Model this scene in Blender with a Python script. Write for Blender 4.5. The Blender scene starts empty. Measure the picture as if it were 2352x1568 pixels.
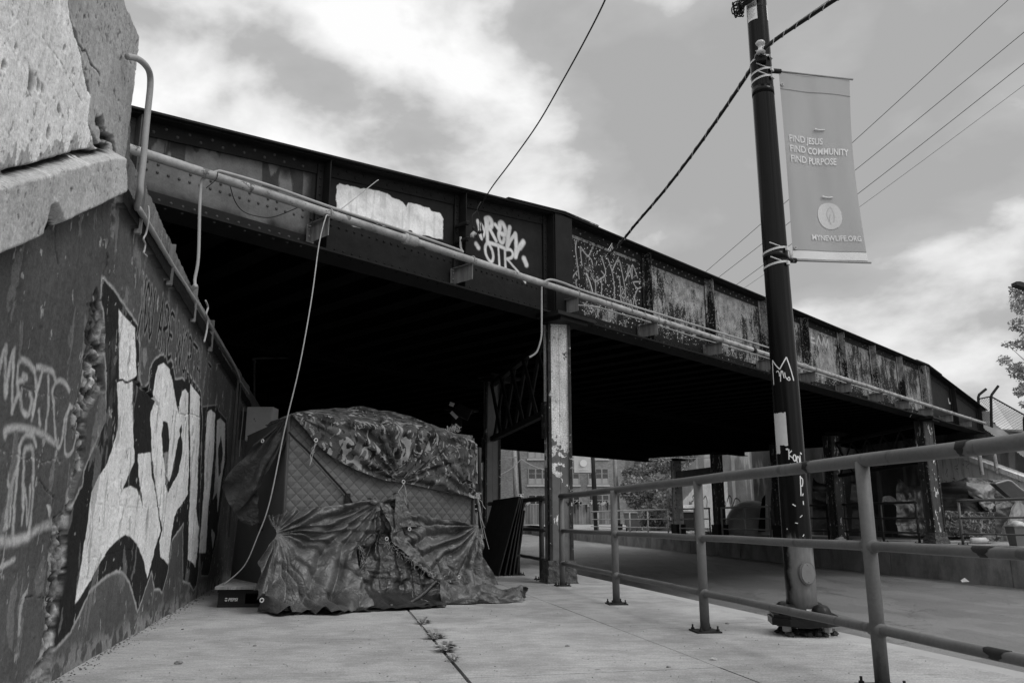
import bpy, math, random
import numpy as np
from mathutils import Vector, Matrix, noise as mnoise
random.seed(7); RNG = np.random.default_rng(11)
SC = bpy.context.scene; COL = SC.collection
# ------------------------------------------------------------------ camera
F = 1829.0; PITCH = math.radians(12.66); CAMH = 0.82
cam = bpy.data.objects.new('camera', bpy.data.cameras.new('camera')); COL.objects.link(cam)
cam.location = (0, 0, CAMH); cam.rotation_euler = (math.pi/2 + PITCH, 0, 0)
cam.data.sensor_width = 36; cam.data.lens = 36*F/2352.0
cam.data.clip_start = 0.05; cam.data.clip_end = 3000
SC.camera = cam
SC.view_settings.view_transform = 'Standard'; SC.view_settings.look = 'None'
SC.view_settings.gamma = 1; SC.view_settings.use_curve_mapping = False
SC.view_settings.exposure = 0.0
SUN_EL, SUN_AZ = math.radians(50), math.radians(122)     # azimuth from +Y towards +X
# ------------------------------------------------------------------ world: overcast sky
W = bpy.data.worlds.new('World'); SC.world = W; W.use_nodes = True
nt = W.node_tree; nt.nodes.clear()
def N(tree, typ, **kw):
    n = tree.nodes.new(typ)
    for k, v in kw.items(): setattr(n, k, v)
    return n
def mth(tree, op, a, b=None, c=None, clamp=False):
    n = tree.nodes.new('ShaderNodeMath'); n.operation = op; n.use_clamp = clamp
    for i, x in enumerate((a, b, c)):
        if x is None: continue
        if isinstance(x, (int, float)): n.inputs[i].default_value = x
        else: tree.links.new(x, n.inputs[i])
    return n.outputs[0]
def maprange(tree, x, a, b, c=0.0, d=1.0, smooth=True):
    n = tree.nodes.new('ShaderNodeMapRange')
    if smooth: n.interpolation_type = 'SMOOTHSTEP'
    tree.links.new(x, n.inputs[0])
    for i, v in zip((1, 2, 3, 4), (a, b, c, d)): n.inputs[i].default_value = v
    return n.outputs[0]
def world():
    L = nt.links.new
    tc = N(nt, 'ShaderNodeTexCoord')
    sep = N(nt, 'ShaderNodeSeparateXYZ'); L(tc.outputs['Generated'], sep.inputs[0])
    z = mth(nt, 'MAXIMUM', sep.outputs[2], 0.0)
    den = mth(nt, 'ADD', z, 0.38)
    cx = mth(nt, 'DIVIDE', sep.outputs[0], den); cy = mth(nt, 'DIVIDE', sep.outputs[1], den)
    cmb = N(nt, 'ShaderNodeCombineXYZ'); L(cx, cmb.inputs[0]); L(cy, cmb.inputs[1])
    mpn = N(nt, 'ShaderNodeMapping'); mpn.inputs['Scale'].default_value = (1.0, 1.0, 1.7); mpn.inputs['Location'].default_value = SKY_OFF; L(tc.outputs['Generated'], mpn.inputs[0])
    n1 = N(nt, 'ShaderNodeTexNoise'); L(mpn.outputs[0], n1.inputs['Vector'])
    n1.inputs['Scale'].default_value = 4.2; n1.inputs['Detail'].default_value = 10
    n1.inputs['Roughness'].default_value = 0.52; n1.inputs['Distortion'].default_value = 0.15
    v = mth(nt, 'MULTIPLY', mth(nt, 'SUBTRACT', n1.outputs[0], 0.5), SKY_AMP)
    v = mth(nt, 'ADD', v, SKY_BASE)
    # broad bright and dull parts of the cloud deck, by compass direction and height
    for (u, w_, rad, amt) in SKY_LOBES:
        d = np.array([u-1176, F*math.cos(PITCH)-(784-w_)*math.sin(PITCH), F*math.sin(PITCH)+(784-w_)*math.cos(PITCH)])
        d /= np.linalg.norm(d)
        dp = N(nt, 'ShaderNodeVectorMath', operation='DOT_PRODUCT')
        L(tc.outputs['Generated'], dp.inputs[0]); dp.inputs[1].default_value = d
        c0 = math.cos(math.radians(rad))
        v = mth(nt, 'ADD', v, maprange(nt, dp.outputs['Value'], c0, 1.0, 0.0, amt))
    ramp = N(nt, 'ShaderNodeValToRGB'); L(v, ramp.inputs[0])
    e = ramp.color_ramp.elements
    e[0].position = 0.10; e[0].color = (0.44,)*3+(1,)
    e[1].position = 0.98; e[1].color = (1.05,)*3+(1,)
    a = ramp.color_ramp.elements.new(0.44); a.color = (0.51,)*3+(1,)
    a = ramp.color_ramp.elements.new(0.68); a.color = (0.80,)*3+(1,)
    up = maprange(nt, sep.outputs[2], 0.62, 0.95, 1.0, ZENITH)
    back = maprange(nt, sep.outputs[1], 0.1, -0.7, 1.0, BACKSKY)
    k = mth(nt, 'MULTIPLY', up, back)
    cl = N(nt, 'ShaderNodeVectorMath', operation='SCALE'); L(ramp.outputs[0], cl.inputs[0]); L(k, cl.inputs['Scale'])
    sky = N(nt, 'ShaderNodeTexSky', sky_type='NISHITA'); sky.sun_disc = False
    sky.sun_elevation = SUN_EL; sky.sun_rotation = SUN_AZ
    bw = N(nt, 'ShaderNodeRGBToBW'); L(sky.outputs[0], bw.inputs[0])
    b1 = N(nt, 'ShaderNodeBackground'); L(bw.outputs[0], b1.inputs[0]); b1.inputs[1].default_value = 0.07
    b2 = N(nt, 'ShaderNodeBackground'); L(cl.outputs[0], b2.inputs[0]); b2.inputs[1].default_value = 1.0
    mx = N(nt, 'ShaderNodeMixShader'); mx.inputs[0].default_value = 0.94
    L(b1.outputs[0], mx.inputs[1]); L(b2.outputs[0], mx.inputs[2])
    o = N(nt, 'ShaderNodeOutputWorld'); L(mx.outputs[0], o.inputs[0])
SKY_OFF = (3.1, 1.7, 0.4)
SKY_AMP, SKY_BASE, ZENITH, BACKSKY = 3.0, 0.47, 2.1, 1.9
SKY_LOBES = [(800, 300, 20, 0.46), (1080, 440, 12, 0.20), (1400, 330, 13, -0.36), (1900, 700, 24, -0.16), (2250, 430, 9, 0.34),
             (560, 150, 8, -0.20), (2100, 860, 11, 0.36), (1900, 100, 24, -0.18), (1250, 500, 9, 0.26), (2000, 1000, 6, .1), (900, 60, 12, -.06), (430, 330, 9, .22)]
world()
sun = bpy.data.objects.new('sun', bpy.data.lights.new('sun', 'SUN')); COL.objects.link(sun)
sun.data.energy = 1.5; sun.data.angle = math.radians(26); sun.data.color = (1, 1, 1)
sd = Vector((math.sin(SUN_AZ)*math.cos(SUN_EL), math.cos(SUN_AZ)*math.cos(SUN_EL), math.sin(SUN_EL)))
sun.rotation_euler = sd.to_track_quat('Z', 'Y').to_euler()
SC.render.engine = 'CYCLES'
SC.cycles.max_bounces = 6; SC.cycles.diffuse_bounces = 4; SC.cycles.glossy_bounces = 3; SC.cycles.transparent_max_bounces = 12

# ------------------------------------------------------------------ measuring helpers (points of the place seen along a sight line)
CP = np.array([0, 0, CAMH]); FW = np.array([0, math.cos(PITCH), math.sin(PITCH)])
UPV = np.array([0, -math.sin(PITCH), math.cos(PITCH)])
def ray(u, v): return FW*F + np.array([1., 0, 0])*(u-1176) + UPV*(784-v)
def gz(u, v, z=0.0):
    d = ray(u, v); return CP + d*((z-CP[2])/d[2])
def at(u, v, y):
    d = ray(u, v); return CP + d*(y/d[1])
class Plane:                                   # upright plane: origin, heading; (a, z) coordinates; n = outward normal
    def __init__(s, o, az, off=0.0, flip=1):
        s.e = np.array([math.sin(az), math.cos(az), 0.0]); s.n = np.array([math.cos(az), -math.sin(az), 0.0])*flip
        s.o = np.array(o, float) + s.n*off; s.az = az
    def hit(s, u, v):
        d = ray(u, v); return CP + d*(np.dot(s.o-CP, s.n)/np.dot(d, s.n))
    def az_(s, u, v):
        p = s.hit(u, v); return float((p-s.o) @ s.e), float(p[2])
    def P(s, a, z, d=0.0): return s.o + s.e*a + s.n*d + np.array([0, 0, z])
WALL = Plane((-2.396, 4.406, 0), math.radians(-12.45))
GIR = Plane((0.635, 11.2, 0), math.radians(44))
TENT = Plane((-2.25, 8.0, 0), math.atan2(1.8, 1.3))
STREET = math.radians(-12.2)
def FL(y, off=0.0):                            # far kerb line (off = to the right, away from the road)
    az = math.radians(-14.9)
    return np.array([11.45-0.266*(y-22.3) + off*math.cos(az), y - off*math.sin(az), 0.2])
# ------------------------------------------------------------------ mesh builder
def nrm(v):
    v = np.asarray(v, float); return v/max(np.linalg.norm(v), 1e-12)
def frame(t, up=(0, 0, 1)):
    t = nrm(t); up = np.asarray(up, float)
    if abs(t @ up) > 0.95: up = np.array([1., 0, 0])
    s = nrm(np.cross(t, up)); return s, np.cross(s, t)
class MB:
    def __init__(s): s.v = []; s.f = []; s.n = 0; s.attr = None
    def add(s, v, f):
        v = np.asarray(v, float).reshape(-1, 3); s.v.append(v)
        s.f.extend([[i+s.n for i in q] for q in f]); s.n += len(v); return s
    def box(s, c, sx, sy, sz, az=0.0):         # c = centre of the base; sy along heading az
        e = np.array([math.sin(az), math.cos(az), 0]); r = np.array([math.cos(az), -math.sin(az), 0]); u = np.array([0, 0, 1.])
        return s.obox(np.asarray(c, float)-r*sx/2-e*sy/2, r*sx, e*sy, u*sz)
    def obox(s, o, a, b, c):
        o, a, b, c = (np.asarray(x, float) for x in (o, a, b, c))
        if np.dot(np.cross(a, b), c) < 0: a, b = b, a
        v = [o, o+a, o+a+b, o+b, o+c, o+a+c, o+a+b+c, o+b+c]
        return s.add(v, [(3, 2, 1, 0), (4, 5, 6, 7), (0, 1, 5, 4), (1, 2, 6, 5), (2, 3, 7, 6), (3, 0, 4, 7)])
    def tube(s, pts, r, n=10, caps=True, r1=None):
        pts = [np.asarray(p, float) for p in pts]; m = len(pts)
        rs = r if hasattr(r, '__len__') else ([r + ((r1 if r1 is not None else r)-r)*i/max(m-1, 1) for i in range(m)])
        vs = []; a = None
        for i, p in enumerate(pts):
            t = nrm(pts[min(i+1, m-1)]-pts[max(i-1, 0)])
            if a is None: a, b = frame(t)
            else:
                a = nrm(a - t*(a @ t)); b = np.cross(a, t)
            for k in range(n):
                th = 2*math.pi*k/n; vs.append(p + rs[i]*(a*math.cos(th)+b*math.sin(th)))
        fs = [(i*n+k, (i+1)*n+k, (i+1)*n+(k+1) % n, i*n+(k+1) % n) for i in range(m-1) for k in range(n)]
        if caps: fs += [tuple(range(n)), tuple((m-1)*n+k for k in reversed(range(n)))]
        return s.add(vs, fs)
    def prism(s, poly, ext):                   # poly: list of 3-D points, extruded by ext
        poly = [np.asarray(p, float) for p in poly]; m = len(poly); ext = np.asarray(ext, float)
        nn = sum(np.cross(poly[i]-poly[0], poly[(i+1) % m]-poly[0]) for i in range(1, m-1))
        if nn @ ext > 0: poly = poly[::-1]
        v = poly + [p+ext for p in poly]
        return s.add(v, [tuple(range(m)), tuple(m+k for k in reversed(range(m)))] + [(k, m+k, m+(k+1) % m, (k+1) % m) for k in range(m)])
    def blob(s, c, r, sc=(1, 1, 1), jit=0.0, n=8, m=5, half=False, nv=None):
        c = np.asarray(c, float); vs = []; fs = []
        for i in range(m+1):
            ph = (math.pi/2 if half else math.pi)*i/m
            for k in range(n):
                th = 2*math.pi*k/n; q = 1+random.uniform(-jit, jit)
                vs.append(np.array([math.sin(ph)*math.cos(th)*sc[0], math.sin(ph)*math.sin(th)*sc[1], math.cos(ph)*sc[2]])*r*q)
        vs = np.array(vs)
        if nv is not None:
            a, b = frame(nv); R = np.array([a, b, nrm(nv)]); vs = vs @ R
        fs = [(i*n+k, (i+1)*n+k, (i+1)*n+(k+1) % n, i*n+(k+1) % n) for i in range(m) for k in range(n)]
        return s.add(vs+c, fs)
    def grid(s, P, attr=None, keep=None):      # P: (R, C, 3)
        R, C = P.shape[:2]; i = np.arange(R*C).reshape(R, C) + s.n
        q = np.stack([i[:-1, :-1], i[:-1, 1:], i[1:, 1:], i[1:, :-1]], -1)
        if keep is not None: q = q[keep]
        s.v.append(P.reshape(-1, 3)); s.f.extend(q.reshape(-1, 4).tolist()); s.n += R*C
        if attr is not None: s.attr = attr.reshape(-1, attr.shape[-1])
        return s
    def build(s, name, mat, parent=None, smooth=False, sub=0):
        me = bpy.data.meshes.new(name); v = np.concatenate(s.v) if s.v else np.zeros((0, 3))
        o = bpy.data.objects.new(name, me); COL.objects.link(o)
        if parent is not None:
            o.parent = parent; v = v - np.array(ORG[parent.name]); ORG[o.name] = ORG[parent.name]
        else: ORG[o.name] = (0, 0, 0)
        me.from_pydata(v.tolist(), [], s.f)
        if s.attr is not None:
            at_ = me.attributes.new('paint', 'FLOAT_COLOR', 'POINT')
            c = np.ones((len(v), 4)); c[:, :s.attr.shape[1]] = s.attr; at_.data.foreach_set('color', c.ravel())
        if smooth: me.polygons.foreach_set('use_smooth', [True]*len(me.polygons))
        me.materials.append(mat); me.update(); return o
ORG = {}
def thing(name, label, cat, loc=(0, 0, 0), group=None):
    o = bpy.data.objects.new(name, None); COL.objects.link(o); o.empty_display_size = 0.2
    o.location = tuple(float(x) for x in loc); ORG[o.name] = o.location[:]
    return tag(o, label, cat, group)
def tag(o, label, cat, group=None):
    o['label'] = label; o['category'] = cat
    if group: o['group'] = group
    return o
def struct(o): o['kind'] = 'structure'; return o
def dup(root, dloc, label=None, group=None, rz=0.0):
    def cp(o, par):
        c = o.copy(); COL.objects.link(c)
        if par is not None: c.parent = par; c.matrix_parent_inverse = o.matrix_parent_inverse.copy()
        for ch in [x for x in bpy.data.objects if x.parent is o]: cp(ch, c)
        return c
    r = cp(root, None); r.location = Vector([float(x) for x in dloc]); r.rotation_euler.z += rz
    if label: r['label'] = label
    if group: r['group'] = group
    ORG[r.name] = r.location[:]; return r
# ------------------------------------------------------------------ numpy noise and painting
_NT = RNG.random((64, 64, 8))
def vnoise(x, y, k=0):
    xi = np.floor(x).astype(int); yi = np.floor(y).astype(int); fx = x-xi; fy = y-yi
    fx = fx*fx*(3-2*fx); fy = fy*fy*(3-2*fy); T = _NT[:, :, k % 8]
    g = lambda i, j: T[i % 64, j % 64]
    return (g(xi, yi)*(1-fx)+g(xi+1, yi)*fx)*(1-fy)+(g(xi, yi+1)*(1-fx)+g(xi+1, yi+1)*fx)*fy
def fbm(x, y, o=4, k=0):
    r = 0; a = .5; t = 0
    x, y = x+.9*vnoise(y*.9+31, x*.9, k+5)+.35*y*.3, y+.9*vnoise(x*.8+11, y*1.1+5, k+2)-.2*x*.3
    for i in range(o): r = r+a*vnoise(x*2**i+i*7.3, y*2**i+i*3.1, k+i); t += a; a *= .5
    return r/t
def sstep(a, b, x):
    t = np.clip((x-a)/(b-a), 0, 1); return t*t*(3-2*t)
def dpoly(X, Y, pts, closed=False):
    d = np.full(X.shape, 1e9); m = len(pts)
    for i in range(m if closed else m-1):
        (x0, y0), (x1, y1) = pts[i], pts[(i+1) % m]
        dx, dy = x1-x0, y1-y0; L2 = dx*dx+dy*dy+1e-12
        t = np.clip(((X-x0)*dx+(Y-y0)*dy)/L2, 0, 1)
        d = np.minimum(d, np.hypot(X-x0-t*dx, Y-y0-t*dy))
    return d
def inside(X, Y, pts):
    r = np.zeros(X.shape, bool); m = len(pts)
    for i in range(m):
        (x0, y0), (x1, y1) = pts[i], pts[(i+1) % m]
        if y0 == y1: continue
        r ^= ((y0 > Y) != (y1 > Y)) & (X < (x1-x0)*(Y-y0)/(y1-y0)+x0)
    return r
def sdf(X, Y, pts):
    d = dpoly(X, Y, pts, True); return np.where(inside(X, Y, pts), -d, d)
def spline(pts, n=6, closed=False):
    p = [np.asarray(q, float) for q in pts]; m = len(p); out = []
    for i in range(m if closed else m-1):
        if closed: a, b, c, d = p[i-1], p[i], p[(i+1) % m], p[(i+2) % m]
        else: a, b, c, d = p[max(i-1, 0)], p[i], p[i+1], p[min(i+2, m-1)]
        for k in range(n):
            t = k/n; out.append(.5*((2*b)+(-a+c)*t+(2*a-5*b+4*c-d)*t*t+(-a+3*b-3*c+d)*t**3))
    if not closed: out.append(p[-1])
    return out
# ------------------------------------------------------------------ materials (all grey: the scene is monochrome)
MATS = {}
def base_mat(name, rough=.7, metal=0.0, spec=.4):
    m = bpy.data.materials.new(name); m.use_nodes = True; t = m.node_tree; t.nodes.clear()
    o = N(t, 'ShaderNodeOutputMaterial'); b = N(t, 'ShaderNodeBsdfPrincipled'); t.links.new(b.outputs[0], o.inputs[0])
    b.inputs['Roughness'].default_value = rough; b.inputs['Metallic'].default_value = metal
    b.inputs['Specular IOR Level'].default_value = spec if spec > .5 else spec*.4
    return m, t, b
def tcoord(t, stretch=(1, 1, 1), kind='Object', rz=0.0):
    c = N(t, 'ShaderNodeTexCoord'); mp = N(t, 'ShaderNodeMapping'); mp.inputs['Scale'].default_value = stretch
    mp.inputs['Rotation'].default_value = (0, 0, rz)
    t.links.new(c.outputs[kind], mp.inputs[0]); return mp.outputs[0]
def noi(t, vec, scale, detail=5, rough=.6, dist=0.0):
    n = N(t, 'ShaderNodeTexNoise'); t.links.new(vec, n.inputs['Vector'])
    n.inputs['Scale'].default_value = scale; n.inputs['Detail'].default_value = detail
    n.inputs['Roughness'].default_value = rough; n.inputs['Distortion'].default_value = dist
    return n.outputs[0]
def vor(t, vec, scale, feature='F1'):
    n = N(t, 'ShaderNodeTexVoronoi', feature=feature); t.links.new(vec, n.inputs['Vector'])
    n.inputs['Scale'].default_value = scale; return n.outputs['Distance']
def bump(t, b, h, strength=.3, dist=.01, prev=None):
    n = N(t, 'ShaderNodeBump'); n.inputs['Strength'].default_value = strength; n.inputs['Distance'].default_value = dist
    t.links.new(h, n.inputs['Height'])
    if prev is not None: t.links.new(prev, n.inputs['Normal'])
    t.links.new(n.outputs[0], b.inputs['Normal']); return n.outputs[0]
def mixv(t, f, a, b): # float lerp
    n = N(t, 'ShaderNodeMix'); n.data_type = 'FLOAT'
    for i, x in ((0, f), (2, a), (3, b)):
        if isinstance(x, (int, float)): n.inputs[i].default_value = x
        else: t.links.new(x, n.inputs[i])
    return n.outputs[0]
def M(name, val, rough=.7, var=.35, sc=3.0, bs=.25, bsc=40, metal=0.0, spec=.4, dark=None, darkth=.62, darksc=6, streak=False, bd=.006):
    if name in MATS: return MATS[name]
    m, t, b = base_mat(name, rough, metal, spec)
    v = tcoord(t); n1 = noi(t, v, sc, 6)
    c = mth(t, 'MULTIPLY', maprange(t, n1, .25, .75, 1-var, 1+var, False), val)
    n2 = noi(t, v, bsc, 4)
    c = mth(t, 'MULTIPLY', c, maprange(t, n2, .2, .8, 1-var*.4, 1+var*.4, False))
    if streak:
        s = noi(t, tcoord(t, (9, 9, .7)), 2.0, 5, .7)
        c = mth(t, 'MULTIPLY', c, maprange(t, s, .35, .7, 1.15, .6))
    if dark is not None:
        k = maprange(t, noi(t, v, darksc, 7, .65), darkth, darkth+.03, 0, 1)
        c = mixv(t, k, c, dark)
    t.links.new(c, b.inputs['Base Color'])
    if bs: bump(t, b, n2, bs, bd)
    MATS[name] = m; return m
def attr_rgb(t):
    a = N(t, 'ShaderNodeAttribute', attribute_name='paint'); s = N(t, 'ShaderNodeSeparateColor'); t.links.new(a.outputs['Color'], s.inputs[0])
    return s.outputs
# ================================================================== GROUND
m_conc = M('pavement_concrete', .33, .85, .16, 1.3, .35, 120, dark=.16, darkth=.70, darksc=9)
def pave_mat():
    m, t, b = base_mat('pavement_slab', .88, spec=.25)
    v = tcoord(t); va = tcoord(t, (1, 1, 1), rz=math.radians(12.4))
    c = mth(t, 'MULTIPLY', maprange(t, noi(t, v, .55, 5), .3, .7, .78, 1.14, False), .375)
    c = mth(t, 'MULTIPLY', c, maprange(t, noi(t, tcoord(t, (3, 14, 3), rz=.1), 2.0, 6, .7), .3, .75, 1.08, .68, False))
    fine = noi(t, v, 75, 6, .85); c = mth(t, 'MULTIPLY', c, maprange(t, fine, .33, .67, .58, 1.32, False)); c = mth(t, 'MULTIPLY', c, maprange(t, vor(t, v, 2.3), .035, .05, .62, 1.0)); c = mth(t, 'MULTIPLY', c, maprange(t, noi(t, v, 1.9, 7, .7), .42, .62, 1.04, .80)); sk = maprange(t, noi(t, tcoord(t, (1, 3.5, 1), rz=.15), 26, 5, .8), .66, .69, 1.0, .55); c = mth(t, 'MULTIPLY', c, sk)
    st = maprange(t, noi(t, tcoord(t, (2, 5, 2)), 3.5, 8, .72), .60, .72, 0, .55)
    c = mixv(t, st, c, .15)
    pit = maprange(t, vor(t, v, 34), .05, .10, .55, 1.0); c = mth(t, 'MULTIPLY', c, pit)
    # grime that gathers along the foot of the wall and under the bridge drip line stays where it lies
    t.links.new(c, b.inputs['Base Color']); n = bump(t, b, fine, .25, .004); bump(t, b, noi(t, v, 14, 5), .25, .01, n); return m
m_pave = pave_mat()
def asphalt():
    m, t, b = base_mat('road_asphalt', .58, spec=.9)
    v = tcoord(t); c = mth(t, 'MULTIPLY', maprange(t, noi(t, v, .4, 5), .3, .7, .8, 1.2, False), .145)
    f = noi(t, v, 60, 6, .9); c = mth(t, 'MULTIPLY', c, maprange(t, f, .36, .64, .35, 1.75, False)); pt = maprange(t, noi(t, tcoord(t, (1, .35, 1), rz=.2), .9, 3, .5), .50, .515, 1.0, .80); c = mth(t, 'MULTIPLY', c, pt)
    cr = N(t, 'ShaderNodeTexVoronoi', feature='DISTANCE_TO_EDGE')
    wv = N(t, 'ShaderNodeVectorMath', operation='ADD'); t.links.new(tcoord(t, (.55, .22, 1), rz=.25), wv.inputs[0])
    nn = N(t, 'ShaderNodeTexNoise'); t.links.new(v, nn.inputs['Vector']); nn.inputs['Scale'].default_value = 1.5; nn.inputs['Detail'].default_value = 6
    sc = N(t, 'ShaderNodeVectorMath', operation='SCALE'); t.links.new(nn.outputs['Color'], sc.inputs[0]); sc.inputs['Scale'].default_value = .6
    t.links.new(sc.outputs[0], wv.inputs[1]); t.links.new(wv.outputs[0], cr.inputs['Vector']); cr.inputs['Scale'].default_value = .9
    k = maprange(t, cr.outputs['Distance'], .002, .010, .45, 1.0); c = mth(t, 'MULTIPLY', c, k)
    c = mth(t, 'MULTIPLY', c, maprange(t, noi(t, tcoord(t, (3, .3, 1), rz=.2), 1.2, 5), .55, .75, 1.0, .6))
    t.links.new(c, b.inputs['Base Color']); bump(t, b, f, .6, .01); return m
m_road = asphalt()
m_dirt = M('dirt', .05, .95, .5, 8, .8, 60)
m_grass = M('grass_ground', .10, .95, .5, 5, .6, 40)
def sidewalk():
    # slabs laid parallel to the wall: across distances from the wall foot
    e, n = WALL.e, WALL.n; mb = MB(); g = MB()
    edge = 5.02
    rows = [(-.02, 2.118, .022), (2.14, 3.593, .006), (3.60, edge, .006)]
    cross = [-9, -6.2]+[-4.05+1.86*i for i in range(0, 31)]
    for (a, b_, gap) in rows:
        for i in range(len(cross)-1):
            s0, s1 = cross[i]+.0015, cross[i+1]-.0015
            tz = random.uniform(-.0015, .0015)
            mb.obox(WALL.o+n*a+e*s0+np.array([0, 0, -.14+tz]), n*(b_-a), e*(s1-s0), (0, 0, .14))
    o = mb.build('pavement', m_pave); struct(o)
    g.obox(WALL.o+n*-.3+e*-9+np.array([0, 0, -.9]), n*(edge+.28), e*60, (0, 0, .878)); struct(g.build('pavement_bed', m_dirt))
    k = MB()                                   # the road-side face of the raised footway
    k.obox(WALL.o+n*(edge+.002)+e*-9+np.array([0, 0, -.9]), n*.18, e*60, (0, 0, .894)); struct(k.build('kerb_wall', m_conc))
sidewalk()
def roadz(y):
    return float(np.interp(y, [-40, 0, 6, 20, 51, 80, 110], [-.55, -.62, -.68, -.76, -.35, .1, .35]))
def ground():
    mb = MB(); ys = np.concatenate([np.linspace(-40, 20, 13), np.linspace(22, 110, 30)])
    P = np.zeros((len(ys), 2, 3))
    for i, y in enumerate(ys):
        pl_ = WALL.o + WALL.n*5.1 + WALL.e*((y-WALL.o[1])/WALL.e[1]); r = FL(y)
        if y > 60: pl_ = pl_ - np.array([14, 0, 0]); r = r + np.array([30, 0, 0])
        P[i, 0] = (pl_[0]-.3, y, roadz(y)); P[i, 1] = (r[0]+.3, y, roadz(y))
    struct(mb.grid(P[:, ::-1]).build('road', m_road))
    mb = MB(); mb.box((0, 300, -1.4), 1600, 1600, .4); struct(mb.build('ground', m_grass))
    # far footway: sheet on a solid bank
    mb = MB(); ys = np.linspace(4, 62, 30); P = np.zeros((30, 2, 3)); Q = np.zeros((30, 2, 3))
    for i, y in enumerate(ys):
        z = .2 + .30*sstep(50, 62, y)
        a = FL(y, .30); b = FL(y, 7.5); P[i, 0] = (a[0], a[1], z-.004); P[i, 1] = (b[0], b[1], z-.004)
    struct(mb.grid(P[:, ::-1]).build('far_pavement', m_pave))
    # plot beyond the end of the road
    mb = MB(); mb.obox((-60, 62, -.9), (140, 0, 0), (0, 60, 0), (0, 0, 1.36)); struct(mb.build('far_lot', m_grass))
    mb = MB(); mb.obox((-30, 62.2, .462), (100, 0, 0), (0, 8, 0), (0, 0, .02)); struct(mb.build('far_path', m_pave))
ground()
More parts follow.
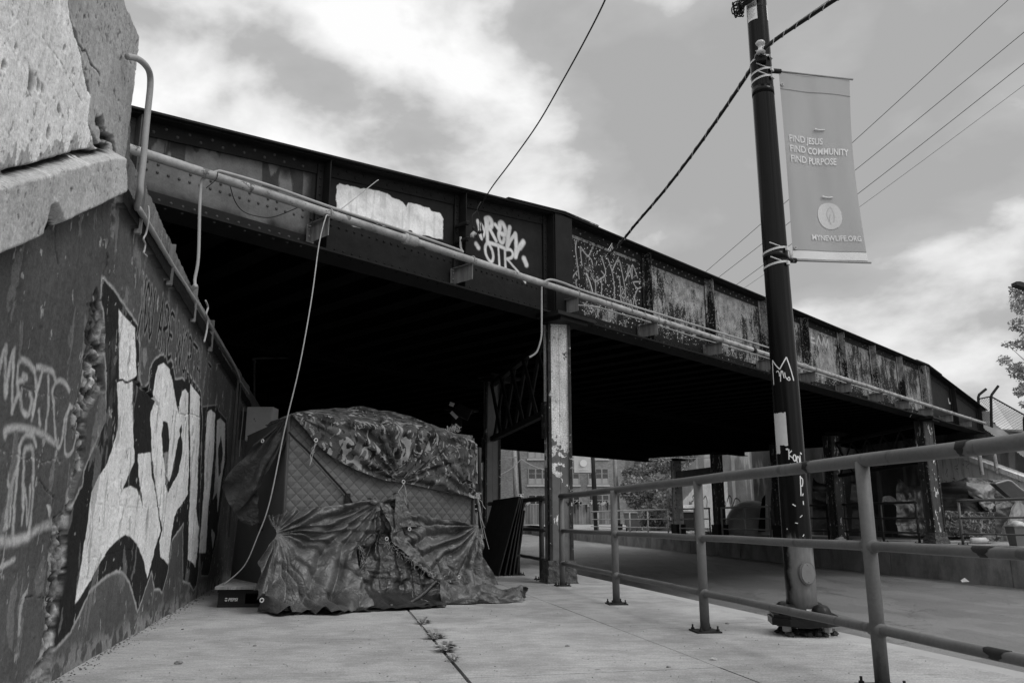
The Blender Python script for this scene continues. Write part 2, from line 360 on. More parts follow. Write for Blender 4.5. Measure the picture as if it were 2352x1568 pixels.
# ================================================================== LEFT ABUTMENT WALL (height field carrying the real paint)
def c1(x, y): return (x*.4028, y*.4028)
def c2(x, y): return (x*.4028, 516.7+y*.4028)
def c3(x, y): return (x*.30424, 1091+y*.30424)
def c6(x, y): return (x*.348, 746.5+y*.348)
def onW(pts, pl=None): return [(pl or WALL).az_(u, v) for (u, v) in pts]
def abutment():
    t = thing('abutment_wall', 'tall cracked concrete wall covered in large graffiti letters, left of the tent', 'wall', WALL.o)
    s = [-3.2]
    while s[-1] < 8.4:
        dist = math.hypot(2.2, max(2.2, 4.4+s[-1])); s.append(s[-1] + max(.0052, .0017*dist))
    s = np.array(s); z = np.arange(-.02, 3.93, .0075); S, Z = np.meshgrid(s, z)
    zs = np.interp(S, [-9, .27, .271, .29, .39, 1.0, 2.5, 5.4, 9], [3.92, 3.92, 3.9, 3.4, 3.13, 3.1, 2.97, 2.91, 2.88])
    wob = (fbm(S*6, Z*6, 5, 1)-.5)
    D = np.zeros(S.shape); V = .100*(.72+.56*fbm(S*1.6, Z*1.6, 5, 7)); G = np.zeros(S.shape); SP = np.zeros(S.shape)
    # band (sloping coping) --------------------------------------------------
    sx = S + wob*.03; low = np.interp(sx, [-3.2, -1.31, -1.02, -.86, .18], [.86, 1.90, 2.07, 2.17, 2.77]); hi = np.interp(sx, [-3.2, -1.42, -.6, -.12, .2], [1.2, 2.21, 2.68, 2.93, 3.08])
    bd = np.minimum(np.minimum(Z-low, hi-Z), (.17-S)+(Z-2.75)*-.55); bd = bd + wob*.012
    notch = sdf(S, Z, onW([(56, 560), (74, 490), (86, 486), (116, 545)])) + wob*.02
    bd = np.minimum(bd, notch); NT_ = (notch < .012) & (Z > low-.01)
    band = sstep(-.004, .05, bd); D += band*.085
    up = sstep(-.01, .01, Z-hi)*(S < .25)
    ub = sdf(S, Z, onW([(-400, 560), (0, 395), (173, 350), (242, 346), (209, 322), (201, 274), (201, 209), (189, 161), (165, 72), (149, 0), (130, -200), (-400, -200)])) + wob*.02
    D += sstep(.0, -.02, ub)*.02
    V = np.where(band > .3, .50, V)
    hb = Z-hi
    drip = .0+.16*np.abs(fbm(S*14, Z*1.2, 3, 3)-.42)*3
    V = np.where((ub < 0), np.where(hb > drip, .80, .42), V)
    V = np.where((ub < 0) & (S < -1.2) & (Z > 2.9+.4*(fbm(S*5, Z*5, 4, 2))), .30, V)
    pier = (ub >= 0) & (band <= .3) & (Z > 2.78-.0*S) & (S > -1.0)
    V = np.where(pier, .40, V)
    V = np.where((S > .30) & (Z > 2.8), .17, V); V = np.where(NT_, .012, V)  # notch coloured near black, the shade inside the hole painted in
    pt_ = sstep(.74, .77, fbm(S*44, Z*30, 3, 2))*(Z > 2.0+.0*S)*((ub < 0)|pier|(band > .3)); V = V*(1-.6*pt_); D -= .006*pt_
    # drips of white over the band
    for (u, v, l) in [(160, 352, .16), (168, 350, .12), (70, 372, .1)]:
        a, zz = WALL.az_(u, v); V = np.where((np.abs(S-a) < .022*(1-(zz-Z)/l)) & (Z < zz) & (Z > zz-l), .62, V)
    # crack grooves ----------------------------------------------------------
    def groove(pts, w, dep, val=.03, rag=.03):
        d = dpoly(S+rag*(fbm(S*9, Z*9, 4, 4)-.5), Z+rag*(fbm(S*9, Z*9, 4, 5)-.5), pts); k = sstep(w, w*.3, d)
        nonlocal D, V; D = D-dep*k; V = V*(1-k)+val*k
    groove(onW([c1(370, 0), c1(410, 180), c1(470, 400), c1(500, 520), c1(500, 690), c1(530, 790), c1(610, 850)]), .034, .05, .015, .10)
    groove(onW([c1(440, 240), c1(480, 300), c1(530, 380), c1(565, 440)]), .009, .015, .05, .05)
    groove(onW([c1(560, 670), c1(600, 780), c1(640, 800), c1(650, 930), c1(660, 980)]), .045, .05, .03, .14)
    groove(onW([c1(0, 980), c1(200, 940), c1(430, 865), c1(600, 860)]), .016, .03, .02, .04)
    groove(onW([(262, 460), (258, 490), (262, 520), (254, 545), (247, 580), (248, 610), (240, 640)]), .018, .03, .015, .10)
    groove(onW([(240, 455), (236, 500), (238, 560)]), .007, .01, .05, .06)
    groove(onW([c1(320, 1290), c1(312, 1400), c1(325, 1500)]), .009, .012, .03, .04)
    groove(onW([c1(200, 170), c1(240, 250), c1(320, 350), c1(380, 450), c1(450, 580)]), .003, .004, .4, .03)
    for (u, v, r) in [(60, 190, .05), (77, 198, .022), (87, 203, .022), (100, 308, .03), (22, 110, .02), (125, 248, .02), (128, 258, .02), (137, 110, .016), (158, 165, .016), (-6, 150, .02), (278, 135, .012), (272, 84, .014)]:
        a, zz = WALL.az_(u, v); d = np.hypot(S-a, (Z-zz)*.8)+wob*.03; k = sstep(r, r*.4, d); D -= .02*k; V = V*(1-.7*k)
    groove(onW([c3(620, 640), c3(760, 600), c3(920, 570), c3(1040, 560)]), .004, .004, .45, .03)
    groove(onW([c3(640, 210), c3(860, 235), c3(1100, 240), c3(1220, 235)]), .003, .004, .35, .03)
    groove(onW([c2(770, 885), c2(800, 920), c2(830, 945), c2(870, 980), c2(900, 1020), c2(915, 1100)]), .016, .02, .03, .05)
    groove(onW([c2(1010, 1000), c2(1030, 1080), c2(1085, 1080), c2(1135, 1090)]), .006, .01, .05, .04)
    groove(onW([c3(300, 20), c3(350, 120), c3(400, 170), c3(380, 260)]), .005, .012, .03, .05)
    groove(onW([c2(850, 1380), c2(960, 1500), c2(1080, 1510), c2(1200, 1530), c2(1260, 1560)]), .003, .004, .3, .04)
    groove(onW([c6(0, 830), c6(120, 860), c6(260, 890), c6(400, 910)]), .004, .006, .3, .06)
    groove(onW([c6(130, 400), c6(260, 450), c6(420, 480)]), .003, .004, .2, .04)
    groove(onW([c3(160, 940), c3(260, 920), c3(350, 900)]), .003, .005, .04, .04)
    # ---- painted letters ---------------------------------------------------
    blotch = fbm(S*22, Z*22, 5, 2)
    def fill(pts, val, soft=.006, rag=.004, wear=.0):
        nonlocal V
        d = sdf(S, Z, pts) + (blotch-.5)*rag*2; k = sstep(soft, -soft, d)
        if wear: k = k*sstep(wear-.02, wear+.02, fbm(S*30, Z*9, 5, 6))
        V = V*(1-k)+val*k
    def stroke(pts, w, val, soft=.5, sm=5, a=1.0):
        nonlocal V
        pts = [tuple(p) for p in spline(pts, sm)] if sm else pts
        x0 = min(p[0] for p in pts)-.2; x1 = max(p[0] for p in pts)+.2
        j0, j1 = np.searchsorted(s, [x0, x1]); sl = np.s_[:, j0:j1]
        d = dpoly(S[sl], Z[sl], pts) + (blotch[sl]-.5)*w*.5; k = a*sstep(w*(1+soft), w*(1-soft), d); V[sl] = V[sl]*(1-k)+val*k
    big = [(237, 640), (262, 668), (290, 712), (313, 745), (318, 765), (319, 868), (330, 895), (343, 880), (345, 850), (355, 830), (368, 818), (380, 815), (395, 832), (402, 872), (408, 872), (418, 869), (424, 876),
           (425, 845), (460, 900), (463, 960), (461, 1100), (460, 1260), (452, 1340), (444, 1353), (436, 1338), (421, 1331), (421, 1199), (410, 1215), (396, 1237), (391, 1270), (386, 1310), (373, 1359), (366, 1350), (354, 1350), (350, 1325), (347, 1309), (328, 1365), (316, 1401),
           (310, 1376), (304, 1353), (297, 1332), (289, 1319), (279, 1310), (268, 1308), (248, 1318), (231, 1331), (219, 1343), (207, 1356), (195, 1380), (182, 1410), (161, 1450), (131, 1483), (118, 1492), (131, 1395), (146, 1319), (152, 1261), (158, 1182),
           (178, 1140), (191, 1118), (197, 1081), (226, 1008), (244, 964), (245, 879), (242, 799), (240, 718), (234, 686)]
    bw = onW(big); stroke(bw+[bw[0]], .018, .40, .7, 0); fill(bw, .022, .008, .006)
    e4 = onW([(465, 935), (500, 930), (503, 945), (520, 965), (521, 1050), (512, 1120), (500, 1220), (480, 1320), (462, 1320), (458, 1200), (463, 1060)])
    stroke(e4+[e4[0]], .014, .25, .7, 0); fill(e4, .022)
    for g_ in ([c2(600, 660), c2(660, 640), c2(655, 860), c2(620, 900)], [c2(620, 900), c2(660, 920), c2(650, 1160), c2(600, 1290), c2(560, 1400), c2(590, 1250), c2(625, 1080)]):
        fill(onW(g_), .06, .03, .02, .45)
    W1 = [(272, 710), (309, 753), (313, 862), (304, 872), (308, 1040), (308, 1060), (292, 1097), (283, 1120), (275, 1141), (283, 1122), (298, 1115), (313, 1123), (322, 1140), (329, 1168), (326, 1137), (317, 1091), (316, 1042), (344, 1038), (348, 1091), (355, 1121), (362, 1167), (364, 1190), (368, 1216), (361, 1243),
          (347, 1289), (337, 1328), (330, 1286), (316, 1249), (301, 1232), (289, 1227), (268, 1240), (252, 1258), (231, 1289), (213, 1325), (189, 1365), (172, 1386), (182, 1322), (195, 1237), (206, 1167), (211, 1130), (228, 1094), (246, 1069), (266, 1000), (272, 980), (268, 879), (274, 871), (274, 774)]
    fill(onW(W1), .80, .005)
    stroke(onW([(268, 876), (280, 872), (290, 878), (306, 871)]), .008, .03, .3)
    W2 = [(351, 903), (358, 859), (366, 839), (377, 833), (389, 847), (397, 879), (403, 920), (409, 950), (412, 920), (417, 899), (425, 893), (433, 903), (434, 1080), (431, 1133), (424, 1148), (408, 1168), (401, 1187), (393, 1230), (387, 1296), (379, 1286), (368, 1278), (366, 1243), (372, 1216), (367, 1190), (364, 1164), (352, 1091), (347, 1040), (345, 960), (347, 944), (355, 923)]
    fill(onW(W2), .80, .005)
    W3 = [(438, 881), (458, 911), (457, 1000), (454, 1121), (451, 1170), (457, 1213), (454, 1261), (448, 1302), (441, 1290), (432, 1284), (434, 1213), (436, 1130), (437, 1081), (437, 960)]
    fill(onW(W3), .78, .005)
    fill(onW([(375, 966), (385, 970), (388, 1012), (386, 1040), (381, 1092), (373, 1040), (370, 1000)]), .025, .005)
    fill(onW([(377, 1085), (388, 1106), (394, 1085), (404, 1030), (409, 1008), (416, 997), (420, 1016), (417, 1050), (409, 1085), (398, 1105), (385, 1132), (379, 1112)]), .025, .005)
    fill(onW([(376, 1040), (386, 1035), (384, 1110), (379, 1120)]), .30, .008, .01, .42)
    stroke(onW([(350, 1060), (356, 1121), (363, 1165), (366, 1190), (370, 1214), (362, 1245)]), .010, .025, .3)
    stroke(onW([(402, 1150), (409, 1097)]), .006, .04, .6)
    fill(onW([(412, 985), (418, 975), (419, 990), (414, 1002)]), .03)
    W4 = [(477, 945), (485, 940), (495, 950), (492, 1040), (487, 1091), (479, 1152), (475, 1228), (472, 1269), (457, 1269), (464, 1182), (470, 1106), (470, 1040)]
    fill(onW(W4), .74, .008)
    W5 = [(499, 965), (506, 960), (517, 972), (515, 1060), (507, 1110), (500, 1175), (488, 1260), (484, 1230), (488, 1150), (494, 1100), (497, 1040)]
    fill(onW(W5), .62, .008)
    fill(onW([(501, 1030), (508, 1000), (511, 1040), (507, 1085), (502, 1095)]), .03, .008)
    fill(onW([(480, 1215), (487, 1150), (497, 1130), (500, 1180), (494, 1230), (486, 1215)]), .03, .01)
    stroke(onW([(327, 1400), (312, 1415)]), .006, .12)
    # light spray patches left of the first letter and oval beside it
    fill(onW([c2(815, 700), c2(835, 700), c2(842, 760), c2(825, 820), c2(812, 770)]), .24, .012)
    fill(onW([c2(570, 930), c2(600, 925), c2(605, 1110), c2(560, 1220), c2(565, 1050)]), .16, .01)
    # tag at the left
    tg = .50
    for p, w in [([(-20, 420), (0, 330), (40, 140), (42, 470)], .013), ([(45, 440), (95, 160), (80, 570)], .013), ([(80, 570), (130, 450), (150, 560), (185, 590), (212, 500), (200, 455)], .013), ([(235, 310), (195, 250), (145, 230), (125, 300), (120, 460)], .014),
                 ([(122, 370), (185, 350), (160, 330)], .013), ([(230, 300), (242, 430), (208, 620)], .013), ([(250, 275), (290, 285), (345, 305), (365, 370)], .014), ([(285, 305), (245, 430), (215, 580)], .013), ([(320, 340), (318, 480), (300, 700)], .013),
                 ([(455, 435), (420, 375), (375, 370), (342, 440), (352, 520)], .013), ([(352, 500), (365, 760), (388, 805), (410, 740), (420, 630), (455, 530)], .013), ([(455, 540), (430, 640), (430, 840), (470, 840), (500, 740), (500, 610), (478, 550), (455, 540)], .011),
                 ([(35, 730), (42, 690), (110, 675), (190, 685), (270, 715), (352, 775)], .016), ([(235, 795), (215, 730), (170, 725), (135, 790), (118, 900), (75, 1060), (48, 1200), (42, 1330)], .014), ([(262, 660), (255, 560)], .01),
                 ([(150, 1190), (158, 860), (185, 810), (215, 830), (215, 1040), (190, 1360), (140, 1400), (88, 1415), (84, 1330), (112, 960)], .014), ([(160, 1050), (143, 1310), (165, 1080), (178, 1315), (196, 1060)], .009),
                 ([(-10, 1428), (80, 1425), (180, 1395), (260, 1335), (335, 1310)], .022), ([(30, 1340), (60, 1060)], .012), ([(55, 990), (50, 1060)], .008), ([(0, 1600), (50, 1570), (90, 1545)], .012), ([(60, 1320), (76, 1100)], .01)]:
        stroke(onW([c6(*q) for q in p]), w, tg, .8, 5, .85)
    # YOU ARE WORTH IT along the top, dark with a pale outline
    ST = {'Y': [[(0, 1), (.45, .55)], [(.95, 1), (.15, 0)]], 'O': [[(.5, 1), (.1, .75), (.08, .3), (.5, 0), (.9, .3), (.9, .75), (.5, 1)]], 'U': [[(.05, 1), (.08, .3), (.45, 0), (.85, .25), (.9, 1)]], 'A': [[(0, 0), (.4, 1), (.5, 1), (.9, 0)], [(.15, .4), (.8, .4)]],
          'R': [[(.1, 0), (.1, 1), (.8, .9), (.75, .6), (.1, .5)], [(.3, .5), (.9, 0)]], 'E': [[(.85, 1), (.1, .95), (.1, 0), (.85, .05)], [(.1, .5), (.7, .5)]], 'W': [[(0, 1), (.2, 0), (.5, .7), (.75, 0), (1, 1)]], 'T': [[(0, 1), (1, 1)], [(.5, 1), (.5, 0)]],
          'H': [[(.1, 1), (.1, 0)], [(.9, 1), (.85, 0)], [(.1, .5), (.9, .5)]], 'I': [[(.5, 1), (.5, 0)]]}
    x = 1.02
    for wd, h, lw in (('YOU', .37, .16), ('ARE', .36, .20), ('WORTH', .36, .27), ('IT', .34, .26)):
        for ch in wd:
            for pas in (0, 1):
                for stp in ST[ch]:
                    pts = [(x+lw*.82*q[0], 2.52-.012*(x-1)-h*(1-q[1])-.06*(ch == 'Y')*(1-q[1])) for q in stp]
                    stroke(pts, .036 if pas == 0 else .017, .24 if pas == 0 else .012, .3, 3)
            x += lw
        x += .16
    # ---- broken strip: bare rough concrete ---------------------------------
    sp = onW([(224, 655), (234, 690), (240, 740), (241, 870), (243, 900), (222, 912), (205, 960), (197, 1000), (192, 1060), (178, 1100), (168, 1140), (158, 1200), (156, 1270), (146, 1340), (135, 1400), (128, 1470), (110, 1568), (92, 1640), (55, 1640), (70, 1568), (88, 1510), (100, 1440), (103, 1350),
              (118, 1240), (125, 1190), (148, 1170), (158, 1110), (172, 1060), (176, 1000), (160, 960), (186, 900), (192, 850), (198, 800), (196, 760), (205, 720), (196, 690), (210, 690)])
    d = sdf(S, Z, sp) + (fbm(S*7, Z*7, 6, 3)-.5)*.11
    k = sstep(.006, -.006, d); deep = sstep(0, -.08, d)
    rough = fbm(S*24, Z*24, 6, 5); rg = np.clip((rough-.3)*2.5, 0, 1); D -= k*(.016+.032*deep*(1-rg)*.7+.02*(1-rg)); sv = .03+.36*rg**1.7*(.4+1.2*fbm(S*3, Z*2, 3, 3))  # deeper hollows coloured darker, their shadows put into the concrete tone
    lump = sstep(.50, .60, fbm(S*6, Z*4, 4, 1)); sv = sv*(1-.75*lump*(Z > 1.7))
    V = V*(1-k)+sv*k; SP = k
    for q, val in (([(213, 845), (219, 838), (229, 842), (230, 855), (224, 864), (215, 858)], .55), ([(219, 868), (228, 862), (226, 884), (216, 900)], .6), ([(106, 1160), (116, 1165), (112, 1190), (108, 1182)], .55), ([(181, 1080), (187, 1072), (188, 1083), (183, 1092)], .05)):
        fill(onW(q), val, .004, .01)
    # shallow peeled patches and dribbles all over the lower wall
    lowm = (Z < low) | (S > .2)
    pk = sstep(.66, .675, fbm(S*9+3, Z*3.2, 6, 2))*lowm; V = V*(1-.5*pk)+.24*.5*pk
    pk2 = sstep(.77, .78, fbm(S*26, Z*9, 4, 6))*lowm; V = V*(1-pk2)+.34*pk2
    # pale worn foot of the wall
    ft = sstep(.12, .0, Z-.05*fbm(S*4, Z, 3, 2)-.02)*sstep(.42, .5, fbm(S*14, Z*14, 4, 4)); V = V*(1-ft)+.26*ft
    # trim strip
    tz = 2.79-.027*(S-.3); tr = (np.abs(Z-tz) < .065) & (S > .2); D = np.where(tr, .045, D); V = np.where(tr, .010, V)
    D += (fbm(S*2.2, Z*2.2, 4, 4)-.5)*.02 + (fbm(S*22, Z*22, 4, 6)-.5)*.010
    P = WALL.o[None, None]+S[..., None]*WALL.e+D[..., None]*WALL.n; P[..., 2] = Z
    keep = (Z < zs+wob*.05)[:-1, :-1]
    def wm():
        m, tr_, b = base_mat('painted_concrete', .82, spec=.3); a = attr_rgb(tr_); v = tcoord(tr_)
        c = mth(tr_, 'MULTIPLY', a[0], maprange(tr_, noi(tr_, v, 1.6, 5), .3, .7, .82, 1.14, False))
        c = mth(tr_, 'MULTIPLY', c, maprange(tr_, noi(tr_, tcoord(tr_, (14, 14, .8)), 1.6, 6, .7), .35, .72, 1.12, .80, False))
        f = noi(tr_, v, 60, 6, .85); c = mth(tr_, 'MULTIPLY', c, maprange(tr_, f, .33, .67, .62, 1.28, False))
        pit = maprange(tr_, vor(tr_, v, 26), .03, .13, 0, 1); pk_ = maprange(tr_, noi(tr_, v, 5, 3), .42, .6, 1, 0)
        pp = mth(tr_, 'MAXIMUM', pit, pk_); c = mth(tr_, 'MULTIPLY', c, maprange(tr_, pp, 0, 1, .45, 1, False))
        chip = maprange(tr_, noi(tr_, tcoord(tr_, (1, 1, .35)), 16, 7, .75), .685, .70, 0, .6); c = mixv(tr_, chip, c, .17)
        tr_.links.new(c, b.inputs['Base Color']); n = bump(tr_, b, f, .8, .010); bump(tr_, b, pp, .5, .008, n); return m
    mw = wm(); MATS['painted_concrete'] = mw
    mb = MB(); mb.grid(P, np.stack([V, G, SP], -1), keep); mb.build('wall_face', mw, t, True)
    mc = M('wall_core', .16, .9, .3, 3, .5, 60)
    e, n = WALL.e, WALL.n; bk = MB()
    bk.prism([WALL.P(a, zz, -.09) for a, zz in [(-3.2, -.4), (.25, -.4), (.25, 3.915), (-3.2, 3.915)]], -n*1.3)
    bk.prism([WALL.P(a, zz, -.05) for a, zz in [(.25, -.4), (8.4, -.4), (8.4, 2.86), (2.6, 2.93), (1, 3.06), (.39, 3.09), (.25, 3.3)]], -n*1.3)
    bk.build('core', mc, t)
    ex = MB(); ex.prism([WALL.P(a, zz, 0) for a, zz in [(8.4, -.4), (40, -.4), (40, 2.8), (8.4, 2.88)]], -n*1.3)
    ex.prism([WALL.P(a, zz, 0) for a, zz in [(-12, -.4), (-3.2, -.4), (-3.2, 3.91), (-12, 3.91)]], -n*1.3)
    ex.build('wall_end', M('dim_paint', .10, .85, .4, 1.2, .5, 40, streak=True), t)
    back = MB(); back.prism([WALL.P(a, zz, -1.15) for a, zz in [(1.6, 2.7), (40, 2.7), (40, 4.5), (1.6, 4.5)]], -n*6)
    back.build('back_wall', mc, t)
    bank = MB(); bank.obox(WALL.P(-12, -1, -1.39), e*52, -n*10, (0, 0, 3.6)); bank.build('bank', m_dirt, t)  # unseen earth block, added to stop light coming in behind the wall
abutment()
# ================================================================== BRIDGE
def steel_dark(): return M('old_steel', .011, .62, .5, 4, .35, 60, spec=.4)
def peel_steel(name='peeling_steel'):
    m, t, b = base_mat(name, .6, spec=.22); a = attr_rgb(t); v = tcoord(t)
    base = mth(t, 'MULTIPLY', a[0], maprange(t, noi(t, v, 5, 6), .3, .7, .75, 1.2, False))
    fine = noi(t, v, 55, 4); base = mth(t, 'MULTIPLY', base, maprange(t, fine, .25, .75, .85, 1.12, False))
    # peeling light paint where the mask says so
    st = noi(t, tcoord(t, (1, 1, .30)), 6.5, 9, .8); sp = noi(t, v, 34, 5, .75)
    big = noi(t, v, .9, 3)
    q = mth(t, 'ADD', mth(t, 'MULTIPLY', st, .62), mth(t, 'MULTIPLY', sp, .38)); q = mth(t, 'ADD', q, mth(t, 'MULTIPLY', mth(t, 'SUBTRACT', big, .5), .55))
    q = mth(t, 'ADD', q, a[2])
    k = mth(t, 'MULTIPLY', maprange(t, q, .485, .50, 0, 1), a[1])
    lt = mth(t, 'MULTIPLY', maprange(t, noi(t, v, 7, 5), .3, .7, .10, .32, False), maprange(t, fine, .35, .65, .6, 1.25, False))
    fl = maprange(t, vor(t, v, 24), .22, .27, 1, 0); fk = mth(t, 'MULTIPLY', mth(t, 'MULTIPLY', fl, a[1]), mth(t, 'MULTIPLY', maprange(t, noi(t, v, 9, 4), .44, .50, 0, 1), maprange(t, a[2], .0, -.04, .35, 1)))
    c = mixv(t, k, base, lt); c = mixv(t, mth(t, 'MULTIPLY', fk, .8), c, .62)
    t.links.new(c, b.inputs['Base Color']); n = bump(t, b, k, .5, .004); bump(t, b, fine, .3, .004, n); MATS[name] = m; return m
def topz(t): return float(np.interp(t, [-9, 0, 16.4, 22.3, 26], [4.17, 5.23, 5.23, 4.5, 4.1]))
STIFF = [-6.02, -3.98, -1.93, .0, 2.28, 4.3, 6.4, 8.35, 10.35, 12.35, 14.3, 16.35, 18.95, 21.7]
def girder():
    T = thing('plate_girder', 'long riveted steel girder with spray painted name and pale patch, spanning the street', 'bridge girder', GIR.P(0, 3.7))
    ts = [-6.35]
    while ts[-1] < 22.3: ts.append(ts[-1] + (.0085 if ts[-1] < 2.6 else .018))
    ts = np.array(ts); zz = np.arange(0, 1.0001, 1/170); A, B = np.meshgrid(ts, zz)
    TZ = np.interp(A, [-9, 0, 16.4, 22.3], [4.17, 5.23, 5.23, 4.5]); Z = 3.7 + (TZ-.01-3.7)*B
    V = np.full(A.shape, .014); Gm = np.zeros(A.shape); Bm = np.zeros(A.shape)
    bl = fbm(A*20, Z*20, 5, 2)-.5
    def az(pts): return [GIR.az_(u, v) for (u, v) in pts]
    # first bay: grey paint, dark at its edges
    p1 = (A < -4.12) & (A > -6.3)
    dk = fbm(A*5, Z*2.2, 5, 3)
    edge = np.minimum(np.minimum(A+6.05, -4.12-A), np.minimum(TZ-.17-Z, Z-3.84))
    g1 = .11*sstep(-.05, .10, edge + (dk-.5)*.22)+.02
    V = np.where(p1, g1, V); stn = sstep(.56, .62, fbm(A*9, Z*1.6, 5, 4))*(Z > 4.25); V = np.where(p1, V*(1-.7*stn), V)
    # white patch
    wp = az([(773, 428), (779, 420), (790, 424), (830, 433), (870, 438), (890, 446), (905, 455), (925, 463), (933, 474), (937, 464), (960, 470), (985, 478), (990, 484), (1010, 490), (1018, 503), (1017, 549), (1000, 547), (985, 541), (965, 540), (950, 535), (945, 530), (920, 530), (900, 524), (870, 514), (852, 507), (838, 498), (815, 494), (800, 489), (773, 482)])
    d = sdf(A, Z, wp) + bl*.03; k = sstep(.004, -.004, d); str_ = sstep(.60, .64, fbm(A*18, Z*1.1, 5, 5))*sstep(.30, .0, np.abs(-d-.05))
    V = V*(1-k)+(.74-.12*str_)*k
    for pts in ([(805, 515), (828, 519), (828, 524), (812, 520)], [(848, 524), (851, 524), (850, 530)]):
        k = sstep(.004, -.004, sdf(A, Z, az(pts))+bl*.01); V = V*(1-k)+.7*k
    def st(pts, w, val=.55, soft=.5, a=1.0, sm=5):
        nonlocal V
        p = [tuple(q) for q in spline(az(pts), sm)]; x0 = min(q[0] for q in p)-.15; x1 = max(q[0] for q in p)+.15
        j0, j1 = np.searchsorted(ts, [x0, x1]); sl = np.s_[:, j0:j1]
        d = dpoly(A[sl], Z[sl], p)+bl[sl]*w*.3; k = a*sstep(w*(1+soft), w*(1-soft), d); V[sl] = V[sl]*(1-k)+val*k
    q5 = lambda L: [(1062.3+x*.1465, 459.4+y*.1465) for x, y in L]
    for L, w in [([(237, 330), (262, 440), (285, 560), (300, 602)], .026), ([(250, 330), (300, 390), (335, 460), (338, 530), (305, 600)], .022),
                 ([(365, 300), (375, 420), (388, 520), (392, 650)], .028), ([(370, 300), (420, 290), (458, 350), (445, 420), (390, 440)], .036), ([(420, 440), (470, 530), (528, 640)], .026), ([(390, 300), (380, 420)], .04),
                 ([(512, 385), (540, 420), (572, 455)], .028), ([(585, 450), (590, 370), (630, 370), (670, 460), (665, 540), (620, 530)], .036), ([(580, 470), (570, 560), (590, 640), (630, 668), (655, 610)], .028),
                 ([(742, 430), (720, 560), (698, 735)], .034), ([(700, 740), (760, 620), (828, 530)], .026), ([(830, 530), (842, 700), (832, 890)], .034), ([(838, 880), (880, 770), (935, 690)], .028), ([(900, 740), (955, 660)], .042),
                 ([(400, 665), (362, 720), (362, 820), (400, 920), (455, 968), (482, 900), (465, 790), (400, 665)], .022), ([(400, 665), (520, 700), (655, 755)], .026), ([(558, 700), (570, 860), (582, 1060)], .017),
                 ([(665, 770), (668, 920), (678, 1090)], .02), ([(670, 780), (750, 780), (790, 840), (770, 900), (700, 925)], .022), ([(705, 930), (790, 1030), (890, 1145), (985, 1290)], .017),
                 ([(215, 690), (250, 745)], .033), ([(965, 920), (1000, 1010)], .042)]:
        st(q5(L), w)
    # second span: peeling paint with thin tags
    pm = (A > .33) & (A < 16.4); Gm = np.where(pm, 1.0, 0.0); Bm = np.where((A > .33) & (A < 2.2) & (Z > 4.05) & (Z < 5.02), -.085, 0.0)
    Bm = np.where(pm & (Z < 4.03), -.035, Bm); Bm = np.where(pm & (Z > 5.03), .03, Bm)
    Bm += np.where(pm & (A > 2.3) & (Z > 4.1), .012, 0)
    V = np.where(pm, .014, V)
    q4 = lambda L: [(1286.2+x*.1465, 493.8+y*.1465) for x, y in L]
    tags = [[(255, 420), (245, 530), (270, 750), (290, 900), (300, 1000)], [(270, 880), (210, 960), (165, 1100)], [(345, 790), (330, 650), (320, 500), (370, 570), (440, 640), (490, 560), (520, 490)],
            [(440, 640), (500, 720), (510, 830), (450, 880), (390, 830)], [(490, 950), (550, 1050), (560, 1180), (555, 1250)], [(555, 1050), (690, 960), (715, 880), (680, 750), (660, 650)], [(750, 680), (815, 880), (850, 1100), (855, 1250), (840, 1340)],
            [(815, 880), (870, 760), (920, 660)], [(905, 740), (935, 720), (990, 980), (1020, 1150), (1020, 1290), (960, 1260), (940, 1050), (920, 960), (895, 980)], [(1060, 910), (1085, 790), (1130, 1000), (1135, 780), (1215, 980)],
            [(1265, 1045), (1160, 1050), (1165, 1090), (1220, 1150), (1290, 1120)], [(1220, 1150), (1170, 1280), (1140, 1440)], [(1165, 1290), (1215, 1480)], [(650, 880), (700, 950), (715, 1060)], [(640, 990), (655, 1100), (650, 1260)], [(1020, 1030), (1060, 940), (1110, 840)],
            [(265, 1010), (250, 1060), (270, 1130)], [(1095, 1440), (1095, 1350), (1115, 1340), (1120, 1440)], [(160, 1110), (165, 1080)], [(940, 1250), (975, 1390)]]
    for L in tags:
        p = [tuple(q) for q in spline(az(q4(L)), 4)]; x0 = min(q[0] for q in p)-.1; x1 = max(q[0] for q in p)+.1
        j0, j1 = np.searchsorted(ts, [x0, x1]); sl = np.s_[:, j0:j1]; d = dpoly(A[sl], Z[sl], p); k = .8*sstep(.016, .006, d)
        V[sl] = V[sl]*(1-k)+.34*k; Gm[sl] = np.where(d < .016, 0, Gm[sl])
    for L in [[(1847, 757), (1852, 770), (1853, 787)], [(1858, 760), (1852, 770)], [(1863, 766), (1863, 785), (1872, 788)], [(1863, 775), (1870, 777)], [(1876, 790), (1880, 772), (1885, 790)], [(1889, 792), (1892, 776), (1897, 796), (1901, 780), (1904, 800)], [(2118+60, 915), (2118+62, 925), (2190, 928)]]:
        p = az(L); x0 = min(q[0] for q in p)-.1; x1 = max(q[0] for q in p)+.1; j0, j1 = np.searchsorted(ts, [x0, x1]); sl = np.s_[:, j0:j1]
        k = .8*sstep(.04, .015, dpoly(A[sl], Z[sl], p)); V[sl] = V[sl]*(1-k)+.5*k; Gm[sl] *= (1-k)
    P = GIR.o[None, None]+A[..., None]*GIR.e+ (bl*.004)[..., None]*GIR.n; P[..., 2] = Z
    mp = peel_steel(); sd_ = steel_dark()
    wb = MB(); wb.grid(P, np.stack([V, Gm, Bm], -1)); web = wb.build('web', mp, T, True)
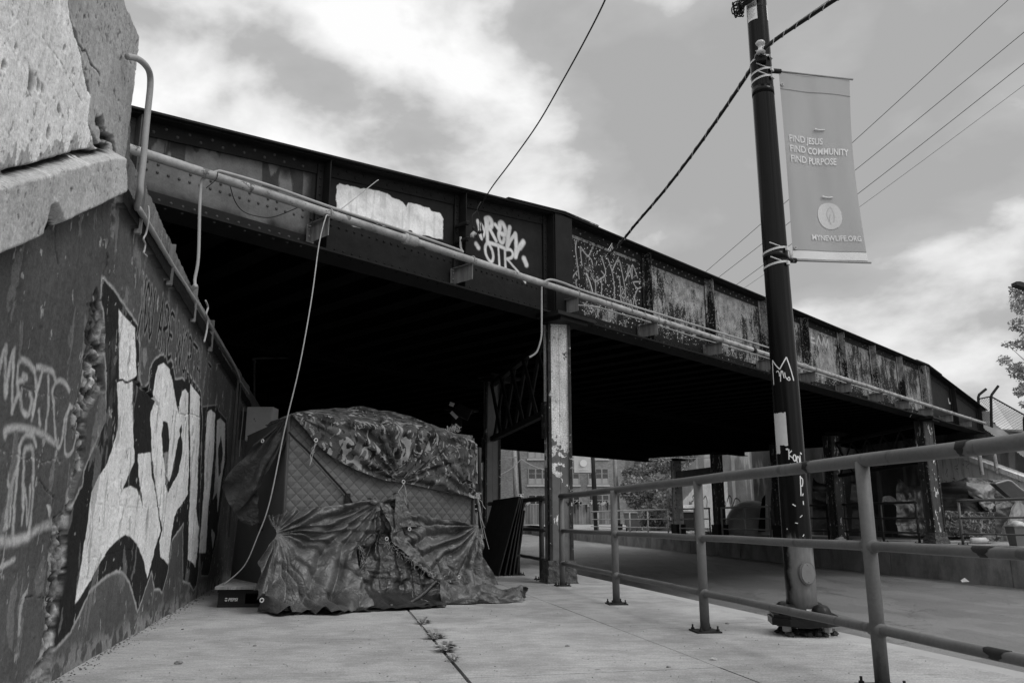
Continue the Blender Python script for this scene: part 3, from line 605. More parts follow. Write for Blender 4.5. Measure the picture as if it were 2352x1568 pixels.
    def am(o, fn):                              # paint attribute for a steel part from its position along the girder
        me = o.data; n_ = len(me.vertices); co = np.zeros(n_*3); me.vertices.foreach_get('co', co); co = co.reshape(-1, 3)+np.array(ORG[o.name])
        t_ = (co-GIR.o) @ GIR.e; c = np.ones((n_, 4)); c[:, :3] = np.array([fn(a, z_) for a, z_ in zip(t_, co[:, 2])])
        at_ = me.attributes.new('paint', 'FLOAT_COLOR', 'POINT'); at_.data.foreach_set('color', c.ravel())
    def paint(a, z_):
        if .3 < a < 16.4: return (.014, 1.0, (.02 if z_ > 4.6 else -.05))
        if -6.3 < a < -4.15 and z_ < 5: return (.07, 0, 0)
        return (.014, 0, 0)
    def riv(mb, a, z_, d, r=.017):
        mb.blob(GIR.P(a, z_, d), r, (1, 1, .75), 0, 7 if a < 5 else 5, 2, True, GIR.n)
    # flanges
    tf = MB(); bf = MB(); cap = [-6.4, 0, 16.4, 22.35]
    for i in range(3):
        a, b_ = cap[i], cap[i+1]; za, zb = topz(a), topz(b_)
        tf.prism([GIR.P(a, za, .20), GIR.P(a, za+.022, .20), GIR.P(b_, zb+.022, .20), GIR.P(b_, zb, .20)], GIR.n*-.40)
        tf.prism([GIR.P(a, za-.002, .015), GIR.P(a, za-.155, .015), GIR.P(b_, zb-.155, .015), GIR.P(b_, zb-.002, .015)], GIR.n*-.012)
        tf.prism([GIR.P(a, za-.002, .15), GIR.P(a, za-.014, .15), GIR.P(b_, zb-.014, .15), GIR.P(b_, zb-.002, .15)], GIR.n*-.134)
    for a, b_ in ((-1.2, .8), (15.4, 17.6)):     # extra cover plates over the columns
        tf.prism([GIR.P(a, topz(a)+.0235, .21), GIR.P(a, topz(a)+.045, .21), GIR.P(0 if a < 0 else 16.4, 5.275, .21), GIR.P(b_, topz(b_)+.045, .21), GIR.P(b_, topz(b_)+.0235, .21), GIR.P(0 if a < 0 else 16.4, 5.2535, .21)], GIR.n*-.42)
    bf.prism([GIR.P(-6.4, 3.665, .20), GIR.P(-6.4, 3.69, .20), GIR.P(22.35, 3.69, .20), GIR.P(22.35, 3.665, .20)], GIR.n*-.40)
    bf.prism([GIR.P(-6.4, 3.692, .015), GIR.P(-6.4, 3.845, .015), GIR.P(22.35, 3.845, .015), GIR.P(22.35, 3.692, .015)], GIR.n*-.012)
    bf.prism([GIR.P(-6.4, 3.692, .15), GIR.P(-6.4, 3.704, .15), GIR.P(22.35, 3.704, .15), GIR.P(22.35, 3.692, .15)], GIR.n*-.134)
    near = lambda a, w=.16: any(abs(a-q) < (w if q not in (0.0, 16.35) else .32) for q in STIFF)
    a = -6.2; i = 0
    while a < 22.2:
        if not near(a):
            riv(tf, a, topz(a)-.05-.055*(i % 2), .015); riv(bf, a, 3.775, .015, .016)
            if i % 2: riv(bf, a, 3.63, .1, .0)
        a += .115 if a < 6 else .16; i += 1
    # underside rivets of the bottom flange
    a = -6.2
    while a < 8: bf.blob(GIR.P(a, 3.665, .13), .016, (1, 1, .8), 0, 6, 2, True, (0, 0, -1)); a += .16
    # splice rivets low on the web of the first span
    sr = bf
    for bay in range(3):
        x0, x1 = STIFF[bay]+.14, STIFF[bay+1]-.12; n_ = 18
        for j in range(n_):
            aa = x0+(x1-x0)*j/(n_-1); ph = j % 6
            if ph in (0, 1): zz_ = [4.05, 4.13]
            elif ph in (2, 3): zz_ = [4.05]
            elif ph == 4: zz_ = [4.05, 4.13]
            else: zz_ = [4.05]
            for q in zz_: riv(sr, aa, q, .002, .0165)
    otf = tf.build('top_flange', mp, T); obf = bf.build('bottom_flange', mp, T); osr = None
    for o in (otf, obf): am(o, paint)
    for q in STIFF:
        mb = MB(); zt = topz(q)-.157; zb = 3.847; w = .085
        wide = q in (0.0, 16.35)
        for sgn, off in (((-1, -.20), (1, .20)) if wide else ((1, 0.0),)):
            c = q+off
            mb.obox(GIR.P(c-.006, 3.706, .029), GIR.e*.012, GIR.n*.13, (0, 0, topz(q)-.018-3.706-(.0 if not wide else 0)))
            mb.obox(GIR.P(c-w, zb-.14, .0165), GIR.e*(w-.007), GIR.n*.012, (0, 0, zt-zb+.28)); mb.obox(GIR.P(c+.007, zb-.14, .0165), GIR.e*(w-.007), GIR.n*.012, (0, 0, zt-zb+.28))
            z_ = zb-.06
            while z_ < zt+.1:
                if q < 12: riv(mb, c-w*.55, z_, .0285, .015); riv(mb, c+w*.55, z_, .0285, .015)
                z_ += .095 if q < 5 else .14
        if wide:
            mb.obox(GIR.P(q-.12, 3.706, .0165), GIR.e*.24, GIR.n*.10, (0, 0, topz(q)-3.72)); mb.obox(GIR.P(q-.19, 3.706, .165), GIR.e*.38, GIR.n*.012, (0, 0, topz(q)-.018-3.706))
        am(mb.build('stiffener', mp, T), paint)
    # end plate
    mb = MB(); mb.obox(GIR.P(-6.42, 3.69, -.15), GIR.e*.018, GIR.n*.30, (0, 0, .6)); am(mb.build('end_plate', mp, T), paint)
girder()
def deck():
    T = thing('bridge_deck', 'black underside of the railway bridge with rows of cross beams', 'bridge deck', GIR.P(8, 4))
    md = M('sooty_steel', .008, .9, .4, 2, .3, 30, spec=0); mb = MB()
    n = GIR.n
    mb.obox(GIR.P(-9.0, 4.12, -.22), GIR.e*34, n*-15.2, (0, 0, .22)); mb.build('slab', md, T)
    mb = MB(); mb.obox(GIR.P(-9.0, 4.34, -2.0), GIR.e*34, n*-11.5, (0, 0, .25)); mb.build('ballast', m_dirt, T)
    t = -8.6
    while t < 24.6:
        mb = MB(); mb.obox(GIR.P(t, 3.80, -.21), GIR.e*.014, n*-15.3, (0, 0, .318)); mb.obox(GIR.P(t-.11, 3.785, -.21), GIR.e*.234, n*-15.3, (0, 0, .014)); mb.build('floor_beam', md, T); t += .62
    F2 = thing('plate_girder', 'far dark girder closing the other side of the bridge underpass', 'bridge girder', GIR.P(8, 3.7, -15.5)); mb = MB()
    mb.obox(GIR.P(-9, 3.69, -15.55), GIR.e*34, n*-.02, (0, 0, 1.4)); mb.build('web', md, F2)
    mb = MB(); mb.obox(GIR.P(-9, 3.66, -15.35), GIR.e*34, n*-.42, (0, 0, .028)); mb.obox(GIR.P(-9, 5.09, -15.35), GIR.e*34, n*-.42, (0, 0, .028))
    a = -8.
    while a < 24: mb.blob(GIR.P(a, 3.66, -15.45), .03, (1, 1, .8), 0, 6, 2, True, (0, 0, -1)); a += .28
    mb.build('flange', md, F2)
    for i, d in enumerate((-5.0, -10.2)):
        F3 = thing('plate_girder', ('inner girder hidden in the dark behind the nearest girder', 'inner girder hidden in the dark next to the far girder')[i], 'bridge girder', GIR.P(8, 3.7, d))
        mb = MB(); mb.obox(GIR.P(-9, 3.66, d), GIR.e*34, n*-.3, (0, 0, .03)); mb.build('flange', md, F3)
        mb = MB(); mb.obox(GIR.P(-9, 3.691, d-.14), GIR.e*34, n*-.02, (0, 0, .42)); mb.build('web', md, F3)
deck()
# ---- columns
def col_mat(name, hi, lo, zb, ch=.635):
    m, t, b = base_mat(name, .6, spec=.4); v = tcoord(t); g = N(t, 'ShaderNodeNewGeometry'); sp = N(t, 'ShaderNodeSeparateXYZ'); t.links.new(g.outputs['Position'], sp.inputs[0])
    z = mth(t, 'ADD', sp.outputs[2], maprange(t, noi(t, v, 4.5, 6, .6), .3, .7, -.45, .45, False))
    k = maprange(t, z, zb-.01, zb+.01, 0, 1)
    cr = N(t, 'ShaderNodeTexVoronoi', feature='DISTANCE_TO_EDGE'); t.links.new(v, cr.inputs['Vector']); cr.inputs['Scale'].default_value = 34
    craz = mth(t, 'MULTIPLY', maprange(t, cr.outputs['Distance'], .02, .09, .5, 1), maprange(t, noi(t, v, 3, 5), .35, .65, .72, 1.1, False))
    upc = mth(t, 'MULTIPLY', craz, hi); upc = mth(t, 'MULTIPLY', upc, maprange(t, noi(t, tcoord(t, (1, 1, .2)), 6, 6, .7), .35, .65, 1.1, .65, False))
    loc = mth(t, 'MULTIPLY', maprange(t, noi(t, v, 6, 6), .3, .7, .75, 1.2, False), lo)
    c = mixv(t, k, loc, upc)
    chip = maprange(t, noi(t, v, 5.5, 8, .7), .625, .635, 0, 1); c = mixv(t, chip, c, .015)
    chip2 = maprange(t, noi(t, tcoord(t, (1, 1, .3)), 8, 8, .7), ch, ch+.01, 0, 1); c = mixv(t, chip2, c, hi*1.05)
    t.links.new(c, b.inputs['Base Color']); n = bump(t, b, mth(t, 'ADD', k, chip), .4, .003); bump(t, b, craz, .3, .002, n); MATS[name] = m; return m
def column(P, az, top, label, mat, w=.30, dp=.30, group=None, cap=True, plinth=True, guard=False, detail=True):
    P = np.asarray(P, float); e = np.array([math.sin(az), math.cos(az), 0]); r = np.array([math.cos(az), -math.sin(az), 0])
    T = thing('bridge_column', label, 'column', P, group); z0 = P[2]
    mb = MB(); H = top-z0
    # front and rear plates, edge angles, recessed side webs
    b0 = P-r*w/2-e*dp/2
    mb.obox(b0+(0, 0, 0), r*(w/2-.002), e*.02, (0, 0, H)); mb.obox(b0+r*(w/2+.002), r*(w/2-.002), e*.02, (0, 0, H)); mb.obox(b0+e*(dp-.02), r*w, e*.02, (0, 0, H))
    mb.obox(b0+r*.035+e*.021, r*(w-.07), e*(dp-.042), (0, 0, H))
    shaft = mb.build('shaft', mat, T)
    fm = M('flaking_dark', .028, .6, .5, 6, .5, 40, dark=.34, darkth=.60, darksc=16)
    if detail:
        mb = MB()
        for q in (-1, 1):
            mb.obox(P+r*(q*(w/2+.0075))-r*.0065-e*(dp/2+.011), r*.013, e*.10, (0, 0, H)); mb.obox(P+r*(q*(w/2-.005))-r*.02-e*(dp/2+.0235), r*.04, e*.012, (0, 0, H))
            z = .5
            while z < H-.1:
                mb.blob(P+r*(q*(w/2-.005))-e*(dp/2+.0235)+(0, 0, z), .013, (1, 1, .7), 0, 6, 2, True, -e); z += .14 if z > H-1.5 else .30
        mb.build('edge_angle', fm, T)
        mb = MB(); mb.obox(P-r*(w/2+.035)-e*(dp/2-.12)+(0, 0, H-1.65), r*.028, e*.20, (0, 0, .5))
        for i in range(4): mb.blob(P-r*(w/2+.035)-e*(dp/2-.16-.1*(i % 2))+(0, 0, H-1.55+.22*(i//2)), .014, (1, 1, .7), 0, 6, 2, True, -r)
        mb.build('gusset_plate', fm, T)
    if cap:
        mb = MB(); mb.obox(GIRCAP(P, top, -.42), GIR.e*.84, GIR.n*.42, (0, 0, .05)); mb.obox(GIRCAP(P, top-.0515, -.30), GIR.e*.60, GIR.n*.36, (0, 0, .05)); mb.build('cap_plate', steel_dark(), T)
    if plinth:
        mb = MB(); mb.v = []; R_, C_ = 9, 33; G = np.zeros((R_, C_, 3))
        for i in range(R_):
            hz = .30*i/(R_-1); k = 1+.16*(1-i/(R_-1))**3
            for j in range(C_):
                th = 2*math.pi*(j % (C_-1))/(C_-1); cx, cy = math.cos(th), math.sin(th); m_ = max(abs(cx), abs(cy))
                q = .62*w*k; jit = 1+.13*mnoise.noise(Vector((cx*3+P[0], cy*3, hz*14)))
                G[i, j] = P+r*cx/m_*q*jit+e*cy/m_*q*jit+np.array([0, 0, hz])
        mb.grid(G[:, ::-1]); mb.obox(P-r*.6*w-e*.6*w+(0, 0, .28), r*1.2*w, e*1.2*w, (0, 0, .015)); mb.build('plinth', M('rough_plinth', .09, .95, .6, 16, 1.0, 60, bd=.03), T)
    if guard:
        mb = MB(); mb.box(P+(0, 0, .0), w*1.25, dp*1.25, .42, az)
        for q in range(5):
            for sg in (-1, 1): mb.obox(P+r*(w*1.25*(-.5+q/4)-.012)+e*(sg*(dp*.625)-.02), r*.024, e*.04, (0, 0, .44))
        mb.obox(P-r*w*.70-e*dp*.70+(0, 0, .425), r*w*1.4, e*dp*1.4, (0, 0, .03))
        mb.build('footing', steel_dark(), T)
    return T
def GIRCAP(P, z, a): 
    q = GIR.e*a + GIR.n*.20; return np.array([P[0], P[1], 0])+q+np.array([0, 0, z])-GIR.n*.40*0 - GIR.n*0.0 - GIR.n*.21*2*.5
mcol = col_mat('column_paint', .74, .115, 1.62)
C1 = np.array([.635, 11.22, 0.0])
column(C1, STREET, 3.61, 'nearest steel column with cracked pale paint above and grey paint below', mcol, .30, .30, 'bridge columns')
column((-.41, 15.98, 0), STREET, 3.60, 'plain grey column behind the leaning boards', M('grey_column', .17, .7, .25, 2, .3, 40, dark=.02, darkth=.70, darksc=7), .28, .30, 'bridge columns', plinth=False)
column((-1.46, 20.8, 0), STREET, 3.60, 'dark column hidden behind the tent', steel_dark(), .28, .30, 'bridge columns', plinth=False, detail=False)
C2 = np.array([11.75, 22.72, .2])
mfar = col_mat('far_column_paint', .55, .06, 4.2, .585)
mfw = M('far_white_column', .34, .7, .5, 4, .3, 30, dark=.04, darkth=.58, darksc=5)
column(C2, math.radians(-14.9), 3.61, 'far kerb column with flaking paint, standing under the second girder joint', mfar, .34, .34, 'bridge columns', plinth=True)
for (x, y, lb, mm, gd) in ((10.62, 26.6, 'second far kerb column, dark with a strip of flaked paint, behind the lamp post', mfar, False), (9.85, 29.8, 'third far kerb column on a ribbed footing just left of the lamp post', mfar, True),
                   (8.70, 34.2, 'fourth far kerb column beside the pale graffiti wall, on a ribbed footing', mfar, True), (7.72, 37.9, 'farthest kerb column, pale worn face in daylight beside the bush', mfw, True)):
    column((x, y, .2), math.radians(-14.9), 3.60, lb, mm, .36, .40, 'bridge columns', plinth=False, guard=gd, detail=(y < 30))
# the dark webs that make the far columns H-shaped are the columns' own sides
def lattice(P0, P1, z0, z1, label, nx=5):
    T = thing('lattice_brace', label, 'bracing', (P0+P1)/2+np.array([0, 0, z0])); m = steel_dark(); P0 = np.asarray(P0, float); P1 = np.asarray(P1, float)
    d = nrm(P1-P0); L = np.linalg.norm(P1-P0); mb = MB(); s = np.cross(d, (0, 0, 1.))
    for z in (z0, z1): mb.obox(P0*[1, 1, 0]+(0, 0, z)-s*.05, d*L, s*.10, (0, 0, .09))
    mb.build('chord', m, T); mb = MB()
    for i in range(nx):
        a, b = P0*[1, 1, 0]+d*L*i/nx, P0*[1, 1, 0]+d*L*(i+1)/nx
        for (p, q, o) in ((a+(0, 0, z0+.05), b+(0, 0, z1+.03), -.03), (a+(0, 0, z1+.03), b+(0, 0, z0+.05), .03)):
            mb.tube([p+s*o, q+s*o], .035, 4)
    mb.build('diagonal', m, T)
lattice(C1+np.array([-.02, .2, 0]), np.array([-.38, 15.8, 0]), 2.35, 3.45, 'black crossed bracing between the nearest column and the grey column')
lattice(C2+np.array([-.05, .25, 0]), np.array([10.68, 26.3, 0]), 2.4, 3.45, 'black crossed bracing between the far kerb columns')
def cross_beam():
    mb = MB(); a = np.array([7.72, 37.9, 0]); b = np.array([9.85, 29.8, 0]); d = nrm(b-a); s = np.cross(d, (0, 0, 1.))
    o = a*[1, 1, 0]+(0, 0, 2.55)-s*.12+d*.25; mb.obox(o, d*4.0-d*.6+d*.0, s*.24, (0, 0, .5))
    tag(mb.build('steel_beam', M('beam_paint', .10, .7, .3, 3, .2, 30)), 'pale horizontal beam joining the two farthest kerb columns', 'beam')
cross_beam()
# ================================================================== FAR SIDE WALLS
def far_walls():
    # retaining wall that carries the far footway
    T = thing('retaining_wall', 'low stained concrete retaining wall along the far side of the road', 'wall', FL(25)*[1, 1, 0]); m, t, b = base_mat('stained_concrete', .85, spec=.3)
    v = tcoord(t); c = mth(t, 'MULTIPLY', maprange(t, noi(t, v, .9, 6), .3, .7, .7, 1.2, False), .20)
    c = mth(t, 'MULTIPLY', c, maprange(t, noi(t, tcoord(t, (1.1, 1.1, .5)), 1.5, 7, .7), .40, .70, 1.15, .62)); f = noi(t, v, 60, 4); c = mth(t, 'MULTIPLY', c, maprange(t, f, .3, .7, .8, 1.15, False))
    t.links.new(c, b.inputs['Base Color']); bump(t, b, f, .3, .01); MATS['stained_concrete'] = m
    ys = list(np.arange(4, 62.1, 4.0)); 
    for i in range(len(ys)-1):
        a, c_ = FL(ys[i], 0), FL(ys[i+1]-.03, 0); mb = MB(); rr = nrm(FL(20, 1)-FL(20, 0)); z1 = .2
        mb.prism([a*[1, 1, 0]+(0, 0, -1.2), c_*[1, 1, 0]+(0, 0, -1.2), c_*[1, 1, 0]+(0, 0, z1), a*[1, 1, 0]+(0, 0, z1)], rr*.32); mb.build('panel', m, T)
    rr = nrm(FL(20, 1)-FL(20, 0)); e = nrm(FL(40)-FL(20)); mb = MB()
    mb.obox(FL(3, .33)*[1, 1, 0]+(0, 0, -1.2), rr*7.2, e*60, (0, 0, 1.37)); mb.build('fill', m_dirt, T)
    # far abutment
    T = thing('abutment_wall', 'far abutment wall with pale graffiti, behind the far columns', 'wall', FL(40, 5.3)*[1, 1, 0])
    s = np.arange(0, 31, .03); z = np.arange(0, 4.6, .04); S, Z = np.meshgrid(s, z); o = FL(22.5, 5.35)*[1, 1, 0]
    az = math.radians(-14.9); e = np.array([math.sin(az), math.cos(az), 0]); n = np.array([-math.cos(az), math.sin(az), 0])
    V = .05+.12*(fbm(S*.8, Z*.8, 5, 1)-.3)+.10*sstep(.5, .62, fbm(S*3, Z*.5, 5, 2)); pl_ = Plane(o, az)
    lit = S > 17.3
    V = np.where(lit, V*2.4+.10, V)  # wall past the bridge edge painted brighter, its daylight put into the colour
    def hz(u, v): return pl_.az_(u, v)
    def fi(pts, val, soft=.02):
        nonlocal V
        k = sstep(soft, -soft, sdf(S, Z, [hz(*p) for p in pts])+(fbm(S*6, Z*6, 4, 3)-.5)*.08); V = V*(1-k)+val*k
    def stk(pts, w, val):
        nonlocal V
        k = sstep(w*1.4, w*.6, dpoly(S, Z, [tuple(q) for q in spline([hz(*p) for p in pts], 4)])); V = V*(1-k)+val*k
    fi([(1568, 1150), (1612, 1100), (1650, 1100), (1650, 1215), (1560, 1215)], .85); fi([(1653, 1105), (1670, 1105), (1672, 1140), (1690, 1215), (1655, 1215)], .85); fi([(1655, 1175), (1680, 1178), (1690, 1200), (1680, 1215), (1655, 1210)], .88)
    c_ = lambda L: [((2650+x/4.126)*.5742, (1800+y/4.126)*.5742) for x, y in L]
    for L in [[(530, 745), (500, 760), (510, 830), (480, 850), (500, 930), (540, 935)], [(680, 800), (710, 755), (735, 830), (730, 930)], [(1065, 850), (1100, 750), (1140, 800), (1130, 880)], [(965, 830), (1010, 820), (1045, 880), (1030, 930), (970, 940)],
              [(1150, 930), (1180, 850), (1200, 800), (1240, 800), (1285, 860), (1270, 950)], [(1150, 980), (1180, 1050), (1220, 1040), (1250, 970)], [(1130, 1130), (1100, 1200), (1060, 1140)], [(440, 895), (470, 895)], [(445, 880), (450, 855), (470, 880)]]: stk(c_(L), .035, .03)
    fi(c_([(965, 890), (1000, 880), (1000, 915), (970, 925)]), .05); fi(c_([(1000, 1110), (1090, 1160), (1095, 1215), (1040, 1170)]), .06)
    Dn = (fbm(S*3, Z*3, 4, 4)-.5)*.02
    P = o[None, None]+S[..., None]*e+Dn[..., None]*n; P[..., 2] = Z
    top = np.interp(S, [0, 3.4, 3.41, 22.5, 24, 31], [1.6, 4.2, 4.55, 4.55, 3.9, 1.2]); keep = (Z < top)[:-1, :-1][:, :]
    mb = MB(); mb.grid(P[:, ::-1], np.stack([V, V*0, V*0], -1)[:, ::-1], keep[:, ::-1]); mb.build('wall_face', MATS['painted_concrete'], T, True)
    mb = MB(); mb.prism([o+e*a_+(0, 0, z_)-n*.04 for a_, z_ in ((0, -.2), (31, -.2), (31, 1.15), (24, 3.8), (22.5, 4.5), (3.4, 4.5), (3.4, 4.15), (0, 1.55))], -n*.8); mb.build('core', MATS['wall_core'], T)
    # wing wall nearer to us, pale concrete with a sloping top
    T = thing('wing_wall', 'pale cracked concrete wing wall below the chain link fence at the right edge', 'wall', o)
    mw, t, b = base_mat('pale_concrete', .85, spec=.3); v = tcoord(t)
    c = mth(t, 'MULTIPLY', maprange(t, noi(t, v, 1.2, 6), .3, .7, .8, 1.1, False), .60); cr = N(t, 'ShaderNodeTexVoronoi', feature='DISTANCE_TO_EDGE')
    wv = N(t, 'ShaderNodeVectorMath', operation='ADD'); nn = N(t, 'ShaderNodeTexNoise'); t.links.new(v, nn.inputs['Vector']); nn.inputs['Scale'].default_value = 3
    t.links.new(v, wv.inputs[0]); t.links.new(nn.outputs['Color'], wv.inputs[1]); t.links.new(wv.outputs[0], cr.inputs['Vector']); cr.inputs['Scale'].default_value = .8
    c = mth(t, 'MULTIPLY', c, maprange(t, cr.outputs['Distance'], .003, .012, .3, 1)); c = mth(t, 'MULTIPLY', c, maprange(t, noi(t, tcoord(t, (4, 4, .5)), 1.5, 6, .7), .45, .68, 1.1, .55))
    t.links.new(c, b.inputs['Base Color']); bump(t, b, noi(t, v, 40, 5), .3, .01)
    mb = MB(); w0 = FL(27.3, 5.0)*[1, 1, 0]
    mb.prism([w0+e*a_+(0, 0, z_) for a_, z_ in ((.25, 0), (.25, 3.45), (-1.3, 2.9), (-6, 1.1), (-14, .2), (-14, 0))], -n*.5); mb.build('face', mw, T)
    mb = MB(); mb.prism([w0+e*a_+(0, 0, z_)+n*.08 for a_, z_ in ((.25, 3.452), (.25, 3.62), (-1.3, 3.07), (-6, 1.27), (-6, 1.102), (-1.3, 2.902))], -n*.62); mb.build('coping', mw, T)
    mb = MB(); mb.prism([w0+e*a_+(0, 0, z_)-n*.52 for a_, z_ in ((.3, -.5), (.3, 3.3), (-1.3, 2.8), (-6, 1.0), (-14, .1), (-14, -.5))], -n*12); tag(mb.build('embankment', M('embankment_earth', .12, .95, .6, 3, .9, 20)), 'weedy embankment rising behind the pale wing wall', 'embankment')
    mb = MB(); mb.prism([o+e*a_+(0, 0, z_)-n*.85 for a_, z_ in ((.5, -.5), (31, -.5), (31, .8), (24, 3.4), (22.5, 3.9), (3.4, 3.9), (.5, 3.3))], -n*12); tag(mb.build('embankment', MATS['embankment_earth']), 'dark fill behind the far abutment wall', 'embankment')
far_walls()
# ================================================================== TENT
def quilt_mat(name, val, step=.085):
    m, t, b = base_mat(name, .72, spec=.35); u = N(t, 'ShaderNodeUVMap'); sp = N(t, 'ShaderNodeSeparateXYZ'); t.links.new(u.outputs[0], sp.inputs[0])
    hs = []
    for sg in (1, -1):
        a = mth(t, 'DIVIDE', mth(t, 'ADD', sp.outputs[0], mth(t, 'MULTIPLY', sp.outputs[1], sg)), step*1.41)
        fr = mth(t, 'ABSOLUTE', mth(t, 'SUBTRACT', mth(t, 'FRACT', a), .5)); hs.append(mth(t, 'SUBTRACT', .5, fr))
    h = mth(t, 'MINIMUM', hs[0], hs[1]); hh = mth(t, 'POWER', h, .5)
    v = tcoord(t); c = mth(t, 'MULTIPLY', maprange(t, noi(t, v, 2.5, 4), .3, .7, .85, 1.15, False), val)
    c = mth(t, 'MULTIPLY', c, maprange(t, h, 0, .04, .72, 1)); t.links.new(c, b.inputs['Base Color'])
    n = bump(t, b, hh, .9, .02); bump(t, b, noi(t, v, 120, 3), .15, .002, n); MATS[name] = m; return m
def uvize(o, fn):
    me = o.data; uv = me.uv_layers.new(name='UVMap'); org = np.array(ORG[o.name])
    for l in me.loops: uv.data[l.index].uv = fn(np.array(me.vertices[l.vertex_index].co)+org)
TO = TENT.o; TE = TENT.e; TN = TENT.n
def TP(u, v, off=0.0):                          # a point of the tent's front wall seen along a sight line
    p = TENT.hit(u, v); return p + TN*off
BACKD = -1.75
def tent():
    T = thing('hub_tent', 'quilted grey cube tent standing on the pavement, half covered by tarps', 'tent', TENT.P(.95, 0, -.9))
    mq = quilt_mat('quilted_fabric', .11); mp = M('tent_fabric', .062, .75, .15, 3, .2, 90)
    md = M('black_trim', .012, .6, .2, 4, .1, 40)
    # front wall: leans in slightly at the top; corner posts at a=0 and a=2.21
    R_, C_ = 26, 34; P = np.zeros((R_, C_, 3))
    for i in range(R_):
        z = 1.86*i/(R_-1)
        for j in range(C_):
            f = j/(C_-1); a = 0.0+2.21*f; zt = z*(1-.04*f)
            bul = .06*math.sin(math.pi*f)*math.sin(math.pi*min(z/1.86, 1)) + .012*mnoise.noise(Vector((a*3, z*3, 1)))
            P[i, j] = TENT.P(a, zt, bul)
    mb = MB(); mb.grid(P); o = mb.build('front_wall', mq, T, True); uvize(o, lambda p: (float((p-TO) @ TE), p[2]))
    # left wall, going back and splaying to the left at the foot
    L0, L1 = TENT.P(0, 1.84, 0), TENT.P(0, 0, 0); K0, K1 = TENT.P(-.10, 1.80, BACKD), TENT.P(-.34, 0, BACKD)
    # the front-left skirt seen left of the corner
    S0 = TP(668, 960, .0); P = np.zeros((14, 12, 3)); tl = TENT.P(0, 1.84, 0)
    for i in range(14):
        g = i/13
        for j in range(12):
            f = j/11; top = tl*(1-f)+(TENT.P(.14, 1.80, -1.7))*f; bot = L1*(1-f)+TENT.P(.02, 0, -1.6)*f
            P[i, j] = bot*(1-g)+top*g + TE*(-.03*math.sin(math.pi*f)*math.sin(math.pi*g))
    mb = MB(); mb.grid(P[:, ::-1]); mb.build('side_wall', mp, T, True)
    mb = MB(); P2 = np.zeros((8, 8, 3))
    for i in range(8):
        for j in range(8):
            g, f = i/7, j/7; P2[i, j] = TENT.P(2.21+.0*f, 1.75*g, BACKD*f)+TE*(.05*math.sin(math.pi*f)*math.sin(math.pi*g))
    mb.grid(P2); mb.build('side_wall', mp, T, True)
    mb = MB(); mb.obox(TENT.P(.12, 0, BACKD), TE*2.09, TN*-.01, (0, 0, 1.7)); mb.build('rear_wall', mp, T)
    # roof: low pyramid
    mb = MB(); pk = TENT.P(1.05, 2.06, BACKD/2); cs = [TENT.P(.01, 1.845, -.01), TENT.P(2.2, 1.75, -.01), TENT.P(2.2, 1.74, BACKD), TENT.P(.14, 1.80, BACKD)]
    for i in range(4): mb.add([cs[i], cs[(i+1) % 4], pk], [(0, 1, 2)])
    mb.build('roof', mp, T)
    # diagonal door zip, roof seam and patches
    mb = MB(); mb.tube([TP(u, v, .075) for u, v in spline([(657, 993), (675, 1012), (700, 1036), (730, 1069), (755, 1097), (778, 1122), (793, 1141), (800, 1152), (801, 1160)], 4)], .0105, 6); mb.build('door_zip', md, T)
    mb = MB(); c_ = TP(791, 1152, .07); mb.obox(c_-TE*.028, TE*.056, TN*.012, (0, 0, .085)); mb.build('zip_patch', md, T)
    mb = MB(); c_ = TENT.P(-.14, .72, -.30); mb.obox(c_, TE*.05-TN*.02, TN*.01+TE*.01, (0, 0, .075)); mb.build('side_patch', md, T)
    mb = MB(); mb.tube([TENT.P(.0, 0, .03), TENT.P(.0, .9, .03), TENT.P(.0, 1.85, .012)], .018, 6); mb.build('corner_seam', mp, T); mb = MB()
    mb.tube([TENT.P(2.21, 0, .02), TENT.P(2.22, .9, .02), TENT.P(2.21, 1.75, .01)], .018, 6); mb.build('corner_seam', mp, T)
tent()
# ---- draped cloth: rows of sight-line points with depth, filled in and folded
def drape(rows, C_=110, R_=90, fold=None, thick=0):
    rs = []
    for r in rows:
        p = np.array(spline(r, 8)); d = np.concatenate([[0], np.cumsum(np.linalg.norm(np.diff(p, axis=0), axis=1))]); d /= d[-1]
        rs.append(np.stack([np.interp(np.linspace(0, 1, C_), d, p[:, k]) for k in range(3)], -1))
    rs = np.array(rs); m = len(rs); P = np.zeros((R_, C_, 3))
    sp = spline([q.ravel() for q in rs], 12); sp = np.array(sp); t = np.linspace(0, len(sp)-1, R_)
    for k in range(R_):
        i = min(int(t[k]), len(sp)-2); f = t[k]-i; P[k] = (sp[i]*(1-f)+sp[i+1]*f).reshape(C_, 3)
    if fold is not None:
        du = np.gradient(P, axis=1); dv = np.gradient(P, axis=0); Nn = np.cross(du, dv); Nn /= np.linalg.norm(Nn, axis=-1, keepdims=True)+1e-9
        sgn = np.sign((Nn*(CP-P)).sum(-1, keepdims=True)); Nn *= sgn
        a = (P-TO) @ TE; z = P[..., 2]; P = P + Nn*fold(a, z)[..., None]
    return P
def radial(a, z, c, k, amp, rmax, ph=0.0, seed=0, r0=.05):
    da, dz = a-c[0], z-c[1]; r = np.hypot(da, dz); th = np.arctan2(dz, da)
    w = np.minimum(r/.28, 1)*np.exp(-(r/rmax)**2)
    ka = k*(th+.5*(fbm(th*2+9, r*1.3+seed, 3, seed)-.5))
    s = np.abs(np.sin(ka+ph))**1.0*2-1; s2 = np.sin(ka*1.9+1.3*ph+r*1.5)*.5
    return amp*w*(s+s2)*(.6+.8*vnoise(th*3+20, r*2+5, seed))
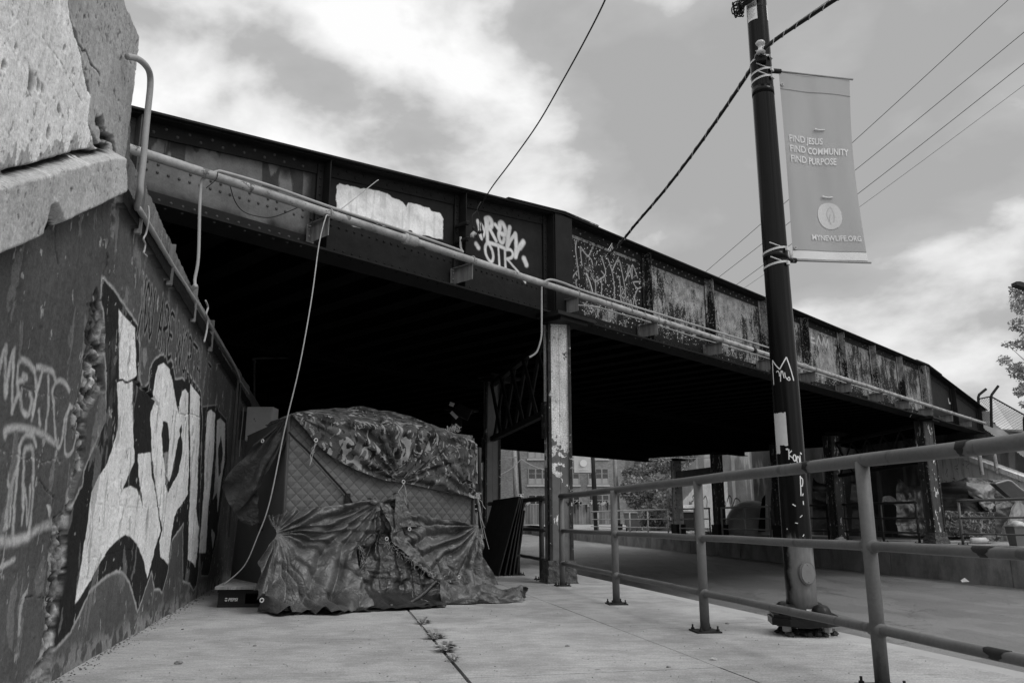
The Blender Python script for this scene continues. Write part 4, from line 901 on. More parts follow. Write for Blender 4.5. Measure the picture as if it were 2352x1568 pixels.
def camo_mat(name='camouflage_tarp', k=1.0, sc=1.0):
    m, t, b = base_mat(name, .55, spec=.4); u = N(t, 'ShaderNodeUVMap'); mp = N(t, 'ShaderNodeMapping'); mp.inputs['Scale'].default_value = (1*sc, .72*sc, 1); t.links.new(u.outputs[0], mp.inputs[0]); v = mp.outputs[0]
    def layer(sc, off, th, dist=1.5):
        sc = sc*1.15
        a = N(t, 'ShaderNodeVectorMath', operation='ADD'); t.links.new(v, a.inputs[0]); a.inputs[1].default_value = (off, off*.7, off*1.3)
        return maprange(t, noi(t, a.outputs[0], sc, 2.2, .5, dist), th-.004, th+.004, 0, 1)
    c = .052*k
    c = mixv(t, layer(4.2, 2.0, .54), c, .028*k); c = mixv(t, layer(5.5, 9.0, .575), c, .075*k)
    c = mixv(t, layer(6.0, 17.0, .585, 1.8), c, .010*k); e_ = layer(5.2, 31.0, .60, 2.0); c = mixv(t, e_, c, .215*k)
    c = mixv(t, layer(9.0, 44.0, .645, 2.2), c, .20*k)
    w = noi(t, tcoord(t), 5, 4); c = mth(t, 'MULTIPLY', c, maprange(t, w, .3, .7, .8, 1.15, False)); t.links.new(c, b.inputs['Base Color'])
    cr = N(t, 'ShaderNodeTexVoronoi', feature='DISTANCE_TO_EDGE'); a = N(t, 'ShaderNodeVectorMath', operation='ADD'); nn = N(t, 'ShaderNodeTexNoise'); vv = tcoord(t)
    t.links.new(vv, nn.inputs['Vector']); nn.inputs['Scale'].default_value = 6; t.links.new(vv, a.inputs[0]); t.links.new(nn.outputs['Color'], a.inputs[1]); t.links.new(a.outputs[0], cr.inputs['Vector']); cr.inputs['Scale'].default_value = 9
    n = bump(t, b, cr.outputs['Distance'], .22, .04); bump(t, b, noi(t, vv, 28, 5, .7), .25, .008, n); MATS[name] = m; return m
def tarp_mat(name, val, rough=.42, pale=.0):
    m, t, b = base_mat(name, rough, spec=.6); v = tcoord(t)
    c = mth(t, 'MULTIPLY', maprange(t, noi(t, v, 2.2, 6, .65), .3, .7, .55, 1.45, False), val)
    sc = maprange(t, noi(t, tcoord(t, (3, 3, 16)), 3, 6, .75), .60, .70, 0, .55); c = mixv(t, sc, c, val*2.4)
    sc2 = maprange(t, noi(t, tcoord(t, (16, 16, 3)), 3, 6, .75), .64, .72, 0, .5); c = mixv(t, sc2, c, val*2.2)
    t.links.new(c, b.inputs['Base Color'])
    r = N(t, 'ShaderNodeTexNoise', noise_type='RIDGED_MULTIFRACTAL') if 'RIDGED_MULTIFRACTAL' in [i.identifier for i in bpy.types.ShaderNodeTexNoise.bl_rna.properties['noise_type'].enum_items] else N(t, 'ShaderNodeTexNoise')
    t.links.new(v, r.inputs['Vector']); r.inputs['Scale'].default_value = 5; r.inputs['Detail'].default_value = 5
    cr = N(t, 'ShaderNodeTexVoronoi', feature='DISTANCE_TO_EDGE'); a = N(t, 'ShaderNodeVectorMath', operation='ADD'); nn = N(t, 'ShaderNodeTexNoise')
    t.links.new(v, nn.inputs['Vector']); nn.inputs['Scale'].default_value = 5; nn.inputs['Detail'].default_value = 3; t.links.new(v, a.inputs[0]); t.links.new(nn.outputs['Color'], a.inputs[1]); t.links.new(a.outputs[0], cr.inputs['Vector']); cr.inputs['Scale'].default_value = 8
    n = bump(t, b, r.outputs[0], .10, .02); n = bump(t, b, cr.outputs['Distance'], .26, .05, n); n = bump(t, b, noi(t, v, 22, 5, .75), .20, .010, n); bump(t, b, noi(t, v, 80, 4, .7), .3, .003, n)
    t.links.new(maprange(t, noi(t, v, 9, 5), .3, .7, rough-.1, rough+.15, False), b.inputs['Roughness']); MATS[name] = m; return m
def uvgrid(o, P, s=1.0):
    me = o.data; uv = me.uv_layers.new(name='UVMap'); du = np.zeros(P.shape[:2]); dv = np.zeros(P.shape[:2])
    du[:, 1:] = np.cumsum(np.linalg.norm(np.diff(P, axis=1), axis=-1), axis=1); dv[1:] = np.cumsum(np.linalg.norm(np.diff(P, axis=0), axis=-1), axis=0)
    du = np.broadcast_to(du.mean(0), du.shape)
    co = np.stack([du.ravel(), dv.ravel()], -1)*s; li = np.zeros(len(me.loops), int); me.loops.foreach_get('vertex_index', li); uv.data.foreach_set('uv', co[np.minimum(li, len(co)-1)].ravel())
def grommet(T, c, n, r=.017):
    mb = MB(); a, b = frame(n); ring = [c+r*(a*math.cos(q)+b*math.sin(q)) for q in np.linspace(0, 2*math.pi, 15)]; mb.tube(ring, .0055, 6, False); mb.build('grommet', M('eyelet_metal', .42, .4, .1, 5, 0, 40, metal=.0), T)
def strings(T, c, ends, r=.003, name='tie_string'):
    mb = MB()
    for e_ in ends:
        mid = [(c*(1-f)+np.asarray(e_)*f)+np.array([random.uniform(-.02, .02), 0, random.uniform(-.015, .015)])*math.sin(math.pi*f) for f in (0, .25, .5, .75, 1)]
        mb.tube(spline(mid, 4), r, 5)
    return mb.build(name, M('pale_string', .32, .8, .2, 9, .1, 60), T)
def tarps():
    T = thing('camouflage_tarp', 'camouflage patterned tarp draped over the roof and corner of the tent', 'tarp', TENT.P(1.1, 1.9, -.3)); mc = camo_mat()
    low = [(664, 957), (690, 985), (717, 1018), (745, 1043), (785, 1068), (840, 1092), (877, 1104), (912, 1108), (960, 1118), (1010, 1129), (1061, 1139)]
    lowp = [TP(u, v, .10) for u, v in low]+[TENT.P(2.24, 1.06, .0), TENT.P(2.26, 1.15, -.55)]
    mid = [(664, 956), (715, 978), (770, 1000), (830, 1028), (880, 1050), (925, 1062), (980, 1064), (1020, 1068), (1055, 1075)]
    midp = [TP(u, v, .12) for u, v in mid]+[TENT.P(2.27, 1.38, -.02), TENT.P(2.30, 1.45, -.6)]
    mid2 = [(664, 955), (715, 966), (770, 980), (830, 998), (880, 1008), (925, 1015), (980, 1020), (1025, 1022), (1056, 1030)]
    mid2p = [TP(u, v, .10) for u, v in mid2]+[TENT.P(2.28, 1.60, -.04), TENT.P(2.30, 1.60, -.6)]
    edg = [(664, 954), (700, 955), (750, 956), (800, 962), (850, 970), (900, 976), (950, 980), (1000, 984), (1040, 996)]
    edgp = [TP(u, v, .04) for u, v in edg]+[TENT.P(2.27, 1.71, -.10), TENT.P(2.27, 1.72, -.6)]
    top = [TENT.P(.02, 1.86, -.02)] + [TENT.P(a, z, d) for a, z, d in ((.25, 1.95, -.45), (.5, 2.0, -.6), (.8, 2.06, -.72), (1.1, 2.10, -.75), (1.4, 2.07, -.72), (1.7, 1.98, -.7), (1.95, 1.88, -.65), (2.1, 1.80, -.6), (2.2, 1.78, -.6), (2.27, 1.73, -.9))]
    bk = [TENT.P(.10, 1.84, -.9)] + [TENT.P(a, z, d) for a, z, d in ((.25, 1.90, -1.4), (.5, 1.92, -1.5), (.8, 1.95, -1.6), (1.1, 1.96, -1.6), (1.4, 1.94, -1.6), (1.7, 1.90, -1.6), (1.95, 1.84, -1.55), (2.1, 1.78, -1.5), (2.2, 1.72, -1.45), (2.3, 1.6, -1.4))]
    g0 = TENT.az_(912, 1108); 
    def fold(a, z):
        f = radial(a, z, g0, 10, .026, .75, .4, 1)+radial(a, z, (2.15, 1.08), 9, .018, .7, .2, 4)+radial(a, z, (.02, 1.86), 13, .012, .9, 1.0, 2)
        return f+(fbm(a*5, z*5, 4, 3)-.5)*.045+(fbm(a*16, z*16, 3, 5)-.5)*.012
    P = drape([lowp, midp, mid2p, edgp, top, bk], 200, 130, fold)
    mb = MB(); mb.grid(P); o = mb.build('sheet', mc, T, True); uvgrid(o, P)
    for u, v in ((912, 1107), (713, 1013)): grommet(T, TP(u, v, .145), TN)
    c = TP(912, 1109, .145); strings(T, c, [TP(898, 1132, .16), TP(919, 1155, .13), TP(920, 1160, .13)])
    c = TP(713, 1016, .13); strings(T, c, [TP(707, 1044, .12), TP(705, 1062, .12), TP(711, 1040, .13), TP(701, 1070, .12)])
    c = TENT.P(2.24, 1.09, .06); strings(T, c, [TENT.P(2.30, .80, .09), TENT.P(2.37, .74, .03), TENT.P(2.32, .62, .09), TENT.P(2.45, .50, -.0), TENT.P(2.34, .95, .09)], .0035)
    mb = MB()
    for i in range(70):
        a = TP(1030+random.uniform(-10, 18), 984+random.uniform(-2, 10), .06); mb.tube([a, a+np.array([random.uniform(-.03, .03), random.uniform(-.02, .02), random.uniform(.0, .05)])], .002, 3)
    mb.build('frayed_edge', M('pale_string', .32), T)
    # left hanging wing of a second tarp
    T = thing('dark_tarp', 'dark gathered tarp hanging from the left corner of the tent towards the wall', 'tarp', TENT.P(0, 1.8, 0)); ml = tarp_mat('dark_tarp_sheet', .028, .5)
    pl_ = Plane(TENT.P(.0, 0, .02), math.radians(90+22))      # a sheet swinging out left of the corner
    q = lambda u, v, d=0.0: pl_.hit(u, v)-pl_.n*d
    c6b = lambda x, y: ((880+x/2.6135)*.5742, (1500+y/2.6135)*.5742)
    r1 = [(735, 425), (640, 480), (560, 560), (400, 690), (260, 850), (130, 980), (20, 1170)]
    r2 = [(728, 440), (650, 540), (560, 660), (430, 830), (300, 1000), (170, 1130), (30, 1240)]
    r3 = [(724, 460), (670, 600), (590, 750), (480, 920), (370, 1080), (240, 1230), (90, 1330)]
    r4 = [(722, 480), (690, 620), (640, 760), (560, 880), (450, 1040), (380, 1180), (150, 1450)]
    r5 = [(720, 500), (690, 640), (650, 770), (590, 880), (480, 1050), (390, 1200), (370, 1350)]
    P = drape([[q(*c6b(x, y), .03*(i % 2)) for x, y in r] for i, r in enumerate((r1, r2, r3, r4))], 90, 60, lambda a, z: radial(a, z, (.0, 1.85), 22, .020, 1.3, .3, 3)+(fbm(a*9, z*9, 4, 2)-.5)*.05)
    mb = MB(); mb.grid(P); mb.build('sheet', ml, T, True)
    P = drape([[q(*c6b(x, y), .06) for x, y in r] for r in (((30, 1240), (110, 1300), (250, 1230), (340, 1140)), ((80, 1340), (150, 1400), (260, 1390), (360, 1330)), ((120, 1450), (170, 1480), (260, 1500), (360, 1420)), ((200, 1540), (240, 1570), (290, 1570), (355, 1530)))], 40, 40, lambda a, z: (fbm(a*10, z*10, 4, 2)-.5)*.07)
    mb = MB(); mb.grid(P); mb.build('hanging_end', ml, T, True)
    pt = c6b(428, 692); grommet(T, q(*pt)+TN*.05, -pl_.n, .015)
    # lower tarp ------------------------------------------------------------
    T = thing('grey_tarp', 'torn dusty grey tarp wrapped round the foot of the tent and spread on the pavement', 'tarp', TENT.P(1, 0, .3)); mt = tarp_mat('grey_tarp_sheet', .066, .42); mt2 = tarp_mat('grey_tarp_inner', .017, .38)
    c4 = lambda x, y: (459.4+x*.4027, 861.3+y*.4027)
    def mk(rows, offs, C_, R_, fold, name, mat):
        rr = []
        for r, of in zip(rows, offs):
            pts = []
            for x, y in r:
                u, v = c4(x, y)
                if of == 'g': pts.append(gz(u, v, .012))
                elif isinstance(of, tuple):     # part way between the wall plane and the ground footprint
                    p = TP(u, v, .06); d = ray(u, v); k = of[0]; pl2 = TENT.P(0, 0, k); pts.append(CP+d*(np.dot(pl2-CP, TN)/np.dot(d, TN)))
                else: pts.append(TP(u, v, of))
            rr.append(pts)
        P = drape(rr, C_, R_, fold); mb = MB(); mb.grid(P); return mb.build(name, mat, T, True)
    A1, A2, A3 = TENT.az_(*c4(990, 730)), TENT.az_(*c4(400, 905)), TENT.az_(*c4(1090, 680)); A4 = TENT.az_(*c4(1365, 1170)); A5 = TENT.az_(*c4(1560, 860))
    def f1(a, z): return radial(a, z, A1, 13, .042, 1.3, .5, 1)+radial(a, z, A2, 12, .052, 1.4, .1, 2)+(fbm(a*4, z*4, 4, 3)-.5)*.08+np.abs(fbm(a*3+z*2, z*6-a*2, 3, 6)-.5)*.12
    # left sheet
    top = [(365, 805), (430, 800), (480, 782), (600, 768), (700, 756), (850, 738), (940, 708), (990, 722)]
    m1 = [(380, 860), (430, 870), (520, 870), (640, 850), (750, 840), (860, 820), (940, 780), (995, 780)]
    m2 = [(402, 912), (440, 930), (530, 950), (650, 960), (760, 960), (850, 950), (920, 930), (985, 880)]
    m3 = [(350, 1010), (420, 1040), (520, 1070), (640, 1080), (740, 1080), (830, 1060), (890, 1020), (930, 960)]
    m4 = [(322, 1130), (400, 1160), (500, 1200), (620, 1210), (720, 1210), (800, 1180), (860, 1120), (905, 1060)]
    m5 = [(335, 1240), (420, 1280), (520, 1300), (630, 1300), (720, 1300), (800, 1280), (870, 1230), (925, 1150)]
    bt = [(348, 1335), (430, 1366), (520, 1362), (600, 1358), (700, 1362), (790, 1360), (880, 1345), (960, 1330)]
    mk([top, m1, m2, m3, m4, m5, bt], [.07, .10, .14, (.24,), (.36,), (.46,), 'g'], 190, 130, f1, 'left_sheet', mt)
    # right sheet
    top = [(1000, 725), (1050, 705), (1090, 673), (1130, 725), (1200, 792), (1300, 822), (1430, 838), (1560, 852)]
    m1 = [(1010, 800), (1060, 800), (1110, 790), (1160, 800), (1230, 850), (1320, 880), (1440, 890), (1562, 900)]
    m2 = [(1040, 900), (1090, 900), (1140, 900), (1200, 930), (1280, 960), (1370, 980), (1470, 980), (1575, 960)]
    m3 = [(1130, 990), (1170, 1000), (1220, 1020), (1280, 1050), (1350, 1080), (1430, 1090), (1520, 1070), (1610, 1030)]
    m4 = [(1230, 1080), (1260, 1090), (1300, 1100), (1340, 1120), (1400, 1150), (1470, 1150), (1560, 1140), (1650, 1100)]
    bt = [(1300, 1150), (1330, 1160), (1370, 1180), (1420, 1200), (1480, 1200), (1550, 1205), (1620, 1200), (1692, 1196)]
    mk([top, m1, m2, m3, m4, bt], [.08, .11, .14, (.16,), (.20,), (.24,)], 150, 110, lambda a, z: radial(a, z, A1, 12, .024, .8, 1.5, 4)+radial(a, z, A3, 12, .026, .6, .5, 5)+radial(a, z, A5, 12, .045, 1.1, .5, 6)+(fbm(a*6, z*6, 4, 3)-.5)*.05+np.abs(fbm(a*6+z*2, z*3-a*2, 3, 6)-.5)*.10, 'right_sheet', mt)
    # dark inner sheet between them
    top = [(985, 880), (1020, 890), (1060, 880), (1110, 900), (1160, 940), (1210, 990)]
    m1 = [(930, 980), (980, 980), (1050, 990), (1120, 1010), (1200, 1050), (1270, 1080)]
    m2 = [(905, 1100), (970, 1110), (1050, 1120), (1140, 1130), (1240, 1150), (1350, 1170)]
    m3 = [(870, 1220), (960, 1230), (1060, 1240), (1170, 1240), (1270, 1250), (1370, 1260)]
    bt = [(830, 1345), (930, 1345), (1050, 1338), (1180, 1330), (1300, 1325), (1420, 1300)]
    mk([top, m1, m2, m3, bt], [.05, (.12,), (.22,), (.32,), 'g'], 120, 90, lambda a, z: radial(a, z, A3, 14, .030, 1.0, .8, 2)+(fbm(a*7, z*7, 4, 5)-.5)*.06+np.abs(fbm(a*4, z*10, 3, 6)-.5)*.09, 'inner_sheet', mt2)
    # torn flap hanging in the middle
    mk([[(1075, 690), (1090, 672), (1100, 680), (1112, 700)], [(1062, 760), (1090, 755), (1120, 760), (1140, 780)], [(1055, 820), (1090, 815), (1130, 820), (1165, 840)], [(1062, 880), (1100, 865), (1140, 862), (1180, 862)]], [.17, .20, .21, .22], 40, 40, lambda a, z: radial(a, z, A3, 18, .01, .4, .2, 3)+(fbm(a*20, z*20, 3, 5)-.5)*.03, 'flap', mt)
    mk([[(1000, 760), (1020, 740), (1045, 730)], [(1040, 860), (1070, 850), (1100, 860)], [(1090, 940), (1140, 930), (1190, 950)], [(1170, 1010), (1220, 1010), (1260, 1020)], [(1230, 1075), (1260, 1060), (1290, 1075)]], [.14, .19, (.22,), (.26,), (.30,)], 40, 70, lambda a, z: (fbm(a*18, z*18, 3, 5)-.5)*.05, 'torn_strip', mt)
    # corner flap with an eyelet, cord from the knot, trailing end and hem
    mk([[(1340, 1050), (1380, 1090), (1420, 1110)], [(1375, 1130), (1430, 1140), (1480, 1150)], [(1390, 1180), (1450, 1180), (1515, 1155)]], [(.30,), (.32,), (.34,)], 30, 30, lambda a, z: (fbm(a*12, z*12, 3, 5)-.5)*.03, 'corner_flap', mt2)
    # right rear fold that falls outside the corner
    P = drape([[TENT.P(2.23, .98, .02), TENT.P(2.27, .98, -.1), TENT.P(2.30, .95, -.3)], [TENT.P(2.24, .6, .06), TENT.P(2.36, .6, -.1), TENT.P(2.42, .6, -.35)], [TENT.P(2.25, .3, .10), TENT.P(2.46, .3, -.1), TENT.P(2.55, .3, -.4)], [TENT.P(2.28, .01, .16), TENT.P(2.58, .01, -.02), TENT.P(2.72, .01, -.4)]], 40, 50, lambda a, z: radial(a, z, (2.25, 1.0), 16, .02, 1.0, .2, 3))
    mb = MB(); mb.grid(P); mb.build('corner_fold', mt2, T, True)
    # trailing end lying on the pavement
    tr = [(1370, 1180), (1480, 1200), (1600, 1195), (1640, 1178), (1700, 1215), (1750, 1235), (1790, 1212), (1815, 1215)]
    bb = [(1378, 1300), (1480, 1302), (1560, 1300), (1620, 1296), (1700, 1297), (1760, 1294), (1800, 1290), (1850, 1287)]
    P = []
    base = [gz(*c4(x, y), .01) for x, y in bb]; back = [gz(*c4(x, y+70), .01) for x, y in tr]
    tops = []
    for (x, y), (x2, y2) in zip(tr, bb):
        p = gz(*c4(x2, y2)); d = ray(*c4(x, y)); yy = p[1]+.10; q2 = CP+d*(yy/d[1]); tops.append(q2)
    midr = [(a*.45+b*.55)+np.array([0, -.06, .02]) for a, b in zip(tops, base)]
    bkr = [q2*[1, 1, 0]+np.array([0, .16, .01]) for q2 in tops]
    P = drape([base, midr, tops, bkr], 110, 60, lambda a, z: (fbm(a*7, z*10, 4, 3)-.5)*.07+.012*np.sin(a*38+3*fbm(a*2, z*6, 3, 2)*6))
    mb = MB(); mb.grid(P); mb.build('trailing_end', mt, T, True)
    c = gz(*c4(1808, 1287), .0); G = np.zeros((16, 34, 3))
    for i in range(16):
        for j in range(34):
            th = j*.30; rr = .085*(1-.012*j)*(.8+.45*mnoise.noise(Vector((i*.45, math.cos(th), math.sin(th)))));
            ax_ = i/15; G[i, j] = c+np.array([-.16+.25*ax_+.02*math.sin(th*2), .10-.03*ax_, .075*(.75+.35*ax_)])+np.array([.25*math.cos(th)*rr, math.cos(th)*rr, math.sin(th)*rr*(.8+.25*ax_)])
    mb = MB(); mb.grid(G); mb.build('rolled_end', mt, T, True)
    mb = MB(); hem = [(345, 1290), (347, 1330), (425, 1371), (520, 1366), (600, 1361), (650, 1352), (700, 1362), (780, 1367), (850, 1352), (905, 1345), (1000, 1341), (1150, 1340), (1250, 1330), (1300, 1318), (1330, 1326), (1400, 1322)]
    hp = [gz(*c4(x, y), .006) for x, y in hem]; G = np.zeros((4, 160, 3)); sp_ = np.array(spline(hp, 12)); sp_ = np.stack([np.interp(np.linspace(0, len(sp_)-1, 160), range(len(sp_)), sp_[:, k]) for k in range(3)], -1)
    for i in range(4):
        for j in range(160): G[i, j] = sp_[j]+np.array([0, .055*i, .004+.022*abs(math.sin(j*.22+.6*math.sin(j*.07)))*(1 if i == 0 else .5)+.02*(i == 3)])
    mb.grid(G); mb.build('hem', mt2, T, True)
    for x, y, of in ((1065, 932, .24), (1477, 1150, .38), (352, 1282, .60), (1195, 877, .24)):
        u, v = c4(x, y); d = ray(u, v); pl2 = TENT.P(0, 0, of); grommet(T, CP+d*(np.dot(pl2-CP, TN)/np.dot(d, TN)), TN, .016)
    mb = MB(); 
    def off(x, y, of): u, v = c4(x, y); d = ray(u, v); return CP+d*(np.dot(TENT.P(0, 0, of)-CP, TN)/np.dot(d, TN))
    mb.tube(spline([off(1365, 1165, .40), off(1330, 1190, .44), off(1280, 1240, .50), off(1210, 1290, .56), off(1150, 1312, .60), (off(1080, 1316, .62))], 6), [.022]*31, 6); mb.build('cord', mt2, T, True)
    mb = MB(); mb.blob(off(1365, 1165, .42), .045, (1.2, 1, 1), .3, 9, 7); mb.build('knot', mt, T, True); mb = MB(); mb.blob(off(990, 725, .16), .04, (1.4, 1, .8), .3, 9, 7); mb.build('knot', mt, T, True)
    fr = MB()
    for (x0, y0, x1, y1, of, n_) in ((1290, 1090, 1370, 1170, .37, 40), (870, 1230, 950, 1290, .52, 60), (1060, 940, 1180, 1040, .26, 40), (1370, 1180, 1400, 1280, .44, 40), (1180, 1040, 1300, 1110, .32, 40), (905, 950, 945, 1100, .26, 30), (1210, 1230, 1310, 1300, .5, 24), (720, 1310, 900, 1330, .6, 30)):
        for i in range(n_):
            f = random.random(); p = off(x0+(x1-x0)*f+random.uniform(-9, 9), y0+(y1-y0)*f+random.uniform(-9, 9), of+.02)
            q_ = p+np.array([random.uniform(-.045, .045), random.uniform(-.02, .02), random.uniform(-.07, .02)]); mb_ = (p+q_)/2+np.array([random.uniform(-.015, .015), 0, random.uniform(-.01, .02)]); fr.tube([p, mb_, q_], .0016, 3)
    fr.build('frayed_threads', M('pale_string', .32), T)['kind'] = 'stuff'
tarps()
# ---- crate, board, leaning sheets, electrical box
def text_mesh(body, size, bold=0.0, shear=0.0, align='LEFT', sx=1.0):
    cu = bpy.data.curves.new('t', 'FONT'); cu.body = body; cu.size = size; cu.offset = bold; cu.shear = shear; cu.align_x = align; cu.resolution_u = 3
    o = bpy.data.objects.new('t', cu); COL.objects.link(o); dg = bpy.context.evaluated_depsgraph_get(); me = bpy.data.meshes.new_from_object(o.evaluated_get(dg))
    v = np.array([x.co[:] for x in me.vertices]).reshape(-1, 3); v[:, 0] *= sx; f = [tuple(p.vertices) for p in me.polygons]
    bpy.data.objects.remove(o); bpy.data.curves.remove(cu); bpy.data.meshes.remove(me); return v, f
def crates():
    m = M('crate_plastic', .022, .5, .2, 5, .1, 50); az = math.radians(-4); e = np.array([math.sin(az), math.cos(az), 0]); r = np.array([math.cos(az), -math.sin(az), 0])
    def crate(o, label, logo):
        T = thing('plastic_crate', label, 'crate', o, 'crates under the plywood board'); w, d, h = .50, .36, .165
        mb = MB()
        for (x, z0, z1) in ((0, 0, h), (.27-.0, 0, .035), ):
            pass
        mb.obox(o, r*.26, e*.014, (0, 0, h)); mb.obox(o+r*.261, r*.22, e*.014, (0, 0, .032)); mb.obox(o+r*.261+(0, 0, h-.04), r*.22, e*.014, (0, 0, .04)); mb.obox(o+r*.4815, r*.02, e*.014, (0, 0, h))
        mb.obox(o+e*(d-.014), r*w, e*.014, (0, 0, h)); mb.obox(o+e*.0145, r*.014, e*(d-.03), (0, 0, h)); mb.obox(o+r*(w-.014)+e*.0145, r*.014, e*(d-.03), (0, 0, h)); mb.obox(o+e*.0145+r*.0145, r*(w-.03), e*(d-.03), (0, 0, .014))
        mb.obox(o-r*.006-e*.007+(0, 0, h-.028), r*(w+.012), e*.006, (0, 0, .028)); mb.obox(o-r*.004-e*.007, r*(w+.008), e*.006, (0, 0, .02))
        mb.build('body', m, T)
        if logo:
            mw = M('white_print', .62, .5, .05, 5, 0, 40); v, f = text_mesh('PEPSI', .040, .0016, .2); mb = MB()
            mb.add([o+r*(.098+x)+(0, 0, .058+y)-e*.0015 for x, y, _ in v], f)
            mb.build('lettering', mw, T); mb = MB(); c = o+r*.079+(0, 0, .072)-e*.0015
            for sg in (1, -1):
                pts = [c+r*.014*math.cos(q)+np.array([0, 0, sg*(.003+.014*math.sin(q))]) for q in np.linspace(.15, math.pi-.15, 12)]
                mb.add(pts, [tuple(range(12))] if sg < 0 else [tuple(reversed(range(12)))])
            mb.build('round_emblem', mw, T)
    o = gz(499, 1394); crate(np.array([o[0], o[1], 0]), 'dark drinks crate with white lettering under the front of the plywood board', True)
    o2 = o+e*1.5-r*.1; crate(np.array([o2[0], o2[1], 0]), 'dark crate under the far end of the plywood board', False)
    mb = MB(); a = np.array([o[0]-.02, o[1]-.05, .168]); mb.prism([a, a+r*.56, a+r*.40+e*2.1, a-r*.30+e*2.15], (0, 0, .026))
    m_, t, b = base_mat('plywood', .7, spec=.3); c = mth(t, 'MULTIPLY', maprange(t, noi(t, tcoord(t, (12, 1.2, 1)), 4, 6), .3, .7, .7, 1.2, False), .26); ch = maprange(t, noi(t, tcoord(t), 14, 6), .60, .63, 0, 1); c = mixv(t, ch, c, .42); t.links.new(c, b.inputs['Base Color'])
    tag(mb.build('plywood_board', m_), 'worn pale plywood board laid across two crates beside the tent', 'board')
    # boards leaning on the rail
    mbk = M('dark_boards', .034, .75, .4, 2, .3, 20, streak=True)
    d = np.array([math.sin(math.radians(-11)), math.cos(math.radians(-11)), 0]); rr = np.array([d[1], -d[0], 0])
    lab = ['largest dark board at the front of the stack leaning on the railing', 'second dark board of the stack leaning on the railing', 'third dark board of the stack, standing steeper', 'fourth dark board of the stack, next to the railing post', 'rearmost dark board of the stack, almost upright']
    for i, (xb, xt, y0, L, h) in enumerate([(-.19, .13, 12.45, 2.4, 1.22), (-.10, .155, 12.5, 2.4, 1.20), (-.03, .175, 12.55, 2.3, 1.17), (.03, .195, 12.6, 2.3, 1.10), (.085, .21, 12.7, 2.2, .98)]):
        p0 = np.array([xb, y0, .002]); up = np.array([xt-xb, 0, math.sqrt(h*h-(xt-xb)**2)]); mb = MB(); mb.obox(p0, d*L, up, nrm(np.cross(up, d))*.016)
        tag(mb.build('leaning_board', mbk), lab[i], 'board', 'boards leaning on the railing')
    # electrical box on the wall under the bridge
    T = thing('electrical_box', 'pale square electrical box fixed to the wall behind the tent corner', 'electrical box', (-3.9, 12.0, 1.95)); mbx = M('box_paint', .42, .5, .15, 3, .1, 30, dark=.07, darkth=.66, darksc=3)
    y = 11.6; a = at(563, 1012, y); b_ = at(563, 934, y); c = at(621, 1010, y)
    mb = MB(); mb.obox(a, (c-a)*[1, 1, 0]*1.02, (0, .28, 0), (0, 0, b_[2]-a[2])); mb.build('cabinet', mbx, T); mb = MB(); mb.obox(a-np.array([.0, .012, -.012]), (c-a)*[1, 1, 0]-np.array([.006, 0, 0]), (0, .0105, 0), (0, 0, b_[2]-a[2]-.03)); mb.build('door', mbx, T)
    mb = MB(); mb.obox(a-np.array([.36, -.06, -.02]), (.355, 0, 0), (0, .05, 0), (0, 0, .42)); mb.build('mounting_plate', M('grey_steel', .08, .6), T)
    mb = MB(); mb.tube([WALL.P(6.4, 2.7, .05), WALL.P(6.45, 1.2, .05)], .022, 8); mb.tube([WALL.P(6.75, 2.7, .05), WALL.P(6.8, .6, .05)], .016, 8)
    tag(mb.build('wall_conduit', M('grey_steel', .08, .6)), 'dark vertical conduit pair on the wall beside the electrical box', 'conduit')
    mb = MB(); mb.tube(spline([at(559, 936, 11.5), at(556, 980, 11.5), at(552, 1010, 11.5), at(550, 1048, 11.5)], 5), .006, 5); tag(mb.build('loose_wire', M('pale_string', .32)), 'thin pale wire hanging down past the electrical box', 'wire')
crates()
# ================================================================== RAILINGS
def rail_mat(name='rail_paint', val=.12):
    m, t, b = base_mat(name, .5, spec=.4); v = tcoord(t)
    c = mth(t, 'MULTIPLY', maprange(t, noi(t, v, 3, 6), .3, .7, .82, 1.15, False), val)
    c = mth(t, 'MULTIPLY', c, maprange(t, noi(t, v, 60, 4), .3, .7, .9, 1.08, False))
    k = maprange(t, noi(t, v, 2.6, 7, .62), .70, .71, 0, 1); c = mixv(t, k, c, .022); k2 = maprange(t, noi(t, v, 11, 7, .7), .69, .70, 0, .8); c = mixv(t, k2, c, .30)
    k3 = maprange(t, noi(t, tcoord(t, (3, 3, 1)), 4, 5), .60, .68, 0, .5); c = mixv(t, k3, c, .045)
    t.links.new(c, b.inputs['Base Color']); bump(t, b, mth(t, 'ADD', k, mth(t, 'MULTIPLY', noi(t, v, 70, 4), .25)), .35, .003); MATS[name] = m; return m
mrail = rail_mat(); mrust = M('bare_pipe', .022, .6, .4, 9, .4, 60)
